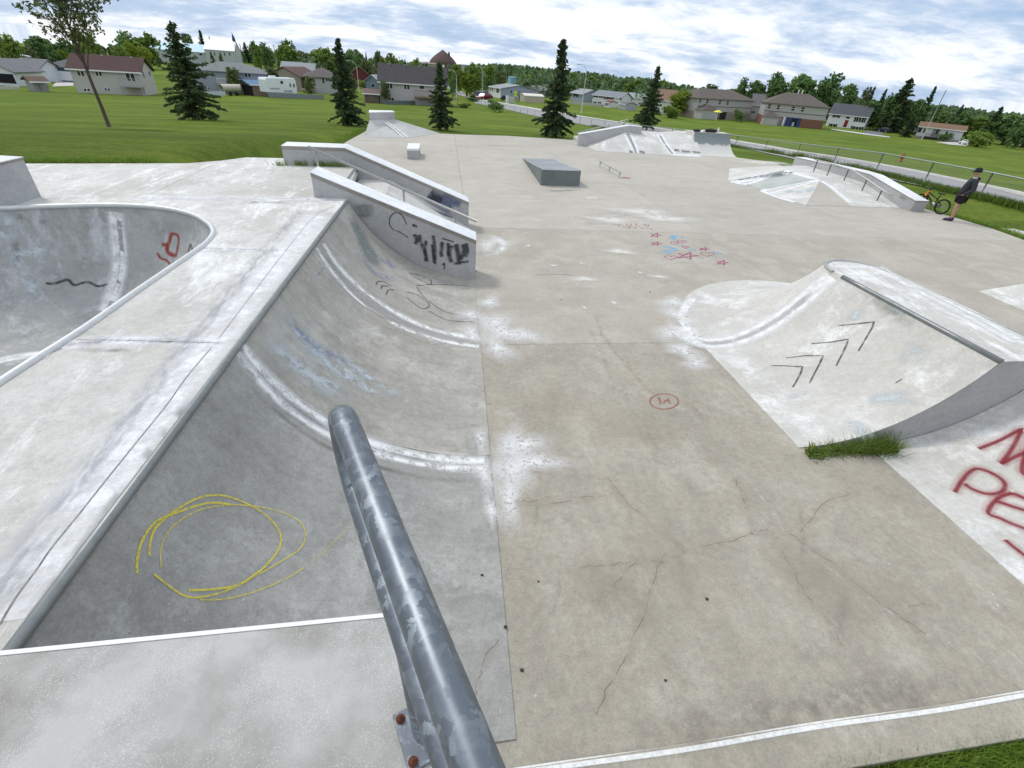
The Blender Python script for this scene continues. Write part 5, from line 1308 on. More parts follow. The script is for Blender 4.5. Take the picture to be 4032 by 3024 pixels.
for (b, tpx, v, lab, w) in (((3562, 540), (3592, 455), 2, 'bushy spruce in front of the bungalow corner', 1.3), ((1577, 402), (1570, 338), 1, 'young spruce in front of the pale house wall', 1.0)):
    spruce_at(lab, b, tpx, v, w)
for (u, vb, vt, w, k, lab) in ((931, 372, 265, 50, 'birch', 'young leafy tree in front of the grey blue house'), (1085, 372, 262, 60, 'birch', 'young leafy tree in front of the white trailer'), (1226, 385, 300, 40, 'birch', 'thin young tree right of the white trailer'), (1519, 409, 318, 36, 'birch', 'thin young tree beside the brown shed'), (478, 345, 245, 40, 'birch', 'young tree in front of the red roofed house balcony'), (1390, 385, 290, 40, 'birch', 'young tree right of the tall spruce by the sheds')):
    P = terr_hit(u, vb); lean = (vb-vt)*((u-1797)/(4193-vb))
    town_tree(k, u+lean, vt, math.hypot(P.x, P.y), w, lab, 'young_tree', scale=False)
# far wood, one mass
def forest():
    r = random.Random(99); vs, fs = [], []
    SKY = [(-200, 160), (100, 172), (250, 178), (390, 180), (500, 176), (700, 188), (900, 196), (1100, 205), (1300, 220), (1500, 230), (1650, 245), (1800, 252), (1950, 250), (2050, 258), (2150, 264), (2250, 280), (2350, 286), (2450, 300), (2560, 308), (2700, 335), (2800, 350), (3000, 362), (3200, 370), (3400, 388), (3600, 404), (3700, 415), (3800, 425), (3900, 438), (4032, 452), (4300, 480)]
    def sk(u):
        for (a, va), (b, vb) in zip(SKY, SKY[1:]):
            if u <= b: return va+(vb-va)*(u-a)/(b-a)
        return SKY[-1][1]
    n = 0; tries = 0
    while n < 1500 and tries < 30000:
        tries += 1
        u = r.uniform(-200, 4300); D_ = r.choice((250, 320, 400, 500, 600, 700, 790))*r.uniform(0.9, 1.1)
        if u < 1150 and D_ < 430: continue
        v = sk(u)+abs(r.gauss(0, 9))+(34 if D_ < 350 else 8 if D_ < 550 else 0)*r.random()
        T = at_dist(u, v, D_); zb = terr(T.x, T.y); h = T.z-zb
        if not 3 < h < 19: continue
        n += 1; w = min(5, h*0.36)*r.uniform(0.7, 1.2); con = r.random() < 0.35
        if con: w *= 0.55
        for _ in range(46):
            t_ = r.random(); rad = (1-t_)*w if con else w*math.sqrt(max(0.02, 1-(2*t_-0.95)**2))
            a = r.uniform(0, 6.28); rr = rad*r.uniform(0.4, 1)
            c = Vector((T.x+math.cos(a)*rr, T.y+math.sin(a)*rr, zb+h*(0.12+0.86*t_)))
            x = rv(r); y = x.cross(rv(r)).normalized(); s = D_*0.0021*r.uniform(0.6, 1.3)+0.2
            quad(vs, fs, c, x*s, y*s*0.7)
    o = bpy.data.objects.new('forest', mesh_of('forest', vs, fs, M['forest'])); COL.objects.link(o)
    tag(o, 'mixed green forest covering the far ridge', 'forest', kind='stuff')
forest()
DEBUG = False
# ================================================================ houses
class House:
    def __init__(s, name, label, p0, p1, eave, ridge, depth, roof, wallc, roofc, over=0.45, cat='house', D0=None, D1=None, lower=None, group=None, base=1.6, phi=None):
        P0 = terr_hit(*p0) if D0 is None else at_dist(*p0, D0*DS)
        P1 = terr_hit(*p1) if D1 is None else at_dist(*p1, D1*DS)
        if phi is not None:
            r1 = ray(*p1); e_ = Vector((math.cos(R(phi)), math.sin(R(phi))))
            k_ = (P0.x*r1.y-P0.y*r1.x)/(e_.y*r1.x-e_.x*r1.y)
            P1 = Vector((P0.x+e_.x*k_, P0.y+e_.y*k_, P0.z))
        s.zb = min(P0.z, P1.z) if D0 is None else min(P0.z, terr(P0.x, P0.y))
        s.P0 = Vector((P0.x, P0.y, 0)); d = Vector((P1.x-P0.x, P1.y-P0.y, 0)); s.W = d.length; s.ex = d.normalized(); s.ey = Vector((-s.ex.y, s.ex.x, 0))
        if s.ey.dot(s.P0) < 0: s.ey = -s.ey
        s.dep = depth; s.roof = roof
        if DEBUG: print('HOUSE', label, 'D0 %.0f W %.1f' % (s.P0.length, s.W))
        s.ze = on_plane(eave[0], eave[1], s.P0, s.ey).z
        s.zr = on_plane(ridge[0], ridge[1], s.P0+s.ey*(depth/2 if roof != 'gable_y' else 0), s.ey).z
        s.zr = max(s.zr, s.ze+0.5)
        s.o = thing(name, label, cat, (0, 0, 0), group); s.M = colmat(wallc, 0.75, 0.06, 2)
        W_, zb, ze, zr, D_ = s.W, s.zb-base, s.ze, s.zr, depth
        f = s.f
        if roof == 'gable_x': sec = [(0, zb), (D_, zb), (D_, ze), (D_/2, zr-0.1), (0, ze)]; rows = [[f(x, y, z) for y, z in sec] for x in (0, W_)]
        elif roof == 'gable_y': sec = [(0, zb), (W_, zb), (W_, ze), (W_/2, zr-0.1), (0, ze)]; rows = [[f(x, y, z) for x, z in sec] for y in (0, D_)]
        else: sec = [(0, zb), (D_, zb), (D_, ze), (0, ze)]; rows = [[f(x, y, z) for y, z in sec] for x in (0, W_)]
        n = len(sec); mb = MB().grid(rows, False, True); mb.f += [tuple(range(n)), tuple(range(n, 2*n))[::-1]]; mb.sm += [False]*2
        s.wall = obj('wall', mb, s.M, s.o, fix=True)
        if lower:
            hz, lc = lower; mb = MB(); e_ = 0.04
            mb.solid([f(-e_, -e_, zb), f(W_+e_, -e_, zb), f(W_+e_, D_+e_, zb), f(-e_, D_+e_, zb)], [f(-e_, -e_, s.zb+hz), f(W_+e_, -e_, s.zb+hz), f(W_+e_, D_+e_, s.zb+hz), f(-e_, D_+e_, s.zb+hz)])
            obj('lower_wall', mb, colmat(lc, 0.85, 0.12, 8), s.o, fix=True)
        s.make_roof(roofc, over)
    def f(s, x, y, z): return s.P0+s.ex*x+s.ey*y+Vector((0, 0, z))
    def make_roof(s, c, ov):
        W_, D_, ze, zr, f = s.W, s.dep, s.ze, s.zr, s.f; th = 0.16; mb = MB(); m = roofmat(c)
        if s.roof == 'gable_x':
            sl = (zr-ze)/(D_/2)
            rows = [[f(x, -ov, ze-sl*ov), f(x, D_/2, zr), f(x, D_+ov, ze-sl*ov), f(x, D_+ov, ze-sl*ov+th), f(x, D_/2, zr+th), f(x, -ov, ze-sl*ov+th)] for x in (-ov, W_+ov)]
        elif s.roof == 'gable_y':
            sl = (zr-ze)/(W_/2)
            rows = [[f(-ov, y, ze-sl*ov), f(W_/2, y, zr), f(W_+ov, y, ze-sl*ov), f(W_+ov, y, ze-sl*ov+th), f(W_/2, y, zr+th), f(-ov, y, ze-sl*ov+th)] for y in (-ov, D_+ov)]
        else:
            hi = min(D_/2, W_/2-0.1) if s.roof == 'hip' else s.roof[1]
            b = [f(-ov, -ov, ze-0.1), f(W_+ov, -ov, ze-0.1), f(W_+ov, D_+ov, ze-0.1), f(-ov, D_+ov, ze-0.1)]
            b2 = [p+Vector((0, 0, 0.14)) for p in b]
            mb.add(b+b2+[f(hi, D_/2, zr), f(W_-hi, D_/2, zr)], [(0, 1, 5, 4), (1, 2, 6, 5), (2, 3, 7, 6), (3, 0, 4, 7), (4, 5, 9, 8), (6, 7, 8, 9), (5, 6, 9), (7, 4, 8), (0, 3, 2, 1)])
            s.roof_o = obj('roof', mb, m, s.o, fix=True); rows = None
        if rows:
            mb.grid(rows, False, True); mb.f += [(0, 1, 4, 5), (1, 2, 3, 4), (6, 11, 10, 7), (7, 10, 9, 8)]; mb.sm += [False]*4
            s.roof_o = obj('roof', mb, m, s.o, fix=True)
            # white fascia on the near eave and verge
            fm = MB()
            if s.roof == 'gable_x':
                fm.box(f(W_/2, -ov-0.02, ze-(zr-ze)/(D_/2)*ov+0.05), (W_+2*ov, 0.04, 0.2), M=Matrix((s.ex, s.ey, Vector((0, 0, 1)))).transposed())
            obj('fascia', fm, M['trim'], s.roof_o) if fm.v else None
    def loc(s, fac, u, v):
        if fac == 'F': P, n = s.P0, s.ey
        elif fac == 'R': P, n = s.P0+s.ex*s.W, s.ex
        else: P, n = s.P0, s.ex
        q = on_plane(u, v, P, n)-s.P0
        return (q.dot(s.ex) if fac == 'F' else q.dot(s.ey)), q.z
    def rect(s, fac, a0, a1, z0, z1, d0, d1):
        """box on a facade from local a0..a1, z0..z1, sticking out d0..d1"""
        if fac == 'F': P = [s.f(a, -d, z) for z in (z0, z1) for a, d in ((a0, d0), (a1, d0), (a1, d1), (a0, d1))]
        elif fac == 'R': P = [s.f(s.W+d, a, z) for z in (z0, z1) for a, d in ((a0, d0), (a1, d0), (a1, d1), (a0, d1))]
        else: P = [s.f(-d, a, z) for z in (z0, z1) for a, d in ((a0, d0), (a1, d0), (a1, d1), (a0, d1))]
        return MB().solid(P[:4], P[4:])
    def px(s, fac, u0, v0, u1, v1):
        uc, vc = (u0+u1)/2, (v0+v1)/2
        c, zc = s.loc(fac, uc, vc); a0 = s.loc(fac, u0, vc)[0]; a1 = s.loc(fac, u1, vc)[0]; z1 = s.loc(fac, uc, v0)[1]; z0 = s.loc(fac, uc, v1)[1]
        return min(a0, a1), max(a0, a1), z0, z1
    def win(s, fac, u0, v0, u1, v1, panes=2, frame=None, glass=None, shutters=None, name='window', horiz=False):
        a0, a1, z0, z1 = s.px(fac, u0, v0, u1, v1); fr = 0.06
        w = obj(name, s.rect(fac, a0, a1, z0, z1, -0.05, 0.05), frame or M['trim'], s.o, fix=True)
        for k in range(panes):
            if horiz: b0, b1 = a0+fr, a1-fr; c0, c1 = z0+(z1-z0)*k/panes+fr, z0+(z1-z0)*(k+1)/panes-fr*0.5
            else: b0, b1 = a0+(a1-a0)*k/panes+fr, a0+(a1-a0)*(k+1)/panes-fr; c0, c1 = z0+fr, z1-fr
            if b1 > b0 and c1 > c0: obj('pane', s.rect(fac, b0, b1, c0, c1, 0.0, 0.062), glass or M['glass'], w, fix=True)
        if shutters:
            sw = (a1-a0)*0.22
            for b0, b1 in ((a0-sw, a0-0.02), (a1+0.02, a1+sw)): obj('shutter', s.rect(fac, b0, b1, z0, z1, 0, 0.05), shutters, w, fix=True)
        return w
    def panel(s, fac, u0, v0, u1, v1, mat, name, d=0.06):
        a0, a1, z0, z1 = s.px(fac, u0, v0, u1, v1); return obj(name, s.rect(fac, a0, a1, z0, z1, -0.05, d), mat, s.o, fix=True)
    def deck(s, u0, v0, u1, v1, out=2.0, mat=None, rail=None):
        a0, a1, z0, z1 = s.px('F', u0, v0, u1, v1)
        d_ = obj('balcony', s.rect('F', a0, a1, z0, z0+0.18, 0, out), mat or M['wood'], s.o, fix=True)
        k = max(4, int((a1-a0)/0.35))
        obj('top_rail', s.rect('F', a0, a1, z1-0.08, z1, out-0.08, out), rail or M['trim'], d_, fix=True)
        for i in range(k+1):
            a = a0+(a1-a0)*i/k; obj('baluster', s.rect('F', a-0.03, a+0.03, z0+0.1, z1-0.07, out-0.06, out-0.02), rail or M['trim'], d_, fix=True)
        for a in (a0+0.1, a1-0.1): obj('post', s.rect('F', a-0.07, a+0.07, s.zb-0.6, z0, out-0.2, out-0.06), mat or M['wood'], d_, fix=True)
    def vent(s, t, h=0.35, w=0.3, y=None, mat=None):
        y = s.dep/2-0.3 if y is None else y
        z = s.zr-(s.zr-s.ze)*abs(y-s.dep/2)/(s.dep/2)
        p = s.f(s.W*t, y, z); obj('roof_vent', MB().box((p.x, p.y, z+h/2), (w, w, h)), mat or colmat((0.4, 0.38, 0.36)), s.roof_o)
GREY, LG, DG = (0.20, 0.21, 0.22), (0.36, 0.38, 0.38), (0.085, 0.085, 0.09)
z1_ = Z(0, 0, 1)
# far left white house and its garage wing
h = House('white_house', 'white house with grey gable roof at the far left', (60, 318), (150, 314), (66, 279), (60, 228), 9, 'gable_x', (0.66, 0.68, 0.71), (0.17, 0.175, 0.18), phi=-4)
h.win('F', 102, 283, 114, 297, 1); h.vent(0.3)
h = House('garage', 'white gabled garage with dark open doorway beside white house', (-95, 330), (66, 318), (60, 283), (-12, 236), 7, 'gable_y', (0.66, 0.68, 0.71), (0.17, 0.175, 0.18), cat='garage', phi=-4)
h.panel('F', -60, 289, 56, 325, M['dark'], 'doorway')
House('white_roof_hall', 'low building with bright white roof behind the garage house', (36, 240), (118, 240), (66, 222), (60, 207), 10, 'gable_x', (0.5, 0.5, 0.52), (0.75, 0.76, 0.78), D0=150, D1=152, cat='building')
h = House('blue_house', 'dark blue house with white garage door and hip roof', (190, 319), (330, 319), (180, 261), (230, 227), 9, 'hip', (0.075, 0.105, 0.16), (0.10, 0.105, 0.115), phi=0)
h.panel('F', 228, 281, 290, 317, M['white'], 'garage_door'); h.win('F', 197, 301, 215, 314, 2); h.win('F', 192, 276, 204, 284, 2)
h = House('garden_shed', 'small grey garden shed with brown roof on the lawn', (143, 361), (200, 367), (128, 321), (100, 303), 4.5, 'gable_x', (0.27, 0.265, 0.26), (0.115, 0.075, 0.055), cat='shed', phi=44)
h.win('F', 175, 327, 181, 339, 1); h.panel('F', 152, 328, 160, 356, colmat((0.2, 0.17, 0.15)), 'door')
h = House('bungalow', 'beige raised bungalow with red brown roof and balcony', (307, 365), (567, 346), (273, 268), (430, 222), 9, 'gable_x', (0.47, 0.45, 0.42), (0.072, 0.036, 0.033), phi=12)
for r_ in ((304, 279, 332, 300), (375, 279, 402, 300)): h.win('F', *r_)
h.win('F', 495, 281, 531, 320, 2, name='balcony_door'); h.win('F', 330, 347, 355, 360); h.win('F', 411, 346, 434, 358)
h.deck(482, 306, 566, 341, 2.2, colmat((0.30, 0.30, 0.30)), colmat((0.22, 0.27, 0.26))); h.vent(0.42, 0.3); h.vent(0.85, 0.3)
h.win('R', 560, 278, 566, 308, 1); h.win('R', 584, 278, 590, 302, 1)
h = House('hip_roof_house', 'grey blue house with hip roof and white balcony rail', (772, 362), (1052, 354), (790, 276), (890, 243), 10, 'hip', (0.29, 0.32, 0.385), (0.19, 0.205, 0.21), phi=8)
h.win('F', 796, 281, 814, 301); h.win('F', 963, 287, 988, 306); h.win('F', 806, 342, 828, 351, 2)
h.deck(862, 309, 985, 330, 1.8, colmat((0.4, 0.4, 0.42)), M['trim']); h.vent(0.25, 0.5, 0.2); h.vent(0.33, 0.7, 0.15, 2.0)
# church with the long hall
h = House('church', 'white roofed grey church with steep gable and narrow windows', (812, 229), (928, 231), (815, 194), (830, 156), 26, 'gable_x', (0.42, 0.45, 0.44), (0.92, 0.93, 0.95), D0=300, D1=298, cat='church', over=0.3)
for u in (845, 884, 904): h.win('F', u-2, 206, u+2, 219, 1, frame=M['glass'])
h.panel('R', 946, 172, 948, 206, M['dark'], 'cross')
h = House('church_hall', 'long low hall with pale blue metal roof beside the church', (590, 222), (812, 228), (700, 199), (720, 171), 14, 'gable_x', (0.40, 0.43, 0.44), (0.62, 0.80, 0.88), D0=310, D1=302, cat='building', over=0.3)
for r_ in ((732, 209, 746, 218), (785, 211, 796, 218), (806, 210, 810, 216), (690, 207, 712, 222)): h.win('F', *r_, 1, frame=M['dark'])
flagp = at_dist(912, 128, 300*DS); fb_ = terr(flagp.x, flagp.y)
fo = thing('flag', 'dark blue flag drooping on a pole above the church roof', 'flag', (flagp.x, flagp.y, fb_)); fo.location = (0, 0, 0)
obj('pole', MB().tube([(flagp.x, flagp.y, fb_), (flagp.x, flagp.y, flagp.z)], 0.12, 6), M['steel'], fo)
fq = [at_dist(912, 129, 299.5*DS), at_dist(914, 160, 299.5*DS), at_dist(929, 168, 299.0*DS), at_dist(925, 152, 299.0*DS)]
mb = MB(); bk = Vector((0, 0.3, 0)); mb.solid(fq, [p+bk for p in fq]); obj('cloth', mb, colmat((0.03, 0.05, 0.16)), fo, fix=True)
# houses behind the trailer
h = House('tan_house', 'tan gabled house behind the white trailer', (1070, 345), (1190, 352), (1182, 303), (1092, 262), 10, 'gable_y', (0.30, 0.26, 0.21), (0.12, 0.075, 0.065), D0=132, D1=128)
h = House('metal_roof_house', 'pale house with grey metal roof behind the tan house', (1110, 318), (1235, 322), (1220, 292), (1160, 246), 9, 'gable_x', (0.42, 0.41, 0.42), (0.30, 0.32, 0.33), D0=152, D1=150); h.panel('F', 1152, 282, 1200, 296, M['dark'], 'carport')
h = House('hip_roof_house', 'low house with brown hip roof left of the tall spruce', (1205, 336), (1345, 345), (1255, 304), (1275, 266), 11, 'hip', (0.40, 0.40, 0.41), (0.12, 0.105, 0.10), D0=122, D1=122)
h.win('F', 1282, 308, 1300, 322); h.panel('F', 1270, 308, 1276, 328, M['dark'], 'door')
h = House('red_gable_house', 'small brown roofed house with dark red gable behind the lamp', (1385, 318), (1450, 322), (1440, 290), (1400, 262), 9, 'gable_y', (0.12, 0.03, 0.03), (0.20, 0.15, 0.11), D0=165, D1=165)
h = House('blue_gable_house', 'small blue gabled house at the end of the dark roof', (1442, 352), (1496, 354), (1440, 318), (1470, 296), 9, 'gable_y', (0.16, 0.22, 0.28), (0.33, 0.36, 0.38), D0=128, D1=126); h.win('F', 1463, 329, 1476, 345, 1)
h = House('garden_shed', 'brown barn shed left of the pale dark roofed house', (1437, 405), (1493, 408), (1440, 366), (1465, 352), 3.5, 'gable_x', (0.135, 0.10, 0.09), (0.16, 0.115, 0.105), cat='shed', phi=0); h.panel('F', 1450, 372, 1476, 400, colmat((0.15, 0.115, 0.10)), 'door')
h = House('raised_bungalow', 'pale house with large dark grey roof and wooden deck', (1500, 407), (1758, 404), (1490, 318), (1600, 258), 10, 'gable_x', (0.45, 0.43, 0.44), (0.062, 0.057, 0.06), phi=1)
for r_ in ((1523, 325, 1546, 349), (1591, 328, 1613, 353)): h.win('F', *r_)
h.win('F', 1651, 332, 1671, 351, 1); h.win('F', 1529, 383, 1552, 396)
h.deck(1632, 358, 1800, 386, 2.6, M['wood'], colmat((0.20, 0.13, 0.07)))
for t_ in (0.15, 0.38, 0.6): h.vent(t_, 0.4, 0.4, mat=colmat((0.30, 0.27, 0.24)))
h.vent(0.97, 0.9, 0.6, 5.4, M['white'])
# domed church and hall
dm = thing('domed_church', 'brown shingled pointed dome rising over the dark roofed house', 'church', (0, 0, 0))
tp_ = at_dist(1744, 196, 330*DS); lf, rg = at_dist(1690, 246, 330*DS), at_dist(1798, 256, 330*DS)
rad = (rg-lf).length/2; zb = terr(tp_.x, tp_.y); zl = (lf.z+rg.z)/2
prof = [(rad*1.12, zb)]+[(rad*(1-(k/10)**1.55), zl+(tp_.z-zl)*(k/10)) for k in range(10)]+[(0.3, tp_.z)]
obj('dome', MB().lathe(prof, ((lf.x+rg.x)/2, (lf.y+rg.y)/2, 0), 28), roofmat((0.105, 0.07, 0.062)), dm)
cq = at_dist(1768, 212, 326*DS); obj('chimney', MB().box(cq, (1.2, 1.2, 2.2)), M['dark'], dm)
h = House('tan_hall', 'tan flat hall beside the brown dome', (1648, 272), (1716, 275), (1680, 250), (1680, 246), 12, 'gable_x', (0.34, 0.28, 0.22), (0.25, 0.18, 0.15), D0=315, D1=315, cat='building')
House('white_roof_hall', 'white roofed building right of the brown dome', (1816, 264), (1880, 268), (1850, 256), (1850, 246), 12, 'gable_x', (0.5, 0.5, 0.5), (0.85, 0.86, 0.88), D0=330, D1=330, cat='building')
# pale blue house by the road
h = House('pale_blue_house', 'pale blue house with white front and light grey roof by the road', (1925, 378), (1972, 387), (1922, 340), (1950, 323), 15, 'gable_x', (0.33, 0.37, 0.45), (0.30, 0.33, 0.33))
h.panel('F', 1924, 346, 1972, 385, M['white'], 'front_siding', 0.03); h.win('F', 1929, 346, 1932, 358, 1); h.win('F', 1938, 346, 1941, 360, 1); h.win('F', 1955, 348, 1965, 366, 2); h.win('R', 2009, 354, 2016, 368, 1)
h = House('small_shop', 'little pale blue gabled building with dark door by the road', (2036, 398), (2056, 400), (2037, 372), (2046, 359), 11, 'gable_y', (0.36, 0.42, 0.48), (0.17, 0.175, 0.185), cat='building', over=0.3); h.panel('F', 2043, 373, 2053, 399, colmat((0.045, 0.012, 0.02)), 'door')
h = House('tarp_shelter', 'beige tarpaulin shelter beside the small gabled building', (2064, 403), (2140, 407), (2066, 377), (2100, 371), 5, 'gable_x', (0.46, 0.40, 0.31), (0.72, 0.68, 0.58), cat='shelter', over=0.1)
h = House('grey_gable_house', 'grey gabled house with tall glass front behind the shelter', (2058, 372), (2118, 376), (2115, 356), (2080, 337), 10, 'gable_y', (0.36, 0.36, 0.36), (0.26, 0.265, 0.26), D0=185, D1=182)
for u in (2072, 2081, 2090): h.win('F', u-3, 346, u+3, 358, 1)
h = House('grey_house', 'grey house with dark roof left of the tallest spruce', (2115, 372), (2165, 376), (2130, 348), (2130, 331), 9, 'gable_x', (0.30, 0.32, 0.36), (0.12, 0.125, 0.13), D0=195, D1=192); h.win('F', 2118, 350, 2124, 358, 1)
tk = thing('water_tank', 'blue steel tank behind the pale blue house roof', 'tank', (0, 0, 0)); a, b = at_dist(2002, 302, 215*DS), at_dist(2034, 306, 215*DS)
obj('shell', MB().lathe([((b-a).length/2, terr(a.x, a.y)), ((b-a).length/2, a.z), (0.2, a.z+0.3)], ((a.x+b.x)/2, (a.y+b.y)/2, 0), 20), colmat((0.16, 0.32, 0.42)), tk)
obj('roof_rim', MB().lathe([((b-a).length/2+0.1, a.z-0.3), ((b-a).length/2+0.1, a.z), ((b-a).length/2-0.2, a.z+0.05)], ((a.x+b.x)/2, (a.y+b.y)/2, 0), 20), colmat((0.30, 0.46, 0.54)), tk)
# across the field
h = House('small_blue_house', 'small grey blue house beside the tall street lamp', (2246, 394), (2292, 401), (2260, 365), (2262, 346), 9, 'gable_x', (0.31, 0.345, 0.42), (0.32, 0.34, 0.355)); h.win('F', 2261, 366, 2275, 382, 2, shutters=M['dark'])
h = House('shuttered_house', 'white house with dark shutters and grey roof across the field', (2331, 408), (2440, 420), (2330, 372), (2395, 359), 9, 'gable_x', (0.70, 0.69, 0.74), (0.23, 0.245, 0.27))
for r_ in ((2338, 374, 2352, 384), (2361, 376, 2376, 386), (2381, 378, 2389, 392), (2395, 378, 2413, 392)): h.win('F', *r_, 2, shutters=M['dark'])
for r_ in ((2335, 399, 2350, 407), (2354, 400, 2368, 408)): h.win('F', *r_, 2)
h.win('R', 2440, 382, 2447, 395, 1)
h = House('playhouse', 'tiny white playhouse with red roof beside the white shed', (2379, 421), (2398, 424), (2380, 402), (2390, 395), 3.5, 'gable_x', (0.66, 0.66, 0.68), (0.20, 0.06, 0.06), cat='shed', over=0.2)
for u in (2384, 2389, 2394): h.win('F', u-2, 406, u+2, 417, 1)
h = House('garden_shed', 'white and grey garden shed in front of the shuttered house', (2433, 430), (2460, 434), (2435, 408), (2447, 399), 5, 'gable_x', (0.42, 0.42, 0.44), (0.17, 0.15, 0.15), cat='shed', over=0.15); h.panel('F', 2436, 412, 2456, 430, colmat((0.36, 0.36, 0.37)), 'door')
House('brown_roof_house', 'house with dull brown roof behind the shuttered house', (2305, 372), (2400, 378), (2340, 358), (2350, 345), 10, 'hip', (0.3, 0.29, 0.27), (0.13, 0.095, 0.085), D0=215, D1=215)
h = House('white_cottage', 'white cottage with pale roof between shuttered house and spruce', (2467, 413), (2535, 420), (2470, 382), (2500, 367), 8, 'gable_x', (0.66, 0.66, 0.68), (0.33, 0.36, 0.36)); h.win('F', 2480, 386, 2490, 398, 2)
h = House('brown_roof_house', 'white house with tan brown roof behind the far spruce', (2550, 440), (2660, 452), (2555, 388), (2600, 352), 10, 'gable_x', (0.66, 0.65, 0.66), (0.21, 0.14, 0.095)); h.win('F', 2605, 392, 2622, 404, 2); h.win('F', 2612, 430, 2628, 446, 1)
# duplexes
def duplex(label, p0, p1, eave, ridge, lower, wins, porch, patio):
    h = House('duplex', label, p0, p1, eave, ridge, 11, 'hip', (0.40, 0.39, 0.375), (0.13, 0.11, 0.095), lower=lower, group='duplexes across the field')
    for w in wins: h.win('F', *w, 2, horiz=True)
    zs = h.zb+(h.ze-h.zb)*0.62; obj('band', h.rect('F', -0.05, h.W+0.05, zs, zs+0.22, 0, 0.06), colmat((0.17, 0.145, 0.135)), h.o, fix=True)
    a0, a1, z0, z1 = h.px('F', *porch); zt = z1
    obj('porch', h.rect('F', a0, a1, h.zb-0.5, zt, 0, 3.0), colmat((0.42, 0.41, 0.39)), h.o, fix=True)
    b = [h.f(a0-0.3, 0, zt), h.f(a1+0.3, 0, zt), h.f(a1+0.3, -3.3, zt), h.f(a0-0.3, -3.3, zt)]; ap = [h.f((a0+a1)/2-0.2, 0, zt+1.4), h.f((a0+a1)/2+0.2, 0, zt+1.4), h.f((a0+a1)/2+0.2, -1.8, zt+1.4), h.f((a0+a1)/2-0.2, -1.8, zt+1.4)]
    obj('porch_roof', MB().solid(b, ap), roofmat((0.13, 0.11, 0.095)), h.o, fix=True)
    for nm, r_, m in patio: h.panel('F', *r_, m, nm)
    return h
dz = Z(2680, 300, .2712)
def R7(x0, y0, x1, y1): return (2680+x0*.2712, 300+y0*.2712, 2680+x1*.2712, 300+y1*.2712)
h = duplex('tan duplex with hip roof and a yellow patio umbrella', (2734, 464), (2946, 475), (2745, 386), (2860, 353), (2.3, (0.27, 0.235, 0.19)), [R7(265, 328, 305, 386), R7(368, 338, 408, 396), R7(548, 350, 588, 410), R7(660, 362, 700, 418)], R7(195, 480, 432, 605), (('patio_door', R7(560, 520, 655, 640), M['glass']), ('pillar', R7(440, 495, 485, 612), M['trim']), ('patio_door', R7(490, 525, 545, 620), M['dark'])))
h = duplex('brick red duplex with hip roof and twin roof pipes', (2992, 488), (3233, 510), (3020, 404), (3145, 367), (2.4, (0.20, 0.095, 0.065)), [R7(1262, 405, 1314, 472), R7(1392, 418, 1446, 486), R7(1606, 436, 1660, 506), R7(1744, 450, 1800, 518)], R7(1165, 585, 1390, 715), (('patio_door', R7(1500, 600, 1740, 735), colmat((0.03, 0.05, 0.16))), ('pillar', R7(1478, 592, 1520, 722), M['trim']), ('patio_door', R7(1600, 618, 1690, 722), M['glass']), ('sign', R7(1608, 668, 1642, 728), M['trim']), ('fence_panel', R7(1390, 600, 1460, 720), colmat((0.26, 0.27, 0.29)))))
h.vent(0.5, 1.1, 0.2, mat=M['trim']); h.vent(0.56, 1.1, 0.2, mat=M['trim'])
h = House('grey_garage', 'grey building with dark roof between the two duplexes', (2948, 474), (2990, 478), (2960, 411), (2990, 372), 12, 'gable_x', (0.33, 0.31, 0.32), (0.125, 0.12, 0.12), D0=None, cat='building'); h.panel('F', 2952, 418, 2984, 468, colmat((0.45, 0.45, 0.44)), 'door'); h.win('F', 2954, 436, 2974, 446, 3)
um = thing('patio_umbrella', 'yellow patio umbrella beside the first duplex', 'umbrella', (0, 0, 0)); p = terr_hit(2830, 476); q = at_like(2829, 433, p)
obj('canopy', MB().lathe([(1.35, q.z-0.55), (0.7, q.z-0.2), (0.05, q.z)], (q.x, q.y, 0), 8, smooth=False), colmat((0.75, 0.68, 0.06)), um); obj('pole', MB().tube([(q.x, q.y, p.z), (q.x, q.y, q.z)], 0.04, 6), M['trim'], um)
# right houses
def R8(x0, y0, x1, y1): return (3220+x0*.3671, 380+y0*.3671, 3220+x1*.3671, 380+y1*.3671)
h = House('bilevel_house', 'white bilevel house with red door and charcoal roof', (3249, 495), (3396, 514), (3258, 444), (3380, 415), 9, 'gable_x', (0.72, 0.73, 0.76), (0.085, 0.09, 0.10), phi=-46)
h.win('F', *R8(172, 185, 232, 228), 2, shutters=colmat((0.05, 0.02, 0.04))); h.win('F', *R8(410, 210, 500, 278), 3, shutters=colmat((0.05, 0.02, 0.04))); h.win('F', *R8(130, 290, 195, 325), 2, shutters=colmat((0.03, 0.04, 0.03))); h.win('F', *R8(372, 320, 470, 358), 3, shutters=colmat((0.03, 0.04, 0.03)))
h.panel('F', *R8(282, 252, 322, 330), colmat((0.24, 0.02, 0.03)), 'door'); h.panel('F', *R8(303, 218, 345, 238), M['glass'], 'fanlight'); h.panel('F', *R8(325, 215, 345, 340), M['trim'], 'pillar')
h = House('garage', 'white gabled garage right of the bilevel house', (3478, 516), (3536, 523), (3478, 480), (3524, 466), 8, 'gable_y', (0.68, 0.69, 0.72), (0.33, 0.34, 0.36), cat='garage', over=0.25, phi=-40); h.panel('F', *R8(770, 310, 850, 388), colmat((0.55, 0.55, 0.57)), 'garage_door')
h = House('white_bungalow', 'low white bungalow with brown roof and front steps', (3600, 542), (3772, 566), (3607, 496), (3700, 487), 9, 'gable_x', (0.62, 0.63, 0.64), (0.19, 0.115, 0.07), lower=(0.6, (0.30, 0.30, 0.31)), phi=-46)
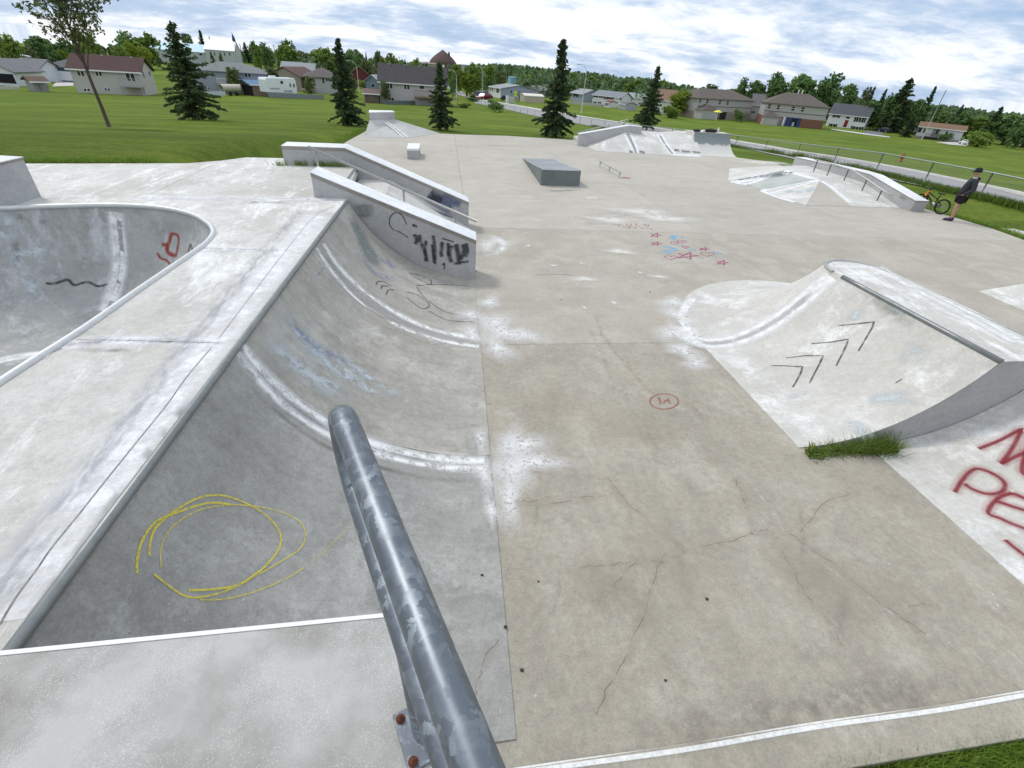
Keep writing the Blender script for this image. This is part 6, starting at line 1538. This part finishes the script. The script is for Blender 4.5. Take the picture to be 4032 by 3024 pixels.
for r_ in (R8(1040, 330, 1060, 380), R8(1072, 332, 1118, 388), R8(1130, 340, 1158, 392)): h.win('F', *r_, 1)
h.panel('F', *R8(1225, 340, 1310, 430), colmat((0.26, 0.24, 0.22)), 'entry'); h.win('F', *R8(1265, 352, 1295, 410), 1, name='door'); h.win('F', *R8(1368, 372, 1398, 410), 1)
h.deck(*R8(1130, 395, 1330, 440), 2.2, colmat((0.05, 0.035, 0.035)), colmat((0.09, 0.07, 0.06)))
for (u, v, D_, lab) in ((3704, 440, 260, 'tiny pale house among the trees on the right slope'), (3745, 447, 270, 'tiny pale shed among the trees on the right slope')):
    House('far_house', lab, (u-8, v+12), (u+8, v+14), (u, v+2), (u, v-5), 6, 'gable_y', (0.6, 0.6, 0.62), (0.5, 0.5, 0.52), D0=D_, D1=D_)
# low fences and yard boards
def board(name, label, a, b, h_, mat, n=6, cat='fence'):
    P, Q = terr_hit(*a), terr_hit(*b); t_ = thing(name, label, cat, (0, 0, 0)); d = (Q-P); ang_ = math.atan2(d.y, d.x); L_ = math.hypot(d.x, d.y)
    for k in range(n):
        c = P.lerp(Q, (k+0.5)/n); obj('panel', MB().box((c.x, c.y, terr(c.x, c.y)+h_/2), (L_/n-0.05, 0.06, h_), ang_), mat, t_)
    for k in range(n+1):
        c = P.lerp(Q, k/n); obj('post', MB().box((c.x, c.y, terr(c.x, c.y)+h_/2), (0.1, 0.1, h_+0.12), ang_), mat, t_)
wb = colmat((0.52, 0.55, 0.56))
board('board_fence', 'low white board fence below the red roofed house', (484, 371), (600, 372), 0.75, wb)
board('board_fence', 'low white board fence below the grey blue house', (800, 378), (889, 377), 0.75, wb)
board('board_fence', 'low white board fence beside the grey garden shed', (-60, 356), (80, 352), 0.5, colmat((0.62, 0.60, 0.52)))
board('board_fence', 'pale board fence below the shuttered house', (2240, 408), (2372, 420), 0.8, colmat((0.45, 0.44, 0.43)), 7)
board('board_fence', 'grey wire and board fence along the trailer yard', (1060, 384), (1275, 392), 0.9, colmat((0.22, 0.24, 0.25), 0.6), 8)
board('board_fence', 'dark low fence along the pale house lawn', (1520, 412), (1700, 414), 0.8, colmat((0.13, 0.15, 0.15)), 7)
# open shelter with blue roof
h = House('wood_shelter', 'open wood shelter with blue roof beside the white trailer', (996, 378), (1048, 379), (1000, 333), (1020, 318), 5, 'gable_x', (0.26, 0.20, 0.16), (0.13, 0.22, 0.36), cat='shelter', over=0.5); h.panel('L', 958, 334, 994, 376, M['dark'], 'opening')
# covered boat
P = terr_hit(915, 376); ct = thing('covered_boat', 'covered boat on a trailer below the grey blue house', 'boat', (0, 0, 0))
ex = (terr_hit(955, 377)-terr_hit(876, 376)); ex.z = 0; Lb = ex.length; ex.normalize(); ey = Vector((-ex.y, ex.x, 0)); o0 = terr_hit(876, 376)
rows = [[o0+ex*(Lb*t_)+ey*(1.0*w_*s_)+Vector((0, 0, z_)) for s_, z_ in ((-0.5, 0.7), (-1, 1.3), (-0.9, 1.7), (0, 2.0), (0.9, 1.7), (1, 1.3), (0.5, 0.7))] for t_, w_ in ((0, 0.75), (0.3, 1), (0.7, 0.95), (0.9, 0.6), (1.0, 0.1))]
obj('tarp', MB().grid(rows, True, True), colmat((0.50, 0.47, 0.40)), ct)
for t_ in (0.3, 0.6): obj('wheel', MB().lathe([(0.0, -0.1), (0.35, -0.1), (0.35, 0.1), (0, 0.1)], o0+ex*(Lb*t_)-ey*0.8+Vector((0, 0, 0.35)), 14, Matrix((ex, Vector((0, 0, 1)), ey)).transposed()), M['rubber'], ct)
obj('frame', MB().tube([o0+ex*(-0.6)+Vector((0, 0, 0.5)), o0+ex*(Lb*0.95)+Vector((0, 0, 0.5))], 0.07, 6), M['steel'], ct)
# travel trailer
tr = thing('travel_trailer', 'white travel trailer parked in the yard behind the fence', 'trailer', (0, 0, 0))
A_, B_ = terr_hit(1058, 384), terr_hit(1176, 386); ex = B_-A_; ex.z = 0; Lt = ex.length; ex.normalize(); ey = Vector((-ex.y, ex.x, 0)); ey = ey if ey.dot(A_) > 0 else -ey
zt_ = at_like(1120, 308, A_.lerp(B_, 0.5)).z; zg = min(A_.z, B_.z); hz = zt_-zg
def T(x, y, z): return Vector((A_.x, A_.y, zg))+ex*x+ey*y+Vector((0, 0, z))
sec = [(0.0, 0.30), (Lt*0.97, 0.22), (Lt, 0.5), (Lt*0.985, 0.93), (Lt*0.95, 1.0), (0.25, 1.0), (0.0, 0.9)]
rows = [[T(x, y, z*hz) for x, z in sec] for y in (0, 2.4)]
mb = MB().grid(rows, False, True); mb.f += [(0, 1, 2, 3, 4, 5, 6), (13, 12, 11, 10, 9, 8, 7)]; mb.sm += [False]*2
obj('body', mb, colmat((0.74, 0.77, 0.78), 0.4), tr, bevel=0.08, fix=True)
for x0, x1, z0, z1, nm, m in ((Lt*0.47, Lt*0.55, 0.72, 0.86, 'window', 'glass'), (Lt*0.76, Lt*0.80, 0.56, 0.74, 'window', 'glass'), (Lt*0.88, Lt*0.925, 0.55, 0.72, 'window', 'glass'), (Lt*0.60, Lt*0.73, 0.28, 0.9, 'door', 'trim'), (Lt*0.55, Lt*0.82, 0.30, 0.40, 'stripe', 'steel'), (Lt*0.1, Lt*0.4, 0.45, 0.52, 'stripe', 'steel')):
    obj(nm, MB().solid([T(x0, -0.03, z0*hz), T(x1, -0.03, z0*hz), T(x1, 0.05, z0*hz), T(x0, 0.05, z0*hz)], [T(x0, -0.03, z1*hz), T(x1, -0.03, z1*hz), T(x1, 0.05, z1*hz), T(x0, 0.05, z1*hz)]), M[m], tr, fix=True)
p = T(Lt*0.35, 1.2, hz+0.15); obj('roof_unit', MB().box(p, (1.3, 0.8, 0.35), math.atan2(ex.y, ex.x)), M['trim'], tr, bevel=0.05)
for x in (Lt*0.62, Lt*0.72): obj('wheel', MB().lathe([(0.0, -0.12), (0.38, -0.12), (0.38, 0.12), (0, 0.12)], T(x, 0.1, 0.38), 14, Matrix((ex, Vector((0, 0, 1)), ey)).transposed()), M['rubber'], tr)
# ================================================================ cars
def car(name, label, a, b, paint, h=1.5, kind='hatch', cat='car'):
    A, B = terr_hit(*a), terr_hit(*b); ex = B-A; ex.z = 0; L = ex.length; ex.normalize(); ey = Vector((-ex.y, ex.x, 0)); ey = ey if ey.dot(A) > 0 else -ey
    zg = min(terr(A.x, A.y), terr(B.x, B.y))+0.05; k = L/4.4; k = max(0.8, min(1.3, k)); h = h*k; w = 1.75*k
    t = thing(name, label, cat, (0, 0, 0))
    def P(x, y, z): return Vector((A.x, A.y, zg))+ex*x*L+ey*y*w+Vector((0, 0, z*h))
    prof = {'hatch': [(0.01, .22), (0.0, .45), (0.04, .56), (0.25, .63), (0.36, .97), (0.45, 1.0), (0.80, .98), (0.97, .66), (1.0, .5), (0.985, .22)],
            'suv': [(0.01, .24), (0.0, .5), (0.03, .60), (0.24, .64), (0.33, .97), (0.40, 1.0), (0.95, .99), (0.99, .62), (1.0, .45), (0.99, .24)],
            'van': [(0.01, .2), (0.0, .45), (0.05, .56), (0.12, .62), (0.24, .97), (0.30, 1.0), (0.97, 1.0), (1.0, .9), (1.0, .45), (0.99, .2)]}[kind]
    rows = []
    for y in (0.03, 0.0, 0.0, 0.14, 0.86, 1.0, 1.0, 0.97):
        rows.append([P(x, (y if z < 0.7 else 0.12+0.76*y), z) for x, z in prof])
    rows = [[P(x, 0.06 if z < .3 else (0.0 if z < .7 else 0.11), z) for x, z in prof], [P(x, 0.94 if z < .3 else (1.0 if z < .7 else 0.89), z) for x, z in prof]]
    mb = MB().grid(rows, False, True); n = len(prof); mb.f += [tuple(range(n)), tuple(range(n, 2*n))[::-1]]; mb.sm += [False]*2
    obj('body', mb, paint, t, bevel=0.06, fix=True)
    def side(y, x0, x1, x2, x3, nm):
        yy = -0.02 if y == 0 else 1.02
        yi = 0.075 if y == 0 else 0.925
        q = [P(x0, yy*0+ (0.035 if y == 0 else 0.965), .68), P(x1, (0.035 if y == 0 else 0.965), .68), P(x2, yi, .92), P(x3, yi, .92)]
        obj(nm, MB().add(q, [(0, 1, 2, 3)]), M['glass'], t)
    lim = {'hatch': (0.31, 0.56, 0.56, 0.40, 0.585, 0.90, 0.80, 0.585), 'suv': (0.29, 0.56, 0.56, 0.36, 0.585, 0.94, 0.92, 0.585), 'van': (0.19, 0.42, 0.42, 0.27, 0.45, 0.95, 0.95, 0.45)}[kind]
    for y in (0, 1): side(y, *lim[:4], 'side_window'); side(y, *lim[4:], 'side_window')
    x0, z0, x1, z1 = {'hatch': (0.255, .65, 0.355, .95), 'suv': (0.245, .66, 0.325, .95), 'van': (0.13, .64, 0.235, .95)}[kind]
    obj('windscreen', MB().add([P(x0-0.012, 0.12, z0), P(x0-0.012, 0.88, z0), P(x1-0.012, 0.84, z1), P(x1-0.012, 0.16, z1)], [(0, 1, 2, 3)]), M['glass'], t)
    for y in (0.12, 0.88):
        obj('headlight', MB().box(P(0.005, y, .5), (0.12, 0.22, 0.12), math.atan2(ex.y, ex.x)), M['trim'], t); obj('tail_light', MB().box(P(0.995, y, .52), (0.08, 0.2, 0.14), math.atan2(ex.y, ex.x)), colmat((0.25, 0.01, 0.01)), t)
    Mw = Matrix((ex, Vector((0, 0, 1)), ey)).transposed(); rw = 0.34*k
    for x in (0.19, 0.80):
        for y in (0.03, 0.97):
            wh = obj('wheel', MB().lathe([(0.0, -0.1), (rw, -0.1), (rw, 0.1), (0, 0.1)], Vector((A.x, A.y, zg+rw-0.03))+ex*x*L+ey*y*w, 16, Mw), M['rubber'], t)
            obj('rim', MB().lathe([(0.0, -0.115), (rw*0.6, -0.112), (rw*0.62, 0.112), (0, 0.115)], Vector((A.x, A.y, zg+rw-0.03))+ex*x*L+ey*y*w, 12, Mw), M['steel'], wh)
    return t
car('parked_car', 'dark red car parked in front of the pale blue house', (1893, 395), (1941, 396), colmat((0.14, 0.008, 0.02), 0.25), 1.45)
car('parked_suv', 'black sport utility vehicle with white cap parked behind the red car', (1876, 391), (1924, 390), colmat((0.02, 0.02, 0.025), 0.25), 1.8, 'suv')
car('parked_van', 'dark green van parked beside the pale blue house wall', (1970, 396), (2003, 399), colmat((0.012, 0.022, 0.022), 0.3), 1.9, 'van', 'van')
car('parked_suv', 'dark sport utility vehicle beside the bilevel house', (3452, 518), (3494, 524), colmat((0.03, 0.04, 0.05), 0.3), 1.7, 'suv')
car('parked_car', 'white car parked at the bungalow gable end', (3770, 566), (3805, 572), colmat((0.72, 0.72, 0.74), 0.3), 1.5)
car('parked_pickup', 'beige vehicle behind the trailer yard fence', (1190, 366), (1245, 368), colmat((0.30, 0.26, 0.20), 0.35), 1.7, 'suv')
# ================================================================ lamps, poles, signs, hydrant
def lamp(label, base, top, reach, D=None):
    P = terr_hit(*base) if D is None else at_dist(*base, D*DS)
    if D is not None: P.z = terr(P.x, P.y)
    H_ = at_like(*top, P).z; t = thing('street_lamp', label, 'street lamp', (0, 0, 0), 'curved grey street lamps'); v = Vector((P.x, P.y, 0)).normalized(); lf = Vector((-v.y, v.x, 0))
    pts = [(P.x, P.y, P.z-0.1), (P.x, P.y, P.z+(H_-P.z)*0.5), (P.x, P.y, H_-1.6)]
    for k in range(1, 7): a = k/6*math.pi/2; q = Vector((P.x, P.y, H_-1.6))+lf*reach*(1-math.cos(a))+Vector((0, 0, 1.6*math.sin(a))); pts.append(tuple(q))
    obj('pole', MB().tube(pts, [0.10, 0.09, 0.075]+[0.06]*6, 8), plain('lamp_pole', (0.42, 0.43, 0.42), 0.5, 0.1, 4), t) if not hasattr(lamp, 'm') else obj('pole', MB().tube(pts, [0.10, 0.09, 0.075]+[0.06]*6, 8), lamp.m, t)
    q = Vector(pts[-1])+lf*0.35; obj('lamp_head', MB().box(q-Vector((0, 0, 0.04)), (0.85, 0.3, 0.16), math.atan2(lf.y, lf.x)), M['steel'], t, bevel=0.04)
lamp.m = plain('lamp_pole_paint', (0.48, 0.49, 0.48), 0.5, 0.1, 4)
lamp('street lamp rising behind the red parked car', (1899, 391), (1888, 262), 1.8)
lamp('tall street lamp standing in the grass beside the tallest spruce', (2288, 448), (2300, 254), 1.8)
lamp('street lamp above the garden behind the tall spruce', (1410, 320), (1400, 240), 2.0, 140)
lamp('street lamp at the corner of the side street', (1798, 372), (1790, 276), 1.6, 125)
lamp('street lamp just showing over the dark roof ridge', (1625, 300), (1635, 246), 1.8, 180)
lamp('street lamp above the small house behind the shuttered house', (2320, 385), (2328, 316), 0.6, 190)
lamp('street lamp between the duplex roofs under the pines', (3080, 380), (3084, 355), 1.6, 210)
def pole(label, base, top, r=0.13, D=None, name='utility_pole', mat=None, arm=True):
    P = terr_hit(*base) if D is None else at_dist(*base, D*DS)
    if D is not None: P.z = terr(P.x, P.y)
    H_ = at_like(*top, P).z; t = thing(name, label, 'pole', (0, 0, 0)); obj('shaft', MB().tube([(P.x, P.y, P.z-0.2), (P.x, P.y, H_)], [r, r*0.7], 8), mat or colmat((0.38, 0.34, 0.29)), t)
    if arm: obj('crossarm', MB().box((P.x, P.y, H_-0.5), (1.6, 0.12, 0.14), 0.4), M['wood'], t)
pole('tall pale wooden pole standing before the white bungalow', (3629, 550), (3692, 352), arm=False)
pole('dark utility pole right of the church trees', (1092, 262), (1085, 176), 0.2, 240)
pole('thin utility pole above the dark roof ridge', (1574, 270), (1573, 222), 0.16, 250)
pole('thin pale pole above the pale blue house', (2003, 300), (2004, 262), 0.14, 230, arm=False)
# mailboxes
mbx = thing('mailbox_cluster', 'white community mailbox cabinet beside the road', 'mailbox', (0, 0, 0)); P = terr_hit(2013, 409); hh = 1.9
obj('cabinet', MB().box((P.x, P.y, P.z+1.05), (1.7, 0.6, 1.5), 0.3), colmat((0.48, 0.48, 0.42)), mbx, bevel=0.03); obj('cabinet', MB().box((P.x-1.3, P.y-0.4, P.z+1.1), (0.8, 0.6, 2.0), 0.3), colmat((0.62, 0.63, 0.62)), mbx, bevel=0.03)
for k in range(3):
    for j in range(3): obj('door', MB().box((P.x-0.55+k*0.52, P.y-0.33+0.16*k, P.z+0.6+j*0.42), (0.44, 0.04, 0.36), 0.3), colmat((0.56, 0.56, 0.52)), mbx)
obj('foot', MB().box((P.x, P.y, P.z+0.15), (1.2, 0.3, 0.4), 0.3), M['steel'], mbx)
sg = thing('crossing_sign', 'fluorescent yellow school crossing sign on a thin post', 'sign', (0, 0, 0)); P = terr_hit(2028, 412); q = at_like(2030, 370, P)
v = Vector((P.x, P.y, 0)).normalized(); an = math.atan2(v.y, v.x)-math.pi/2
obj('post', MB().tube([(P.x, P.y, P.z), (P.x, P.y, q.z+0.6)], 0.04, 6), M['steel'], sg)
pn = obj('panel', MB().box((q.x-v.x*0.08, q.y-v.y*0.08, q.z), (0.85, 0.04, 1.15), an), colmat((0.62, 0.80, 0.04), 0.5), sg, bevel=0.01)
for dx, s_ in ((-0.14, 1.0), (0.15, 0.8)):
    lf = Vector((v.y, -v.x, 0)); c = Vector((q.x-v.x*0.11, q.y-v.y*0.11, q.z))+lf*dx
    pic = MB().box(c+Vector((0, 0, 0.02)), (0.14*s_, 0.02, 0.34*s_), an).box(c+Vector((0, 0, 0.28*s_)), (0.11, 0.02, 0.11), an)
    for sd in (-1, 1): pic.box(c+lf*0.05*sd+Vector((0, 0, -0.27*s_)), (0.06, 0.02, 0.3*s_), an)
    obj('pictogram', pic, M['black'], pn)
hy = thing('fire_hydrant', 'red fire hydrant standing in the grass across the road', 'hydrant', (0, 0, 0)); P = terr_hit(3545, 638); k = (at_like(3559, 604, P).z-P.z)/0.85
rm = colmat((0.30, 0.03, 0.025), 0.5)
obj('barrel', MB().lathe([(0.20*k, 0), (0.20*k, 0.05*k), (0.13*k, 0.07*k), (0.13*k, 0.55*k), (0.18*k, 0.57*k), (0.18*k, 0.62*k), (0.15*k, 0.72*k), (0.06*k, 0.80*k), (0.0, 0.81*k)], P, 16), rm, hy)
obj('bonnet_nut', MB().lathe([(0.0, 0.87*k), (0.04*k, 0.87*k), (0.04*k, 0.79*k)], P, 6), rm, hy)
for a in (0.4, 2.0, 3.5): obj('nozzle', MB().tube([P+Vector((0, 0, 0.45*k)), P+Vector((math.cos(a)*0.24*k, math.sin(a)*0.24*k, 0.45*k))], 0.065*k, 10), rm, hy)
# driveways and paths
def flat(name, px, mat, zo=0.06):
    P = [terr_hit(u, v) for u, v in px]; mb = MB().add([(p.x, p.y, p.z+zo) for p in P], [tuple(range(len(P)))]); return tag(obj(name, mb, mat), kind='structure')
pth = concrete('path_concrete', (0.48, 0.46, 0.43), (0.56, 0.54, 0.51), None)
flat('path', [(3270, 511), (3400, 530), (3505, 543), (3500, 538), (3400, 524), (3275, 508)], pth)
flat('driveway', [(3400, 523), (3470, 533), (3480, 522), (3420, 513)], colmat((0.16, 0.16, 0.17), 0.9))
flat('driveway', [(3680, 560), (3740, 570), (3805, 576), (3812, 568), (3760, 560)], pth)
flat('driveway', [(205, 342), (290, 339), (290, 322), (225, 320)], pth); flat('path', [(-60, 330), (66, 327), (66, 322), (-60, 322)], pth)
flat('path', [(3920, 902), (4032, 940), (4200, 1000), (4200, 960), (4032, 914), (3990, 904)], pth, 0.03)
# ================================================================ bicycles
def bicycle(label, pr, pf, frame_m, accent):
    t = thing('bicycle', label, 'bicycle', (0, 0, 0))
    pr, pf = Vector((pr[0], pr[1], 0)), Vector((pf[0], pf[1], 0)); d = (pf-pr).normalized(); n = Vector((-d.y, d.x, 0)); up = Vector((0, 0, 1))
    z0 = 0.0; lean = n*0.0
    Mw = Matrix((d, up, n)).transposed(); rw = 0.34; BS = 0.80
    def Q(x, z, s=0.0): return pr+d*x*BS+up*z*BS+n*s*BS
    for x in (0, 1.08):
        w = obj('wheel', MB().tube([Q(x, rw)+(d*(rw-0.025)*math.cos(a)+up*(rw-0.025)*math.sin(a))*BS for a in [k*2*math.pi/28 for k in range(29)]], 0.027, 8, cap=False), M['rubber'], t)
        obj('rim', MB().tube([Q(x, rw)+(d*0.285*math.cos(a)+up*0.285*math.sin(a))*BS for a in [k*2*math.pi/24 for k in range(25)]], 0.012, 6, cap=False), M['black'], w)
        obj('hub', MB().tube([Q(x, rw, -0.06), Q(x, rw, 0.06)], 0.03, 8), M['steel'], w)
        sp_ = MB()
        for k in range(14):
            a = k*2*math.pi/14; sp_.tube([Q(x, rw, 0.03*(-1)**k), Q(x, rw)+(d*0.285*math.cos(a)+up*0.285*math.sin(a))*BS], 0.003, 3, cap=False)
        obj('spokes', sp_, M['steel'], w)
    bb_, hd, st = Q(0.42, 0.34), Q(0.92, 0.80), Q(0.33, 0.74)
    fr = MB().tube([bb_, hd-up*0.08], 0.028, 8).tube([st-up*0.12, hd], 0.024, 8).tube([bb_, st], 0.02, 8)
    for s_ in (-0.05, 0.05): fr.tube([Q(0, rw, s_), bb_+n*s_*0.5], 0.012, 6).tube([Q(0, rw, s_), st-up*0.14], 0.010, 6)
    obj('frame', fr, frame_m, t)
    fk = MB()
    for s_ in (-0.06, 0.06): fk.tube([Q(1.08, rw, s_), Q(0.96, 0.66, s_)], 0.018, 6)
    obj('fork', fk, M['black'], t)
    obj('head_tube', MB().tube([Q(0.965, 0.62), Q(0.90, 0.86)], 0.05, 10), accent, t)
    obj('handlebar', MB().tube([Q(0.84, 0.98, -0.36), Q(0.88, 1.0, -0.12), Q(0.90, 0.97, 0), Q(0.88, 1.0, 0.12), Q(0.84, 0.98, 0.36)], 0.016, 8), M['black'], t)
    obj('stem', MB().tube([Q(0.90, 0.85), Q(0.90, 0.98)], 0.02, 8), M['black'], t)
    sd = MB().tube([st-up*0.05, st+up*0.10], 0.015, 8); obj('seat_post', sd, M['black'], t)
    obj('saddle', MB().grid([[Q(0.33+x, 0.86+z, s_*w) for s_, z in ((-1, 0), (-0.6, 0.03), (0.6, 0.03), (1, 0), (0, -0.03))] for x, w in ((-0.15, 0.07), (-0.05, 0.065), (0.05, 0.035), (0.15, 0.02))], True, True), M['black'], t)
    obj('chainring', MB().lathe([(0, 0.05), (0.09, 0.05), (0.09, 0.056), (0, 0.056)], bb_, 18, Mw), M['steel'], t)
    for s_ in (-1, 1):
        obj('crank', MB().tube([bb_+n*0.06*s_, bb_+n*0.08*s_+(d*0.14+up*0.07)*s_], 0.010, 6).box(bb_+n*0.13*s_+(d*0.14+up*0.07)*s_, (0.08, 0.09, 0.02), math.atan2(d.y, d.x)), M['black'], t)
    if label.startswith('black'): pass
    return t
ora = colmat((0.80, 0.27, 0.03), 0.35)
pr = at(3694, 843, 0.0)
bicycle('black and orange mountain bike leaning by the low ledge end', (pr.x, pr.y), (pr.x-0.18, pr.y+1.0), M['black'], ora)
bicycle('dark bicycle parked behind the long low ledge', (19.15, 18.6), (19.05, 19.7), M['black'], M['steel'])
# ================================================================ standing person
def skin(name, joints, edges, mat, parent, root=0, sub=2):
    me = bpy.data.meshes.new(name); me.from_pydata([j[0] for j in joints], edges, []); me.materials.append(mat)
    o = bpy.data.objects.new(name, me); COL.objects.link(o); o.parent = parent
    o.modifiers.new('skin', 'SKIN')
    sv = me.skin_vertices[0].data
    for i, j in enumerate(joints):
        r = j[1]; sv[i].radius = (r, r) if not isinstance(r, tuple) else r; sv[i].use_root = (i == root)
    o.modifiers['skin'].use_smooth_shade = True
    sm = o.modifiers.new('sub', 'SUBSURF'); sm.levels = sub; sm.render_levels = sub
    return o
feet = at(3738, 868, 0.0); face_dir = math.atan2(0.62, -0.78)
pe = thing('person', 'man in dark hooded jacket, black shorts and cap standing with hands at pockets', 'person', (feet.x, feet.y, 0), rz=face_dir)
# local frame: +x forward, +y left, z up ; torso leans back a little
SKN = plain('skin', (0.42, 0.24, 0.17), 0.55, 0.08, 20)
JK = plain('dark_jacket_cloth', (0.030, 0.032, 0.042), 0.85, 0.3, 18); SH = plain('black_short_cloth', (0.012, 0.012, 0.015), 0.85, 0.3, 18)
J = [((0.0, 0, 0.90), 0.13), ((-0.02, 0, 1.10), 0.13), ((-0.05, 0, 1.32), 0.14), ((-0.05, 0, 1.45), 0.06), ((-0.03, 0, 1.54), 0.055), ((-0.015, 0, 1.60), 0.085), ((-0.015, 0, 1.685), 0.085),
     ((-0.05, 0.17, 1.37), 0.065), ((-0.11, 0.25, 1.12), 0.05), ((0.02, 0.20, 0.93), 0.04), ((0.07, 0.17, 0.87), 0.035),
     ((-0.05, -0.17, 1.37), 0.065), ((-0.11, -0.25, 1.12), 0.05), ((0.02, -0.20, 0.93), 0.04), ((0.07, -0.17, 0.87), 0.035),
     ((0.01, 0.09, 0.82), 0.095), ((0.05, 0.10, 0.50), 0.062), ((0.03, 0.10, 0.34), 0.06), ((0.0, 0.10, 0.09), 0.038), ((0.13, 0.11, 0.045), 0.04),
     ((0.01, -0.09, 0.82), 0.095), ((0.0, -0.10, 0.50), 0.062), ((-0.03, -0.10, 0.34), 0.06), ((-0.06, -0.10, 0.09), 0.038), ((0.07, -0.11, 0.045), 0.04)]
E_ = [(0, 1), (1, 2), (2, 3), (3, 4), (4, 5), (5, 6), (2, 7), (7, 8), (8, 9), (9, 10), (2, 11), (11, 12), (12, 13), (13, 14), (0, 15), (15, 16), (16, 17), (17, 18), (18, 19), (0, 20), (20, 21), (21, 22), (22, 23), (23, 24)]
body = skin('body', J, E_, SKN, pe)
skin('jacket', [((0.01, 0, 0.86), (0.175, 0.19)), ((0.02, 0, 1.0), (0.175, 0.195)), ((-0.02, 0, 1.2), (0.165, 0.19)), ((-0.05, 0, 1.36), (0.15, 0.18)), ((-0.06, 0, 1.455), (0.095, 0.10)),
                ((-0.06, 0.185, 1.37), 0.09), ((-0.13, 0.27, 1.12), 0.078), ((0.01, 0.22, 0.95), 0.068), ((0.05, 0.19, 0.90), 0.06),
                ((-0.06, -0.185, 1.37), 0.09), ((-0.13, -0.27, 1.12), 0.078), ((0.01, -0.22, 0.95), 0.068), ((0.05, -0.19, 0.90), 0.06)],
     [(0, 1), (1, 2), (2, 3), (3, 4), (3, 5), (5, 6), (6, 7), (7, 8), (3, 9), (9, 10), (10, 11), (11, 12)], JK, pe)
skin('hood', [((-0.13, 0.10, 1.44), 0.05), ((-0.17, 0, 1.46), 0.065), ((-0.13, -0.10, 1.44), 0.05)], [(0, 1), (1, 2)], JK, pe, 1)
skin('shorts', [((0.0, 0, 0.88), (0.165, 0.18)), ((0.01, 0.10, 0.78), 0.125), ((0.035, 0.11, 0.56), 0.115), ((0.01, -0.10, 0.78), 0.125), ((0.0, -0.11, 0.56), 0.115)], [(0, 1), (1, 2), (0, 3), (3, 4)], SH, pe)
for (x, y) in ((0.03, 0.105), (-0.03, -0.105)):
    sh_ = MB().grid([[(x+a, y+s_*w, z) for s_, z in ((-1, 0.0), (-1.0, h_*0.55), (-0.6, h_), (0.6, h_), (1, h_*0.55), (1, 0.0))] for a, w, h_ in ((-0.09, 0.03, 0.09), (-0.06, 0.045, 0.115), (0.02, 0.047, 0.11), (0.09, 0.05, 0.075), (0.16, 0.045, 0.055), (0.20, 0.02, 0.035))], True)
    obj('shoe', sh_, colmat((0.025, 0.022, 0.05), 0.7), pe)
# cap with peak
cm = MB().lathe([(0.108, 1.655), (0.112, 1.70), (0.10, 1.755), (0.06, 1.79), (0.0, 1.80)], (-0.02, 0, 0), 20)
cap_o = obj('cap', cm, colmat((0.012, 0.012, 0.018), 0.8), pe)
pk = MB().grid([[(-0.02+0.105*math.cos(a)+f*0.10, 0.10*math.sin(a)*(1-0.25*f), 1.672-0.02*f-0.012*math.sin(a)**2) for a in [R(-62+124*k/8) for k in range(9)]] for f in (0, 0.5, 1.0)], True)
obj('peak', pk, colmat((0.012, 0.012, 0.018), 0.8), cap_o)
# face details
fm = MB().tube([(0.068, 0, 1.625), (0.093, 0, 1.596), (0.07, 0, 1.588)], [0.012, 0.016, 0.010], 8); obj('nose', fm, SKN, pe)
for s_ in (-1, 1):
    obj('ear', MB().lathe([(0, -0.012), (0.024, -0.008), (0.026, 0.006), (0, 0.012)], (-0.02, 0.088*s_, 1.61), 10, Matrix.Rotation(R(90), 3, 'X')), SKN, pe)
    obj('eye', MB().lathe([(0, 0.004), (0.011, 0.002), (0.012, -0.004)], (0.068, 0.033*s_, 1.632), 8, Matrix.Rotation(R(90), 3, 'Y')), M['black'], pe)
    hd = pe
    for k in range(4):                      # fingers curled below the cuff
        L_ = (0.065, 0.075, 0.07, 0.055)[k]; p0 = Vector((0.095-0.012*k, (0.165+0.012*k-0.018)*s_, 0.862))
        obj('finger', MB().tube([p0, p0+Vector((0.012, -0.012*s_, -L_*0.5)), p0+Vector((-0.008, -0.026*s_, -L_))], [0.0095, 0.009, 0.0075], 6), SKN, pe)
    obj('thumb', MB().tube([(0.085, 0.15*s_, 0.90), (0.115, 0.135*s_, 0.875), (0.12, 0.125*s_, 0.845)], [0.011, 0.010, 0.008], 6), SKN, pe)
obj('mouth', MB().box((0.069, 0, 1.566), (0.012, 0.05, 0.008)), colmat((0.25, 0.10, 0.08)), pe)
obj('shirt_collar', MB().lathe([(0.072, 1.445), (0.078, 1.47), (0.070, 1.485)], (-0.055, 0, 0), 14), M['trim'], pe)
# ================================================================ pebbles and litter
rl = random.Random(12)
pb_ = colmat((0.06, 0.055, 0.05), 0.9)
for k, (u, v) in enumerate([(1898, 2265), (2783, 2360), (2055, 2640), (2620, 2680), (2120, 2290), (2560, 1150), (2210, 1180), (1990, 2470)]):
    h_ = hit(u, v)
    if h_:
        p = h_[0]; s_ = rl.uniform(0.010, 0.018)
        tag(obj('pebble', blob((p.x, p.y, p.z+s_*0.5), (s_, s_*0.8, s_*0.6), k, 7), pb_), 'small dark pebble lying on the pale skatepark concrete', 'pebble', 'pebbles on the concrete')

# ================================================================ put every root Empty at the base of its thing
bpy.context.view_layer.update()
for o in list(COL.objects):
    if o.type == 'EMPTY' and o.parent is None and o.location.length < 1e-6:
        pts = [c.matrix_world @ Vector(b) for c in o.children for b in c.bound_box]
        if not pts: continue
        lo = Vector([min(p[i] for p in pts) for i in range(3)]); hi_ = Vector([max(p[i] for p in pts) for i in range(3)])
        loc = Vector(((lo.x+hi_.x)/2, (lo.y+hi_.y)/2, lo.z))
        for c in o.children: c.matrix_parent_inverse = Matrix.Translation(-loc)
        o.location = loc
